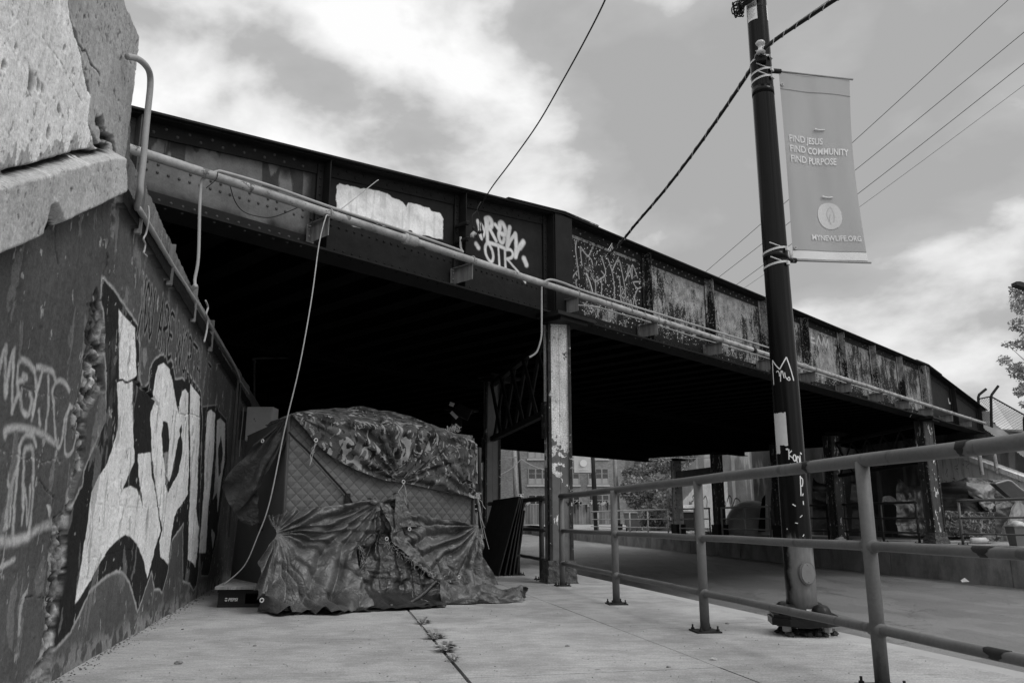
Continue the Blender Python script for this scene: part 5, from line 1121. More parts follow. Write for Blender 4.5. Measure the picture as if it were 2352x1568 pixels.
def railing(posts, ext, label, hts=(.28, .69, 1.13), rr=(.025, .025, .036), rp=.036, group='pipe railings', mat=None, plates=True, sleeves=(), n=16):
    mat = mat or mrail; posts = [np.asarray(p, float) for p in posts]
    T = thing('pipe_railing', label, 'railing', posts[0], group)
    d = nrm((posts[-1]-posts[0])*[1, 1, 0]) if len(posts) > 1 else nrm(np.array(ext[1])-posts[0]); A = posts[0]-d*ext[0]; B = posts[-1]+d*ext[1]
    def zat(p): return np.interp((p-posts[0]) @ d, [(q-posts[0]) @ d for q in posts], [q[2] for q in posts]) if len(posts) > 1 else posts[0][2]
    for h, r in zip(hts, rr):
        mb = MB(); N_ = 24; pts = [A+(B-A)*i/N_ for i in range(N_+1)]; pts = [np.array([p[0], p[1], zat(p)+h+.002*math.sin(i*1.7)]) for i, p in enumerate(pts)]
        if h == hts[-1] and ext[0] == 0: pts[0] = pts[0]-d*rp
        if h == hts[-1] and ext[1] == 0: pts[-1] = pts[-1]+d*rp
        mb.tube(pts, r, n); mb.build('rail', mat, T, True)
    for p in posts:
        mb = MB(); mb.tube([p+(0, 0, .012), p+(0, 0, .5), p+(0, 0, hts[-1]-.005)], rp, n)
        for h, r in zip(hts[:-1], rr[:-1]): mb.tube([p+(0, 0, h)-d*(rp+.012), p+(0, 0, h)+d*(rp+.012)], [r+.008, r+.008], n)
        mb.build('post', mat, T, True)
        if plates:
            mb = MB(); az = math.atan2(d[0], d[1])+.06; mb.box(p+(0, 0, .0), .19, .20, .012, az); pl_ = mb.build('base_plate', mrust, T)
            for sx in (-1, 1):
                for sy in (-1, 1):
                    c = p+np.array([d[1], -d[0], 0])*.068*sx+d*.075*sy; mb = MB(); mb.tube([c+(0, 0, .012), c+(0, 0, .026)], .014, 6); mb.tube([c+(0, 0, .026), c+(0, 0, .048)], .007, 6); mb.build('anchor_bolt', mrust, pl_)
    for (a, h, r, L) in sleeves:
        c = posts[0]+d*a; mb = MB(); z = zat(c)+h
        mb.tube([np.array([c[0], c[1], z])+d*(-L/2+L*i/6) for i in range(7)], [r+.0012+.0006*((i*7) % 3) for i in range(7)], n); mb.build('rust_patch', mrust, T, True)
    return T
RD = np.array([math.sin(math.radians(-10.67)), math.cos(math.radians(-10.67)), 0])
P1 = gz(1292, 1345); P2 = gz(1416, 1387); P3 = gz(1620, 1450); P4 = np.array([1.858, 4.27, 0]); P5 = P4+(P4-P3)*1.03
railing([P1, P2, P3, P4, P5], (0, 1.2), 'nearest painted pipe railing crossing the right foreground with dark worn joints')
for u, v, h in ((2225, 1034, 1.13), (2265, 1263, .69), (2300, 1494, .28)):
    pass
def rust_on_near():
    T = [o for o in bpy.data.objects if o.name.startswith('pipe_railing') and o.parent is None][0]; rl = Plane(P4, math.atan2((P4-P3)[0], (P4-P3)[1])); d = nrm(P4-P3)
    for (u, v, h, r, L) in ((2218, 1036, 1.13, .036, .055), (2262, 1262, .69, .025, .075), (2293, 1492, .28, .025, .085), (1860, 1085, 1.13, .036, .05)):
        a, z = rl.az_(u, v); c = P4+rl.e*a+(0, 0, h); G = np.zeros((17, 24, 3)); s1, s2 = frame(rl.e)
        for i in range(17):
            for j in range(24):
                th = 2*math.pi*j/23; rag = .022*mnoise.noise(Vector((math.cos(th)*2+u, math.sin(th)*2, 1.0 if i < 8 else 5.0)))
                G[i, j] = c+rl.e*((i/16-.5)*L*(1+.5*math.sin(th))+rag*(abs(i-8)/8))+(s1*math.cos(th)+s2*math.sin(th))*(r+.0009)
        mb = MB(); mb.grid(G); mb.build('worn_patch', mrust, T, True)
rust_on_near()
railing([C1+np.array([-.21, .55, 0]), np.array([.09, 12.75, 0]), np.array([-.28, 14.9, 0])], (.15, .75), 'dark pipe railing between the nearest column and the grey column', mat=M('shaded_rail_paint', .04, .5, .3, 5, .2, 50))  # darker copy of the rail paint, shade under the bridge put into its colour
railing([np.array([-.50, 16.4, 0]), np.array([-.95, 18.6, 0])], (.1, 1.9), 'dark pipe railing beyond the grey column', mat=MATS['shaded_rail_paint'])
mfr = M('far_rail_paint', .34, .55, .25, 2, .1, 40)
fl = lambda y: FL(y, .28)
railing([fl(21.6), fl(19.6), fl(17.6)], (0, 1.4), 'far railing in front of the tarp shelter at the right edge', mat=mrail, n=10)
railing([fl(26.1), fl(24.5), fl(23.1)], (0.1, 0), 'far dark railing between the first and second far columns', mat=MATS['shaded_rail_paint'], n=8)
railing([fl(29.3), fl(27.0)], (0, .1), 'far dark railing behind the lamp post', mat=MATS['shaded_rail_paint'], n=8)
railing([fl(33.7), fl(32.0), fl(30.3)], (0, 0), 'far railing in front of the dome tent', mat=mfr, n=8)
railing([fl(37.4), fl(36.0), fl(34.7)], (0, 0), 'far railing in front of the dark dumpster', mat=mfr, n=8)
railing([fl(47.5), fl(45.3), fl(43.0), fl(40.8), fl(38.6)], (1.2, 0), 'long pale far railing in daylight before the bush and bins', mat=mfr, n=8)
# ================================================================== LAMP POST, BANNER
PX, PY = 2.168, 6.24
def lamp_post():
    T = thing('lamp_post', 'tall glossy black lamp post with tags, stickers and a grey painted foot', 'lamp post', (PX, PY, 0))
    m, t, b = base_mat('post_paint', .2, spec=.3); v = tcoord(t, kind='Object'); g = N(t, 'ShaderNodeNewGeometry'); sp = N(t, 'ShaderNodeSeparateXYZ'); t.links.new(g.outputs['Position'], sp.inputs[0])
    z = mth(t, 'ADD', sp.outputs[2], maprange(t, noi(t, tcoord(t, (1, 1, .12)), 40, 4, .7), .3, .7, -.05, .05, False)); z2 = mth(t, 'ADD', z, mth(t, 'MULTIPLY', mth(t, 'SUBTRACT', sp.outputs[0], PX), .35))
    k = maprange(t, z2, .60, .72, 1, 0)
    sx = mth(t, 'ADD', mth(t, 'MULTIPLY', mth(t, 'SUBTRACT', sp.outputs[0], PX), .945), mth(t, 'MULTIPLY', mth(t, 'SUBTRACT', sp.outputs[1], PY), -.328))
    sx = mth(t, 'ADD', sx, maprange(t, noi(t, v, 14, 4), .3, .7, -.012, .012, False)); k = mth(t, 'MULTIPLY', k, maprange(t, sx, -.085, -.045, 0, 1)); c = .006
    c = mixv(t, k, c, mth(t, 'MULTIPLY', maprange(t, noi(t, tcoord(t, (1, 1, .3)), 14, 6, .7), .3, .7, .6, 1.15, False), .17)); drip = maprange(t, noi(t, tcoord(t, (1, 1, .35)), 26, 6, .8), .735, .745, 0, 1); lowm = maprange(t, sp.outputs[2], 1.25, 1.0, 0, 1)
    c = mixv(t, mth(t, 'MULTIPLY', drip, lowm), c, .40); t.links.new(c, b.inputs['Base Color']); t.links.new(mixv(t, k, .20, .6), b.inputs['Roughness'])
    R0, R1, H = .112, .072, 8.5; N_ = 24
    r = lambda z: R0+(R1-R0)*z/H
    mb = MB(); mb.tube([(PX, PY, .05+(H-.05)*i/N_) for i in range(N_+1)], [r(H*i/N_) for i in range(N_+1)], 40); mb.build('shaft', m, T, True)
    for z_ in (4.42, 2.93): mb = MB(); mb.tube([(PX, PY, z_-.035), (PX, PY, z_+.035)], [r(z_)+.002]*2, 40); mb.build('collar', m, T, True)
    # base
    mbk = M('cast_iron', .010, .35, .4, 6, .35, 50, spec=.5, dark=.30, darkth=.70, darksc=22)
    c0 = gz(1845, 1440); mb = MB(); az = math.radians(35); hw = .235; oct_ = []
    for i in range(4):
        th = az+i*math.pi/2
        for q in (-.30, .30): oct_.append(np.array([PX+math.cos(th+q)*.27, PY+math.sin(th+q)*.27, .075]))
    mb.prism(oct_, (0, 0, .05)); mb.prism([p*[1, 1, 0]+(0, 0, .126)+(np.array([PX, PY, 0])-p*[1, 1, 0])*.06 for p in oct_], (0, 0, .02)); mb.build('base_plate', mbk, T)
    for i in range(4):
        th = az+i*math.pi/2; c = np.array([PX+math.cos(th)*.16, PY+math.sin(th)*.16, .135]); mb = MB(); G = np.zeros((9, 33, 3))
        for a_ in range(9):
            ph = math.pi/2*a_/8
            for j in range(33):
                q = 2*math.pi*j/32; rr = .078*(1-.06*abs(math.sin(q*4)))*max(math.sin(ph), .02)**.7; G[a_, j] = c+np.array([math.cos(q)*rr, math.sin(q)*rr, .085*math.cos(ph)])
        mb.grid(G[:, ::-1]); mb.build('bolt_cover', mbk, T, True)
        c = np.array([PX+math.cos(th)*.20, PY+math.sin(th)*.20, .0]); mb = MB(); mb.tube([c, c+(0, 0, .075)], .016, 6); mb.tube([c+(0, 0, .035), c+(0, 0, .075)], .032, 6); mb.build('levelling_nut', M('zinc', .30, .5, .3, 8, .2, 60, metal=.0), T)
    mb = MB()
    for i in range(46):
        th = random.uniform(0, 6.3); q = random.uniform(.02, .24); mb.blob((PX+math.cos(th)*q, PY+math.sin(th)*q, .012), random.uniform(.016, .034), (1.2, 1, .8), .25, 6, 4)
    o = mb.build('crumbled_grout', m_dirt, T); o['kind'] = 'stuff'
    cam_d = nrm(np.array([-PX, -PY, 0])); side = np.array([-cam_d[1], cam_d[0], 0])
    def around(z_, th, dr=0.0):                # th measured from the direction of the pavement's near end, towards the road
        d = cam_d*math.cos(th)+side*math.sin(th); return np.array([PX, PY, z_])+d*(r(z_)+dr), d
    sgn = 1 if side[0] > 0 else -1
    # hand hole cover
    c, d = around(.44, .45*sgn); mb = MB(); s1 = np.array([-d[1], d[0], 0]); ring = [c+s1*.062*math.cos(q)+np.array([0, 0, .085*math.sin(q)])-d*.012 for q in np.linspace(0, 2*math.pi, 33)[:-1]]
    mb.prism(ring, d*.034); mb.build('cover_frame', M('post_grey', .13, .55, .2, 6, .2, 50), T); ring = [c+s1*.052*math.cos(q)+np.array([0, 0, .074*math.sin(q)])+d*.0225 for q in np.linspace(0, 2*math.pi, 33)[:-1]]
    mb = MB(); mb.prism(ring, d*.008); mb.blob(c+d*.031+(0, 0, -.06), .005); mb.blob(c+d*.031+(0, 0, .06), .005); mb.build('hand_hole_cover', M('cover_paint', .17, .5, .2, 6, .2, 50), T)
    # stickers / paper / writing, wrapped on the shaft
    def patch(z0, z1, t0, t1, mat, name, dr=.0015, rag=0.0, n=14, m_=12):
        G = np.zeros((m_, n, 3))
        for i in range(m_):
            for j in range(n):
                zz = z0+(z1-z0)*i/(m_-1); th = t0+(t1-t0)*j/(n-1)
                if rag and (i in (0, m_-1)): zz += random.uniform(-rag, rag)
                G[i, j] = around(zz, th*sgn, dr)[0]
        mb = MB(); mb.grid(G if sgn > 0 else G[:, ::-1]); return mb.build(name, mat, T, True)
    def wr(strokes, z0, t0, hz, wt, w, mat, name):
        mb = MB()
        for s in strokes:
            pts = spline([(x, y) for x, y in s], 5); pp = [around(z0+y*hz, (t0+x*wt)*sgn, .0012) for x, y in pts]; L, R_ = [], []
            for i, (p, d) in enumerate(pp):
                q0 = pp[max(i-1, 0)][0]; q1 = pp[min(i+1, len(pp)-1)][0]; tg = nrm(q1-q0); sd_ = np.cross(d, tg); L.append(p+sd_*w); R_.append(p-sd_*w)
            mb.grid(np.array([R_, L]))
        return mb.build(name, mat, T)
    # heights of things on the shaft from where they are seen
    zz = lambda v, u=1800: float(at(u, v, PY-.1)[2])
    mp_ = M('paper', .48, .8, .15, 4, .1, 50, dark=.25, darkth=.66, darksc=9); mw = M('paint_marker', .62, .6, .1, 9, 0, 50)
    patch(zz(1022), zz(947), -1.25, -.12, mp_, 'torn_paper', .002, .008)
    patch(zz(1040), zz(1022), -1.25, -.75, mp_, 'torn_paper', .002, .006)
    ms = M('sticker_white', .62, .5, .06, 4, 0, 50); msg = M('sticker_grey', .30, .5, .06, 4, 0, 50)
    st = patch(zz(40, 1740), zz(-2, 1740), -1.1, .02, ms, 'warning_label', .002); patch(zz(40, 1745), zz(5, 1745), 1.15, 1.6, ms, 'warning_label', .002)
    patch(zz(12, 1740), zz(2, 1740), -1.0, -.04, msg, 'label_header', .0026)
    v_, f_ = text_mesh('WARNING', .034, .0008); mb = MB(); rz = r(4.9); mb.add([around(zz(11, 1740)+.001+y, (-1.02+x/rz)*sgn, .0032)[0] for x, y, _ in v_], f_ if sgn > 0 else [q[::-1] for q in f_]); mb.build('lettering', M('black_ink', .03), T)
    mb = MB()
    for i in range(7):
        a = [around(zz(15+i*3.2, 1740), (-.95+.1*j)*sgn, .0028)[0] for j in range(int(7+(i*5) % 3))]; mb.grid(np.array([[p for p in a], [p+(0, 0, .0035) for p in a]]))
    mb.build('fine_print', msg, T)
    # M-shaped tag
    zb, zt = zz(880), zz(820)
    wr([[(0, 0), (0, .5), (.02, .92)], [(.02, .95), (.2, .72), (.36, .55)], [(.36, .55), (.55, .82), (.68, 1.0)], [(.68, 1.0), (.82, .55), (.93, .1)]], zb, -.95, zt-zb, 1.75, .0045, mw, 'marker_tag')
    wr([[(.2, .45), (.27, .5), (.33, .4), (.33, .28)], [(.42, .5), (.38, .3), (.36, .08)], [(.36, .3), (.46, .48), (.5, .3), (.52, .2)], [(.56, .42), (.58, .25), (.68, .12), (.76, .14), (.72, .24), (.64, .15)]], zb, -.95, zt-zb, 1.75, .0035, mw, 'marker_tag')
    z0, z1 = zz(1085), zz(1030)
    wr([[(.42, 1.02), (.43, .95)], [(.47, 1.02), (.48, .95)], [(.52, .98), (.50, .55)], [(.63, .92), (.51, .76), (.66, .6)], [(.70, .75), (.66, .6), (.72, .48), (.78, .58), (.76, .72), (.70, .75)], [(.84, .68), (.80, .5), (.86, .36), (.92, .48), (.9, .64), (.84, .68)], [(.96, .72), (.97, .35)], [(1.0, .85), (1.0, .78)], [(1.04, .83), (1.04, .76)],
        [(.56, .38), (.50, .3), (.52, .15), (.62, .1)], [(.68, .28), (.66, .1)], [(.74, .25), (.74, .1), (.82, .1)]], z0, -1.0, z1-z0, 1.75, .0042, mw, 'marker_tag')
    z0, z1 = zz(1150), zz(1092)
    wr([[(.90, 1.0), (.86, .2)], [(.88, .95), (1.0, .85), (.96, .6), (.88, .62)], [(.97, .3), (.93, .2)], [(.94, .0), (.94, -.15)], [(.5, -.12), (.62, -.2)]], z0, -1.0, z1-z0, 1.75, .004, mw, 'marker_tag')
    z0 = zz(1200)
    wr([[(.55, .0), (.65, -.02)], [(.2, -.2), (.22, -.25)], [(.8, -.5), (.86, -.42)], [(.75, .2), (.85, .28)]], z0, -1.0, .2, 1.75, .003, mw, 'paint_fleck')
    patch(zz(1420), zz(1398), .25, .85, ms, 'small_label', .004)
    # steel straps
    mst = M('strap_steel', .48, .35, .15, 6, .1, 50)
    def strap(v, slope=.02, u=1750):
        z_ = zz(v, u); pts = [around(z_+slope*math.sin(th), th, .004)[0] for th in np.linspace(0, 2*math.pi, 41)]; G = np.array([[p+(0, 0, -.009) for p in pts], [p+(0, 0, .009) for p in pts]]); mb = MB(); mb.grid(G)
        c, d = around(z_, 1.15*sgn, .008); mb.obox(c-(0, 0, .016), nrm(np.cross(d, (0, 0, 1)))*.04, d*.014, (0, 0, .032)); mb.build('strap', mst, T)
        e, d2 = around(z_+.05, -.3*sgn, .03); mb = MB(); mb.tube([c+d*.01, (c+e)/2+d2*.01, e], .0055, 5); mb.build('strap_tail', mst, T)
    for v in (128, 157, 174): strap(v, .02, 1750)
    for v in (570, 603): strap(v, .02, 1780)
    # insulator
    mb = MB(); c, d = around(zz(118, 1743), .05, .0); c = c+d*.07; G = []
    for h, rr in ((-.06, .0), (-.06, .030), (-.045, .038), (-.03, .034), (-.015, .022), (0, .019), (.015, .022), (.03, .036), (.045, .040), (.056, .032), (.062, 0)): G.append([c+(0, 0, h)+rr*np.array([math.cos(q), math.sin(q), 0]) for q in np.linspace(0, 2*math.pi, 21)])
    mb.grid(np.array(G)); mb.build('insulator', M('porcelain', .42, .2, .1, 5, 0, 40, spec=.6), T, True)
    mb = MB(); mb.obox(c-d*.10-side*.04+(0, 0, -.11), side*.08, d*.085, (0, 0, .045)); mb.tube([c+(0, 0, -.08), c+(0, 0, .07)], .008, 6); mb.build('insulator_bracket', steel_dark(), T)
    # coil of cables at the top
    mb = MB(); c, d = around(zz(0, 1700), -1.3*sgn, .06)
    for i in range(9):
        q = [c+np.array([random.uniform(-.06, .05), random.uniform(-.05, .05), random.uniform(-.08, .06)]) for _ in range(5)]; mb.tube(spline(q, 6, True), .006, 5, False)
    c2_, d = around(zz(-6, 1750), .2*sgn, .03)
    for i in range(4): mb.tube(spline([c, (c+c2_)/2+d*.03+np.array([0, 0, random.uniform(-.03, .03)]), c2_+np.array([0, 0, random.uniform(-.03, .03)])], 5), .012, 5)
    mb.build('cable_coil', M('black_rubber', .015, .45, .2, 5, 0, 40), T)
    mb = MB(); mb.tube(spline([(PX, PY, 8.3), (PX+.1, PY+.02, 8.7), (PX+.8, PY+.15, 9.0), (PX+2.0, PY+.4, 9.1)], 6), .04, 12); mb.build('lamp_arm', m, T, True)
    mb = MB(); mb.blob((PX+2.25, PY+.45, 9.08), .3, (1.1, .5, .3), 0, 14, 8); mb.build('lamp_head', mst, T, True)
    return r
RPOST = lamp_post()
def banner():
    bp = Plane((PX, PY, 0), math.radians(80)); tl, tr = bp.az_(1788, 167), bp.az_(1952, 185); bl, br = bp.az_(1822, 597), bp.az_(1993, 602)
    T = thing('street_banner', 'pale cloth banner with white slogan hanging between two arms on the lamp post', 'banner', (PX, PY, 3.7))
    zt, zb = (tl[1]+tr[1])/2, (bl[1]+br[1])/2; a0t, a1t, a0b, a1b = tl[0], tr[0], bl[0], br[0]
    def Spt(x, y, d=0.0):                      # x 0..1 across, y 0 (bottom)..1 (top)
        a0 = a0b+(a0t-a0b)*y; a1 = a1b+(a1t-a1b)*y; a1 -= .035*math.sin(math.pi*y)*1.0; a = a0+(a1-a0)*x
        wav = .013*math.sin(x*9+y*1.5)*(.3+.7*math.sin(math.pi*y))+.003*math.sin(x*21+3*y)*math.sin(math.pi*y)
        ztt = tl[1]+(tr[1]-tl[1])*x; zbb = bl[1]+(br[1]-bl[1])*x
        return bp.P(a, zbb+(ztt-zbb)*y, wav+d)
    mb = MB(); mb.grid(np.array([[Spt(j/80, i/160) for j in range(81)] for i in range(161)]))
    m, t, b = base_mat('banner_cloth', .8, spec=.2); c = mth(t, 'MULTIPLY', maprange(t, noi(t, tcoord(t, (1, 1, .2)), 6, 4), .3, .7, .95, 1.05, False), .40); t.links.new(c, b.inputs['Base Color']); tr_ = N(t, 'ShaderNodeBsdfTranslucent'); tr_.inputs[0].default_value = (.5,)*3+(1,); mx = N(t, 'ShaderNodeMixShader'); mx.inputs[0].default_value = .32
    o_ = [n for n in t.nodes if n.type == 'OUTPUT_MATERIAL'][0]; t.links.new(b.outputs[0], mx.inputs[1]); t.links.new(tr_.outputs[0], mx.inputs[2]); t.links.new(mx.outputs[0], o_.inputs[0])
    cl = mb.build('cloth', m, T, True); sd_ = 1 if bp.n @ (CP-bp.o) > 0 else -1
    mh = M('banner_hem', .36, .8, .05, 5, 0, 50); mw = M('banner_print', .60, .8, .04, 5, 0, 50)
    mb = MB(); mb.grid(np.array([[Spt(j/30, y, sd_*.003) for j in range(31)] for y in (.905, .908)])); mb.build('hem_seam', M('seam_dark', .12), T); mb = MB(); mb.grid(np.array([[Spt(j/30, y, sd_*.003) for j in range(31)] for y in (.05, .0515)])); mb.build('hem_seam', M('seam_dark', .12), T)
    mb = MB(); mb.grid(np.array([[Spt(j/30, y, sd_*.0025) for j in range(31)] for y in (.006, .025, .047)])); mb.build('bottom_sleeve', M('sleeve_pale', .60, .8, .05), T)
    Wd_ = a1b-a0b; Hh = zt-zb
    def put(txt, px, py, size, bold, shear, sq, name):
        # px,py: where the line starts, as seen
        v, f = text_mesh(txt, size, bold, shear, sx=sq); mb = MB(); mb.add([Spt(px+x/Wd_, py+y/Hh, sd_*.007) for x, y, _ in v], f); mb.build(name, mw, cl); return max(v[:, 0])/Wd_
    for txt1, txt2, py in (('FIND', 'JESUS', .618), ('FIND', 'COMMUNITY', .563), ('FIND', 'PURPOSE', .508)):
        w_ = put(txt1, .06, py, .088, .0008, 0, .84, 'lettering'); put(txt2, .06+w_+.03, py, .084, .0018, .12, .76, 'lettering')
    put('MYNEWLIFE.ORG', .27, .105, .066, .0009, 0, .90, 'lettering')
    def ell(cx, cy, rx, ry, name, mat, d=.004, sq=2.4):
        mb = MB(); mb.grid(np.array([[Spt(cx+k_*rx*np.sign(math.cos(q))*abs(math.cos(q))**(2/sq), cy+k_*ry*np.sign(math.sin(q))*abs(math.sin(q))**(2/sq), sd_*d) for q in np.linspace(0, 2*math.pi, 41)] for k_ in (.001, .25, .5, .75, 1)])); mb.build(name, mat, cl)
    ell(.56, .235, .165, .070, 'round_emblem', M('emblem_print', .49, .8, .04), .004, 2.1)
    fl_ = []
    for s in ([(-.02, -.03), (-.045, .0), (-.03, .03), (.01, .05)], [(.01, .05), (.04, .02), (.045, -.01), (.035, -.03)], [(-.005, -.045), (-.02, -.02), (.0, .01)]):
        G = [Spt(.57+x, .235+y, sd_*.0065) for x, y in spline(s, 5)]; G2 = [Spt(.57+x+.006, .235+y, sd_*.0065) for x, y in spline(s, 5)]; fl_.append((G, G2))
    mb = MB(); [mb.grid(np.array([a, b_])) for a, b_ in fl_]; mb.build('flame_mark', M('banner_line', .40), cl)
    for (x, y) in ((.47, .70), (.50, .335)):
        mb = MB(); mb.tube([Spt(x+.04*i, y-.004*math.sin(i*.8), sd_*.008) for i in range(4)], .006, 6); mb.blob(Spt(x, y, sd_*.01), .011); mb.build('vent_tie', M('banner_print', .62), cl)
    ma = M('arm_metal', .25, .45, .2, 5, .1, 50)
    for (a1, z_, z2) in ((tr[0], tl[1]+.012, tr[1]+.012), (br[0], bl[1]-.004, br[1]-.004)):
        mb = MB(); mb.tube([bp.P(RPOST(z_)*.8, z_-.002, 0), bp.P(.18, z_, 0)], .022, 10); mb.build('arm_socket', steel_dark(), T, True)
        mb = MB(); mb.tube([bp.P(.12, z_, 0), bp.P(a1+.03, z2, 0)], .009, 8); mb.build('arm', ma, T, True)
    for x, y in ((.03, .93), (.035, .06)): grommet(T, Spt(x, y, sd_*.006), bp.n, .011)
    mb = MB()
    for i in range(6): 
        c = bp.P(.12+.02*random.random(), bl[1]+.01, 0); mb.tube(spline([c+np.array([random.uniform(-.03, .03), random.uniform(-.02, .02), random.uniform(-.05, .08)]) for _ in range(4)], 4), .0018, 4)
    mb.build('tie_wire', M('pale_string', .32), T)
banner()
# ================================================================== PIPES ON THE GIRDER, CABLES
mpipe = M('galvanised_pipe', .30, .6, .4, 5, .35, 30, dark=.12, darkth=.58, darksc=8)
mcond = M('conduit_metal', .30, .5, .2, 3, .2, 50)
def pipes():
    T = thing('conduit_pipe', 'long pale pipe carried on brackets along the outside of the girder', 'pipe', GIR.P(0, 4.1, .35)); D0 = .36
    PG = Plane(GIR.P(0, 0, D0), GIR.az)
    def h(u, v): return PG.az_(u, v)
    zP = h(1250, 660)[1]; a0 = h(303, 350)[0]-.3; a1 = h(2262, 972)[0]
    L = np.linspace(a0, a1, 40); z0 = h(330, 352)[1]; z1 = h(2230, 962)[1]
    zl = lambda a: float(np.interp(a, [h(330, 352)[0], h(1250, 652)[0], h(2230, 962)[0]], [z0, h(1250, 652)[1], z1]))
    mb = MB(); mb.tube([PG.P(a, zl(a)) for a in L], .045, 16); mb.build('pipe', mpipe, T, True)
    for u in (945, 1850, 2085): a = h(u, 550 if u == 945 else 850)[0]; mb = MB(); mb.tube([PG.P(a-.07, zl(a-.07)), PG.P(a+.07, zl(a+.07))], .060, 16); mb.tube([PG.P(a-.11, zl(a-.11)), PG.P(a-.07, zl(a-.07))], .066, 12); mb.build('coupling', mpipe, T, True)
    a = h(1730, 800)[0]; mb = MB(); mb.tube([PG.P(a-.05, zl(a-.05)), PG.P(a+.05, zl(a+.05))], .053, 16); mb.build('tape_band', steel_dark(), T, True)
    mbr = M('bracket_plate', .19, .6, .25, 4, .2, 40, streak=True)
    for (u, v) in [(752, 515), (1082, 615), (1324, 690), (1507, 745), (1655, 790), (1775, 827), (1870, 855), (1952, 880), (2025, 903), (2085, 920), (2138, 938), (2185, 952), (2228, 965)]:
        a = h(u, v)[0]; z = zl(a)-.052; mb = MB(); mb.obox(PG.P(a-.004, z-.20, -.31), GIR.n*.34, GIR.e*.008, (0, 0, .20)); mb.obox(PG.P(a-.05, z-.007, -.31), GIR.n*.38, GIR.e*.046-GIR.e*0, (0, 0, .006)); mb.obox(PG.P(a-.05, z-.20, -.33), GIR.n*.012, GIR.e*.09, (0, 0, .2)); br = mb.build('bracket', mbr, T)
        mb = MB(); mb.tube([PG.P(a+.02, zl(a)-.05+.0, .056*1)]+[PG.P(a+.02, zl(a)+.056*math.sin(q), .056*math.cos(q)) for q in np.linspace(0, math.pi, 9)], .006, 5); mb.build('u_bolt', mcond, br, True)
        for q in (.06, .14): mb = MB(); mb.blob(PG.P(a-.028, z-q, -.30), .012, nv=GIR.n, m=3, n=6); mb.build('bolt', M('bolt_head', .25, .5), br)
    T2 = lambda lbl, pts, r=.014, name='thin_conduit', m_=None: tag(mkt(pts, r, name, m_), lbl, 'conduit')
    def mkt(pts, r, name, m_): mb = MB(); mb.tube(spline(pts, 8), r, 10); return mb.build(name, m_ or mcond, None, True)
    hp = lambda u, v, d=.0: PG.hit(u, v)+GIR.n*d
    T2('thin conduit riding on the pipe from the left drop to the wiring box', [hp(487, 400, .02), hp(497, 396, .02), hp(515, 399, .03), hp(620, 430, .03), hp(760, 478, .02), hp(900, 523, .02), hp(1040, 571, .02), hp(1060, 578, .0), hp(1075, 574, -.1), hp(1083, 560, -.2), hp(1085, 535, -.22)], .016)
    T2('thin conduit riding on the pipe past the nearest column', [hp(1250, 647), hp(1262, 643, .02), hp(1290, 650, .02), hp(1350, 672, .02), hp(1500, 717, .0), hp(1700, 778, -.0), hp(1765, 798, 0)], .016)
    c7 = lambda x, y: ((500+x/1.96)*.5742, (200+y/1.96)*.5742)
    T2('vertical conduit dropping from the pipe to the wall ledge', [hp(*c7(640, 990), -.03), hp(*c7(618, 1015), -.04), hp(*c7(608, 1080), -.04), hp(*c7(600, 1250), -.04), hp(460, 590, -.04), hp(452, 640, -.04), hp(450, 660, .0)], .015)
    T2('vertical conduit dropping beside the nearest column with a hooked end', [hp(1244, 657), hp(1244, 690), hp(1244, 740), hp(1243, 775), hp(1240, 805, -.05), hp(1234, 815, -.1), hp(1231, 817, -.12)], .013)
    T2('short pale rod rising to the black cable end', [hp(1358, 625, -.1), hp(1360, 645, -.05), hp(1361, 672, 0)], .011)
    T2('white cable clipped below the pipe on the second span', [hp(1345, 692, -.25)]+[hp(u, v, -.2) for u, v in ((1400, 701), (1450, 716), (1500, 730), (1600, 764), (1690, 790), (1765, 813), (1840, 838), (1900, 856), (1960, 876), (2030, 898), (2090, 912))]+[hp(2108, 925, -.2), hp(2118, 940, -.25), hp(2117, 955, -.3)], .011, 'white_cable', M('pale_string', .32))
    T2('thin black wire looping below the pipe on the first bay', [hp(*c7(705, 970), .06), hp(*c7(690, 1030), .06), hp(*c7(625, 1090), .03)], .0045, 'black_wire', MATS['black_rubber'])
    T2('slack black wire sagging across the riveted first bay', [hp(*c7(825, 1070), .0), hp(*c7(880, 1170), -.05), hp(*c7(960, 1240), -.1), hp(*c7(1060, 1280), -.1), hp(*c7(1200, 1290), -.1), hp(*c7(1350, 1238), 0)], .0045, 'black_wire', MATS['black_rubber'])
    # pipe end and gooseneck by the wall, conduit along the ledge
    WO = Plane(WALL.P(0, 0, .10), WALL.az); wh = lambda u, v, d=0.: WO.hit(u, v)+WALL.n*d
    T2('thick gooseneck conduit rising at the end of the pale wall', [wh(316, 133, -.06), wh(323, 136, -.02), wh(334, 150), wh(344, 170), wh(345, 200), wh(340, 250), wh(334, 310), wh(329, 370), wh(323, 420), wh(322, 445), wh(326, 470, -.03), wh(333, 480, -.05)], .020)
    T2('conduit running along the wall ledge under the bridge', [wh(333, 480, -.04), wh(345, 500, -.04), wh(380, 556, -.05), wh(420, 622, -.06), wh(456, 680, -.06), wh(500, 754, -.06), wh(550, 842, -.06), wh(562, 880, -.06)], .020)
    T2('second slimmer conduit above the ledge conduit, starting at the vertical drop', [hp(450, 655), wh(462, 677, -.10), wh(480, 700, -.10), wh(510, 755, -.1), wh(548, 826, -.1)], .022)
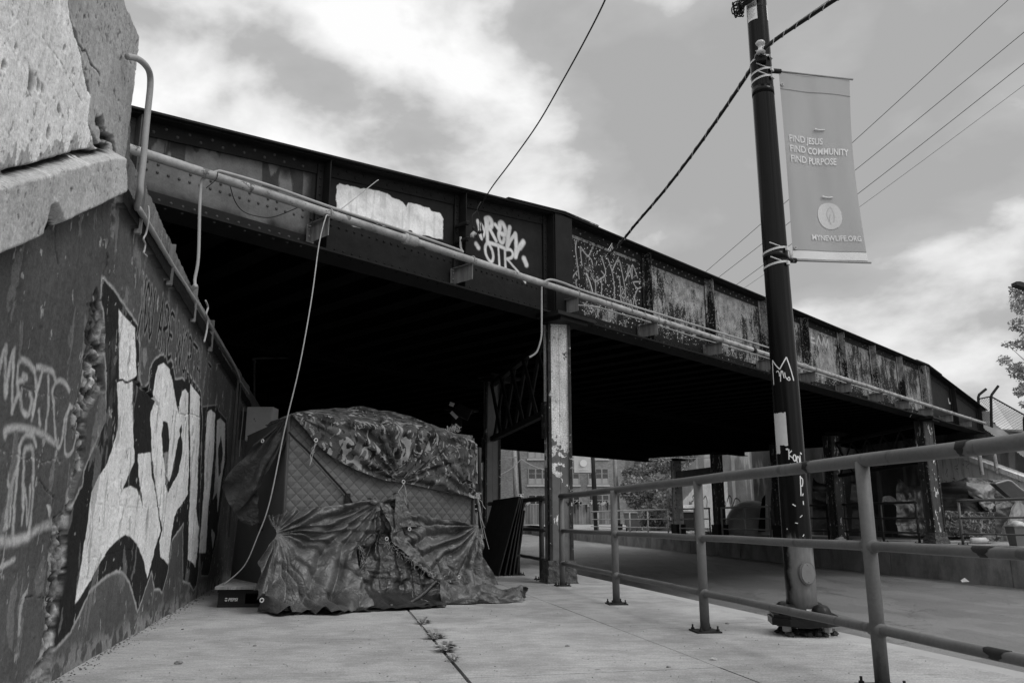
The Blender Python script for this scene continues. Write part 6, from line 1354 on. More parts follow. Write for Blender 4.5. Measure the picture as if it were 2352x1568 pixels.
    for u, v in ((346, 484), (413, 610), (463, 700), (500, 772)):
        mb = MB(); p = wh(u, v, -.085); mb.obox(p-WALL.e*.02-(0, 0, .17), WALL.e*.04, WALL.n*.035, (0, 0, .34)); mb.obox(p-WALL.e*.02-(0, 0, .17)+WALL.n*.0355, WALL.e*.012, WALL.n*.01, (0, 0, .34))
        tag(mb.build('strut_channel', M('bracket_plate', .30)), {346: 'slotted steel strut on the ledge nearest the gooseneck', 413: 'slotted steel strut second along the wall ledge', 463: 'slotted steel strut behind the tied string', 500: 'slotted steel strut farthest along the wall ledge'}[u], 'strut', 'struts holding the ledge conduit')
    T2('white string tied to the gooseneck, hanging down', [wh(329, 472, .03), wh(327, 490, .04), wh(325, 510, .04), wh(324, 535, .03), wh(318, 548, .03), wh(322, 560, .03), wh(320, 575, .03), wh(318, 580, .03), wh(326, 588, .03)], .006, 'hanging_string', M('pale_string', .32))
    T2('knotted white string hanging from the ledge conduit', [wh(467, 690, .02), wh(470, 705, .03), wh(466, 720, .03), wh(469, 735, .03), wh(467, 760, .03), wh(461, 785, .03)], .009, 'hanging_string', M('pale_string', .32))
    # white rope from the bracket to the board
    a = hp(747, 497, .05); b_ = gz(512, 1343, .22)
    ctr = [a, hp(738, 505, .08)]
    for f, (u, v) in zip((.12, .3, .5, .68, .82, .9, .96), ((733, 560), (715, 690), (688, 840), (655, 980), (620, 1150), (590, 1235), (560, 1300))):
        yy = a[1]*(1-f)+b_[1]*f; ctr.append(at(u, v, yy-.35*math.sin(math.pi*f)))
    T2('long white rope slanting from the pipe bracket down to the plywood board', ctr+[b_], .006, 'rope', M('rope_white', .34, .8, .2, 9, .2, 60))
    T2('white string stretched from the bracket up to the girder edge', [hp(770, 491, 0), hp(830, 448, -.1), hp(880, 410, -.16), hp(891, 403, -.18)], .005, 'string', M('rope_white', .34))
pipes()
def cables():
    mk_ = MATS['black_rubber']
    def tube(pts, r, n=8): mb = MB(); q_ = spline(pts, 10); d_ = nrm(q_[0]-q_[3]); mb.tube([q_[0]+d_*30, q_[0]+d_*10, q_[0]+d_*2]+q_, r, n); return mb
    GP = Plane(GIR.P(0, 0, .25), GIR.az)
    A = at(1745, 122, PY-.14); end = GP.hit(1352, 640); e2 = GP.hit(1355, 625)
    pts = [at(2150, -130, 4.9), at(2020, -62, 5.2), at(1918, 0, 5.5), at(1850, 45, 5.8), at(1790, 85, 6.0), A]
    k1 = GP.hit(1385, 590); n_ = 8
    sag = [(1724, 160), (1690, 212), (1640, 285), (1580, 368), (1520, 445), (1460, 515), (1430, 552)]
    for i, (u, v) in enumerate(sag):
        f = (1745-u)/(1745-1352.); y = A[1]*(1-f)+k1[1]*f; pts.append(at(u, v, y))
    pts += [GP.hit(1400, 583), k1, GP.hit(1362, 612), GP.hit(1355, 628), GP.hit(1354, 650)]
    T = thing('service_cable', 'thick black twisted cable from the upper right past the lamp post to the girder', 'cable', A)
    tube(pts, .017).build('cable', mk_, T, True)
    sp_ = spline(pts, 30); w = MB(); hp_ = []
    for i, p in enumerate(sp_):
        t = nrm(sp_[min(i+1, len(sp_)-1)]-sp_[max(i-1, 0)]); s1, s2 = frame(t); th = i*.42; hp_.append(p+(s1*math.cos(th)+s2*math.sin(th))*.019)
    w.tube(hp_, .0035, 4); w.build('lashing_wire', M('strap_steel', .48), T)
    mb = MB(); mb.tube([at(1905, 0, 5.5), at(1830, 52, 5.85), at(1790, 82, 6.0)], .004, 5); mb.tube([at(1790, 82, 6.0), at(1760, 112, 6.1), A+(0, 0, .04)], .0065, 5); mb.build('support_wire', M('strap_steel', .48), T)
    mb = MB(); [mb.tube([GP.hit(1405+i, 560+i*3), GP.hit(1396+i*5, 575+2*i)], .004, 4) for i in range(4)]; mb.build('wire_tail', M('strap_steel', .48), T)
    # thinner twisted cable to the wiring hook on the girder
    T = thing('thin_cable', 'thin twisted cable dropping from the sky to the wiring hook beside the white name', 'cable', GP.hit(1100, 475)); e_ = GP.hit(1098, 482)
    pts = []
    for f, (u, v) in zip((0, .15, .3, .45, .6, .75, .88), ((1420, -80), (1390, 0), (1345, 90), (1290, 190), (1235, 285), (1175, 370), (1130, 430))): pts.append(at(u, v, 5.5*(1-f)+e_[1]*f))
    tube(pts+[e_], .0085, 6).build('cable', mk_, T, True)
    h5 = lambda x, y: GP.hit(1062.3+x*.1465, 459.4+y*.1465)
    mb = MB()
    for L in ([(290, 30), (240, 110), (225, 170), (150, 250), (155, 380), (170, 440), (200, 540), (260, 640), (300, 710)], [(225, 170), (260, 300), (270, 500), (262, 520)], [(235, 190), (300, 400), (305, 500), (325, 620), (300, 660), (265, 600), (200, 540)]):
        mb.tube(spline([h5(*p) for p in L], 5), .006, 5)
    mb.build('wiring_tail', mk_, T, True); mb = MB(); mb.blob(h5(268, 505), .022, (1, 1, 1.3)); mb.blob(h5(308, 500), .020, (1, 1, 1.4)); mb.blob(h5(170, 438), .018, (1, 1, 1.3)); mb.build('splice', mk_, T)
    mb = MB(); mb.tube([h5(150, 590), h5(150, 545), h5(175, 520), h5(200, 545)], .028, 8); mb.build('weatherhead', M('conduit_metal', .30), T, True)
    for (x, y) in ((75, 355), (75, 610)): mb = MB(); p = h5(x, y); mb.tube([p-GIR.n*.2, p], .028, 8); mb.blob(p, .03, jit=.2); mb.build('bolt', steel_dark(), T)
    # four wires behind the banner
    for i, (u0, v0, u1, v1, r, lb) in enumerate(((2316, 0, 1620, 625, .010, 'topmost of the four wires behind the banner'), (2400, 35, 1640, 645, .010, 'second of the four wires behind the banner'), (2400, 108, 1690, 655, .010, 'third of the four wires behind the banner'), (2400, 160, 1700, 668, .006, 'lowest and thinnest of the four wires behind the banner'))):
        a, b_ = at(u0+ (u0-u1)*.3, v0+(v0-v1)*.3, 17), at(u1-(u0-u1)*.4, v1-(v0-v1)*.4, 40); pa, pb = at(u0, v0, 20), at(u1, v1, 34)
        mb = MB(); L = [pa*(1-f)+pb*f+np.array([0, 0, -.10*math.sin(math.pi*min(max(f, 0), 1))]) for f in np.linspace(-.4, 1.5, 20)]; mb.tube(L, r, 5); tag(mb.build('overhead_wire', mk_), lb+', crossing the sky', 'wire', 'overhead wires behind the banner')
cables()
# ================================================================== BACKGROUND BEYOND THE UNDERPASS
def brick_mat(name, val, sc=1.0):
    m, t, b = base_mat(name, .9, spec=.2); br = N(t, 'ShaderNodeTexBrick'); v = tcoord(t); sp = N(t, 'ShaderNodeSeparateXYZ'); t.links.new(v, sp.inputs[0]); c = N(t, 'ShaderNodeCombineXYZ')
    t.links.new(mth(t, 'ADD', sp.outputs[0], sp.outputs[1]), c.inputs[0]); t.links.new(sp.outputs[2], c.inputs[1]); t.links.new(c.outputs[0], br.inputs['Vector'])
    br.inputs['Scale'].default_value = 2.2*sc; br.inputs['Color1'].default_value = (val*.75,)*3+(1,); br.inputs['Color2'].default_value = (val*1.2,)*3+(1,); br.inputs['Mortar'].default_value = (val*1.7,)*3+(1,); br.inputs['Mortar Size'].default_value = .015
    k = maprange(t, noi(t, v, .25, 5), .3, .7, .8, 1.15, False); mv = N(t, 'ShaderNodeVectorMath', operation='SCALE'); t.links.new(br.outputs[0], mv.inputs[0]); t.links.new(k, mv.inputs['Scale']); t.links.new(mv.outputs[0], b.inputs['Base Color']); return m
mglass = M('window_glass', .02, .12, .5, .5, .1, 2, spec=.7); mframe = M('window_frame', .26, .6, .1, 4, .1, 30); mshade = M('window_shade', .34, .8, .1, 3, .1, 30); msill = M('stone_sill', .42, .8, .15, 3, .2, 30)
def building(label, o, e, L, H, D, mat, wins, cat='building'):
    e = nrm(e); n = np.array([e[1], -e[0], 0.]); n = n if n @ (CP-np.asarray(o)) > 0 else -n
    T = thing('brick_building', label, cat, o); mb = MB(); mb.obox(o, e*L, -n*D, (0, 0, H)); mb.build('wall', mat, T)
    mb = MB(); mb.obox(o+n*.05-e*.05+(0, 0, H+.003), e*(L+.1), -n*(D+.1), (0, 0, .35)); mb.build('roof', mframe, T)
    for (a, z, w, h, k) in wins:
        P = o+e*a+np.array([0, 0, z]); mb = MB(); f = .10
        mb.obox(P+n*.01, e*w, n*.06, (0, 0, f)); mb.obox(P+n*.01+(0, 0, h-f), e*w, n*.06, (0, 0, f))
        for i in range(k+1): mb.obox(P+n*.01+e*((w-f)*i/k)+(0, 0, f+.002), e*f*(1 if i in (0, k) else 1.6), n*.06, (0, 0, h-2*f-.004))
        mb.obox(P+n*.012+e*(f+.01)+(0, 0, h*.66), e*(w-2*f-.02), n*.045, (0, 0, .07)); fr = mb.build('window', mframe, T)
        mb = MB(); mb.obox(P+n*.003+e*.01+(0, 0, .01), e*(w-.02), n*.02, (0, 0, h-.02)); mb.build('pane', mglass, fr)
        if k > 2: mb = MB(); mb.obox(P+n*.0265+e*(f+.02)+(0, 0, f+.01), e*(w-2*f-.04), n*.008, (0, 0, h*.33)); mb.build('shade', mshade, fr)
        mb = MB(); mb.obox(P-e*.12+n*.005+(0, 0, -.20), e*(w+.24), n*.12, (0, 0, .195)); mb.build('sill', msill, fr)
    return T
mbk = brick_mat('brick_dark', .19)
def background():
    y = 97.0; pt = lambda u, v: at(u, v, y)
    x0, x1 = pt(1147, 1200)[0], pt(1440, 1200)[0]; o = np.array([x0, y, .3]); wins = []
    for (ua, ub) in ((1213, 1262), (1283, 1331), (1351, 1398)):
        a, b_ = pt(ua, 1100)[0]-x0, pt(ub, 1100)[0]-x0; zb, zt = pt(1176, 1113)[2]-.3, pt(1176, 1075)[2]-.3; st = zb-(pt(1176, 1176)[2]-.3)
        for k in (-1, 0, 1, 2): wins.append((a, zb+k*(zt-zb+1.15), b_-a, zt-zb, 3))
    building('dark brick industrial building with triple windows, seen under the bridge', o, (1, 0, 0), x1-x0, 14, 20, mbk, wins)
    # brick building along the left of the street, its windows in a row
    a = at(1110, 1200, 105); b_ = at(1072, 1200, 70); e = nrm((b_-a)*[1, 1, 0]); o = a*[1, 1, 0]+(0, 0, .3); L = 60
    wins = []
    for i in range(10):
        for k in range(4): wins.append((1.5+i*5.2, 1.6+k*4.0, 3.6, 2.9, 3))
    building('brick building with tall pale windows in the narrow gap right of the tent', o, e, L, 18, 14, brick_mat('brick_mid', .15), wins)
    # small block between
    T = building('pale end wall of a distant building behind the wooden pole', np.array([pt(1440, 1200)[0]+.1, 99, .3]), (1, 0, 0), 14, 8, 10, brick_mat('brick_pale', .16), [(3, 2, 2, 1.6, 2)])
    # poles
    def pole(lb, u0, v0, u1, v1, y, r, mat, name='utility_pole', cat='utility pole', extra=None):
        p0 = at(u0, v0, y); p1 = at(u1, v1, y); d = (p1-p0)/(p1[2]-p0[2]); top = p0+d*(9.5-p0[2]); T = thing(name, lb, cat, p0); mb = MB(); mb.tube([p0-d*.3, (p0+top)/2, top], r, 12, r1=r*.75); mb.build('shaft', mat, T, True); return T, p0, d
    wood = M('pole_wood', .30, .85, .3, 4, .6, 20, streak=True); blk = M('far_black', .03, .5, .2, 3, .1, 30)
    T, p0, d = pole('dark lamp post on the far pavement carrying a grey banner, left of the wooden pole', 1370, 1216, 1361, 1050, 51, .16, blk, 'lamp_post', 'lamp post')
    T, q0, d = pole('leaning grey wooden utility pole in front of the bush', 1420, 1214, 1411, 1035, 53, .17, wood)
    mb = MB(); c = at(1420, 1212, 52.7); mb.box(c-np.array([0, 0, .1]), .5, .5, .35); mb.build('footing', blk, T)
    T, q0, d = pole('pale wooden utility pole before the brick building', 1187, 1190, 1181, 1035, 80, .26, wood)
    mb = MB(); c = at(1183, 1051, 79.6); mb.obox(c-np.array([1.0, 0, 0]), (2.2, 0, 0), (0, .06, 0), (0, 0, .1)); mb.build('cross_arm', M('arm_metal', .25), T)
    T, q0, d = pole('thin dark post with a white medical sign, right of the pale wooden pole', 1199, 1190, 1191, 1035, 76, .14, blk, 'sign_post', 'post')
    mb = MB(); a_ = at(1191, 1156, 75.6); b2 = at(1203, 1134, 75.6); mb.obox(a_, (b2[0]-a_[0], 0, 0), (0, .04, 0), (0, 0, b2[2]-a_[2])); mb.build('sign_plate', M('sign_white', .62, .5, .05, 3, 0, 30), T)
    mb = MB(); w_ = b2[0]-a_[0]; hh = b2[2]-a_[2]; mb.obox(a_+np.array([.03, -.006, hh*.52]), (w_-.06, 0, 0), (0, .004, 0), (0, 0, hh*.44)); mb.build('sign_field', blk, T); mb = MB(); c = a_+np.array([w_/2, -.012, hh*.74])
    for q in (0, math.pi/3, 2*math.pi/3): mb.obox(c+np.array([-math.cos(q)*.17+math.sin(q)*.04, 0, -math.sin(q)*.17-math.cos(q)*.04]), (math.cos(q)*.34, 0, math.sin(q)*.34), (-math.sin(q)*.08, 0, math.cos(q)*.08), (0, -.003-.002*q, 0))
    mb.build('six_point_star', M('sign_white', .62), T)
    T, q0, d = pole('dark lamp post in the narrow gap right of the tent, with a black banner', 1103, 1200, 1101, 1040, 62, .17, blk, 'lamp_post', 'lamp post')
    def small_banner(lb, u0, v0, u1, v1, y, val, lines, ink):
        a_ = at(u0, v1, y); b2 = at(u1, v0, y); w_ = b2[0]-a_[0]; hh = b2[2]-a_[2]; T = thing('street_banner', lb, 'banner', a_); mb = MB()
        mb.grid(np.array([[a_+np.array([w_*i/8, .03*math.sin(i), hh*j/8]) for i in range(9)] for j in range(9)])); cl = mb.build('cloth', M('cloth_%d' % int(val*100), val, .8, .1, 3, .05, 30), T)
        mi = M('banner_print', .62); z = .62
        for ln in lines:
            v_, f_ = text_mesh(ln, hh*.10, .004, 0, 'CENTER'); v_ = v_*[.9, 1, 1]; mb = MB(); mb.add([a_+np.array([w_/2+x, -.05, hh*z+yy]) for x, yy, _ in v_], f_); mb.build('lettering', mi, cl); z -= .075
        r = min(w_, hh)*.19; zc = hh*(.22 if lines else .50); mb = MB(); mb.add([a_+np.array([w_/2+r*math.cos(q), -.045, zc+r*math.sin(q)]) for q in np.linspace(0, 2*math.pi, 25)[:-1]], [tuple(range(24))]); mb.build('round_emblem', mi, cl)
        mb = MB(); mb.obox(a_+np.array([w_*.25, -.045, hh*(.08 if lines else .16)]), (w_*.5, 0, 0), (0, .004, 0), (0, 0, hh*.025)); mb.build('fine_print', mi, cl)
        mb = MB(); mb.obox(a_+np.array([-.02, 0, hh]), (w_+.3, 0, 0), (0, .04, 0), (0, 0, .04)); mb.obox(a_+np.array([-.02, 0, -.04]), (w_+.3, 0, 0), (0, .04, 0), (0, 0, .04)); mb.build('arm', blk, T)
    small_banner('grey banner with a white disc, seen between the nearest column and the far lamp post', 1319, 1042, 1361, 1085, 50.9, .42, [], 1)
    small_banner('black banner with white writing in the gap right of the tent', 1083, 1135-24, 1100, 1174, 61.8, .02, ['A CHURCH', 'FOR THE', 'HURTING'], 1)
    for (pts, lb) in (([(1149, 1090), (1175, 1075), (1197, 1054)], 'sagging pale wire left of the thin dark post'), ([(1197, 1054), (1225, 1070), (1262, 1080), (1300, 1070), (1322, 1056)], 'sagging pale wire between the thin dark post and the grey banner')):
        mb = MB(); mb.tube(spline([at(u, v, 74) for u, v in pts], 6), .035, 5); tag(mb.build('overhead_wire', M('pale_string', .32)), lb, 'wire')
    mb = MB(); mb.tube(spline([at(u, v, y_) for u, v, y_ in ((1425, 1036, 52), (1460, 1045, 50), (1520, 1051, 48), (1560, 1053, 45), (1640, 1050, 38))], 6), .02, 5); tag(mb.build('overhead_wire', M('pale_string', .32)), 'pale wire running under the far edge of the bridge past the bush', 'wire')
    # screened fence with heaps of cloth on it
    y = 78.0; z0 = at(1176, 1203, y)[2]; T = thing('screened_fence', 'grey screened fence with rags heaped along its top, before the brick building', 'fence', at(1280, 1203, y))
    X0, X1 = at(1146, 1200, y)[0], at(1412, 1200, y)[0]; h = at(1176, 1158, y)[2]-z0; G = np.array([[np.array([X0+(X1-X0)*i/120, y+.12*math.sin(i*.5)*(1-j/10)+.05*math.sin(i*2.1), z0+h*j/10]) for i in range(121)] for j in range(11)])
    mb = MB(); mb.grid(G); mb.build('screen', M('fence_screen', .19, .85, .3, .8, .3, 6), T, True)
    for i in range(6): mb = MB(); xx = X0+(X1-X0)*i/5; mb.tube([(xx, y+.1, z0-.2), (xx, y+.1, z0+h+.15)], .06, 8); mb.build('post', M('arm_metal', .25), T)
    mb = MB(); mb.tube([(X0, y+.1, z0+h+.02), (X1, y+.1, z0+h+.02)], .05, 6); mb.build('top_rail', M('arm_metal', .25), T)
    y2 = y-.15
    for k, (ua, ub) in enumerate(((1150, 1215), (1282, 1345), (1350, 1412))):
        xa, xb = at(ua, 1155, y2)[0], at(ub, 1155, y2)[0]; lo, dk = MB(), MB()
        n_ = int((xb-xa)/.28)
        for i in range(n_):
            c = np.array([xa+(xb-xa)*(i+random.random())/n_, y2+.1, z0+h+random.uniform(-.02, .22)]); a_ = c+np.array([random.uniform(.2, .5), 0, random.uniform(-.1, .4)]); lo.prism([c, a_, a_+np.array([.1, 0, -.18]), c+np.array([.12, 0, -.25])], (0, .25, 0))
            if random.random() < .45: q = random.uniform(.25, 1.1); dk.prism([c+np.array([0, -.16, 0]), c+np.array([.22, -.16, .02]), c+np.array([.16, -.16, -q]), c+np.array([.05, -.16, -q*.9])], (0, .04, 0))
        tag(lo.build('rag_heap', M('rag_pale', .34, .9, .7, 2, .4, 8)), ['heap of pale rags on the fence left of the nearest column', 'heap of pale rags on the fence just right of the nearest column', 'heap of rags on the fence beside the far lamp post'][k], 'rags', 'rags on the fence'); 
        tag(dk.build('hanging_rags', blk), ['dark rags hanging down the fence left of the nearest column', 'dark rags hanging down the fence just right of the nearest column', 'dark rags hanging down the fence beside the far lamp post'][k], 'rags', 'rags hanging on the fence')
    # wheelie bins
    for i, (u0, u1, dy) in enumerate(((1440, 1452, 0), (1451, 1463, .3), (1463, 1474, .6))):
        yy = 49+dy; a_ = at(u0, 1211, yy); b2 = at(u1, 1211, yy); w_ = (b2[0]-a_[0])*1.2; h = 1.05; T = thing('wheeled_bin', ['left wheeled bin behind the long far railing', 'middle wheeled bin behind the long far railing', 'right, darkest wheeled bin beside the bush'][i], 'bin', a_, 'wheeled bins by the bush')
        m_ = M('bin_plastic', .10 if i < 2 else .10, .5, .2, 3, .1, 20); a_ = a_*[1, 1, 0]+(0, 0, .2); lean = .12+.1*i; mb = MB()
        mb.add([a_+np.array(q) for q in ((.06, .06, .05), (w_-.06, .06, .05), (w_-.06, .45, .05), (.06, .45, .05), (-lean, 0, h), (w_-lean, 0, h), (w_-lean, .55, h), (-lean, .55, h))], [(3, 2, 1, 0), (4, 5, 6, 7), (0, 1, 5, 4), (1, 2, 6, 5), (2, 3, 7, 6), (3, 0, 4, 7)]); mb.build('body', m_, T)
        mb = MB(); mb.obox(a_+np.array([-lean-.03, -.04, h+.003]), (w_+.06, 0, .0), (0, .62, .05), (0, 0, .06)); mb.build('lid', M('bin_lid', .22 if i == 0 else .12, .5), T)
        for q in (.0, w_-.05): mb = MB(); mb.tube([a_+np.array([q, .45, .1]), a_+np.array([q+.05, .45, .1])], .1, 12); mb.build('wheel', blk, T)
background()
# ---- foliage
def leafy(T, mat, centers, n, size, name='crown'):
    V = []; Fc = []; k = 0
    cs = np.array([c for c, _ in centers]); rs = np.array([r for _, r in centers]); w = rs**2/np.sum(rs**2)
    idx = RNG.choice(len(cs), n, p=w)
    for i in idx:
        d = RNG.normal(size=3); d /= np.linalg.norm(d); q = rs[i]*(RNG.random()**.35); c = cs[i]+d*q*np.array([1, 1, .8]); s = size*RNG.uniform(.6, 1.3)
        a = RNG.normal(size=3); a /= np.linalg.norm(a); b = np.cross(a, RNG.normal(size=3)); b /= np.linalg.norm(b); tip = np.cross(a, b)*.15*s
        V += [c-a*s, c-b*s*.45+tip, c+a*s, c+b*s*.45+tip]; Fc.append((k, k+1, k+2, k+3)); k += 4
    mb = MB(); mb.add(np.array(V), Fc); return mb.build(name, mat, T)
def leaf_mat(name, val):
    m, t, b = base_mat(name, .6, spec=.4); c = mth(t, 'MULTIPLY', maprange(t, noi(t, tcoord(t), 1.3, 4), .3, .7, .5, 1.5, False), val); g = N(t, 'ShaderNodeNewGeometry'); c = mth(t, 'MULTIPLY', c, maprange(t, g.outputs['Random Per Island'], 0, 1, .6, 1.5, False)); t.links.new(c, b.inputs['Base Color'])
    tr = N(t, 'ShaderNodeBsdfTranslucent'); t.links.new(c, tr.inputs[0]); mx = N(t, 'ShaderNodeMixShader'); mx.inputs[0].default_value = .35; o_ = [n for n in t.nodes if n.type == 'OUTPUT_MATERIAL'][0]; t.links.new(b.outputs[0], mx.inputs[1]); t.links.new(tr.outputs[0], mx.inputs[2]); t.links.new(mx.outputs[0], o_.inputs[0]); return m
def plants():
    mbark = M('bark', .05, .9, .4, 5, .6, 20)
    T = thing('bush', 'big leafy dark bush beyond the far pavement, behind the pale railing', 'bush', at(1500, 1212, 52)); cs = []
    for (u, v, r, y) in ((1500, 1180, 1.0, 51), (1540, 1160, 1.2, 50), (1470, 1150, .9, 52), (1450, 1110, .7, 52), (1500, 1120, 1.1, 51.5), (1560, 1110, 1.1, 51), (1480, 1075, .9, 52.5), (1540, 1065, 1.0, 52), (1440, 1130, .6, 52), (1600, 1090, 1.0, 50), (1460, 1195, .7, 51), (1590, 1140, 1.0, 51), (1510, 1040, 1.0, 53), (1590, 1050, 1.0, 53), (1445, 1085, .5, 52.5), (1640, 1070, 1.0, 53), (1555, 1190, .9, 49.5)):
        cs.append((at(u, v, y), r))
    leafy(T, leaf_mat('bush_leaves', .24), cs, 12000, .13); mb = MB(); b0 = at(1510, 1214, 52)
    for c, r in cs[:9]: mb.tube([b0, (b0+c)/2+np.array([.1, 0, .1]), c], .08, 6, r1=.02)
    mb.build('branches', mbark, T)
    # tree at the right edge
    T = thing('tree', 'light leafed tree reaching in at the right edge of the sky', 'tree', at(2460, 1180, 34)); cs = []
    for (u, v, r) in ((2345, 660, .35), (2352, 700, .45), (2380, 690, .9), (2340, 745, .40), (2345, 790, .35), (2312, 792, .22), (2300, 830, .30), (2320, 850, .35), (2350, 850, .5), (2340, 900, .30), (2375, 880, .7), (2420, 780, 1.3), (2430, 640, 1.1), (2450, 900, 1.2), (2400, 950, .5), (2480, 700, 1.4), (2348, 930, .2)):
        cs.append((at(u, v, 34)+np.array([0, random.uniform(-.4, .4), 0]), r))
    leafy(T, leaf_mat('tree_leaves', .28), cs, 9000, .085); mb = MB(); b0 = at(2470, 1100, 34)*[1, 1, 0]; top = at(2440, 760, 34); mb.tube([b0, b0+(0, 0, 3.5), top], .16, 8, r1=.05)
    mb.build('trunk', mbark, T); mb = MB()
    for c, r in cs[:10]: s_ = (b0+(0, 0, 3.5))*.5+top*.5; mb.tube(spline([s_, (s_+c)/2+np.array([0, 0, -.15]), c], 4), .03, 5, r1=.008)
    mb.build('branch', mbark, T)
    # scrub on the embankment
    T = thing('shrub', 'tangled dry scrub on top of the embankment by the chain link fence', 'shrub', at(2300, 1020, 29)); mb = MB()
    cs = [(at(u, v, 29.5), r) for u, v, r in ((2285, 1028, .3), (2320, 1022, .35), (2350, 1018, .4), (2390, 1020, .5))]; leafy(T, leaf_mat('scrub_leaves', .12), cs, 2200, .07)
    for i in range(60): c = at(random.uniform(2275, 2400), random.uniform(1025, 1045), 29.3); mb.tube([c, c+np.array([random.uniform(-.5, .5), random.uniform(-.2, .2), random.uniform(.1, .5)])], .012, 4)
    mb.build('twigs', mbark, T)
    # weeds in the joint
    mlf = leaf_mat('weed_leaf', .30); k = 0
    for (u, v, r, n_, lb) in ((972, 1437, .085, 60, 'weed tuft in the wide joint, nearest the tent'), (1001, 1472, .10, 50, 'second weed tuft in the joint, with broad leaves'), (1024, 1500, .10, 70, 'third and fullest weed tuft in the joint'), (1046, 1522, .07, 26, 'small sparse weed in the joint nearest the camera')):
        c = gz(u, v-6); T = thing('weed', lb, 'weed', c, 'weeds in the pavement joint'); mb = MB()
        for i in range(n_):
            th = random.uniform(0, 6.28); L = r*random.uniform(.4, 1.1); up = random.uniform(.15, 1.0); b0 = c+np.array([random.uniform(-.02, .02), random.uniform(-.055, .055), 0]); d = np.array([math.cos(th), math.sin(th), 0]); s = np.array([-d[1], d[0], 0])*L*.16
            p1 = b0+d*L*.5+(0, 0, L*up*.6); p2 = b0+d*L+(0, 0, L*up*.55); mb.add([b0-s*.3, b0+s*.3, p1+s, p1-s, p2], [(0, 1, 2, 3), (3, 2, 4)])
        mb.build('leaves', mlf, T)
    mb = MB(); a_, b_ = gz(938, 1403), gz(1095, 1600)
    for i in range(1000):
        f = random.random(); p = a_*(1-f)+b_*f+np.array([random.uniform(-.012, .012), 0, -.008]); 
        if random.random() < .6: mb.blob(p, random.uniform(.003, .007), (1, 1, .7), .3, 4, 3)
        else: d = np.array([random.uniform(-.02, .02), random.uniform(-.02, .02), random.uniform(.004, .02)]); mb.add([p, p+np.array([.003, .002, 0]), p+d], [(0, 1, 2)])
    o = mb.build('joint_debris', M('litter_grit', .22, .9, .6, 30, .2, 60)); tag(o, 'grit and moss filling the wide pavement joint', 'debris'); o['kind'] = 'stuff'
plants()
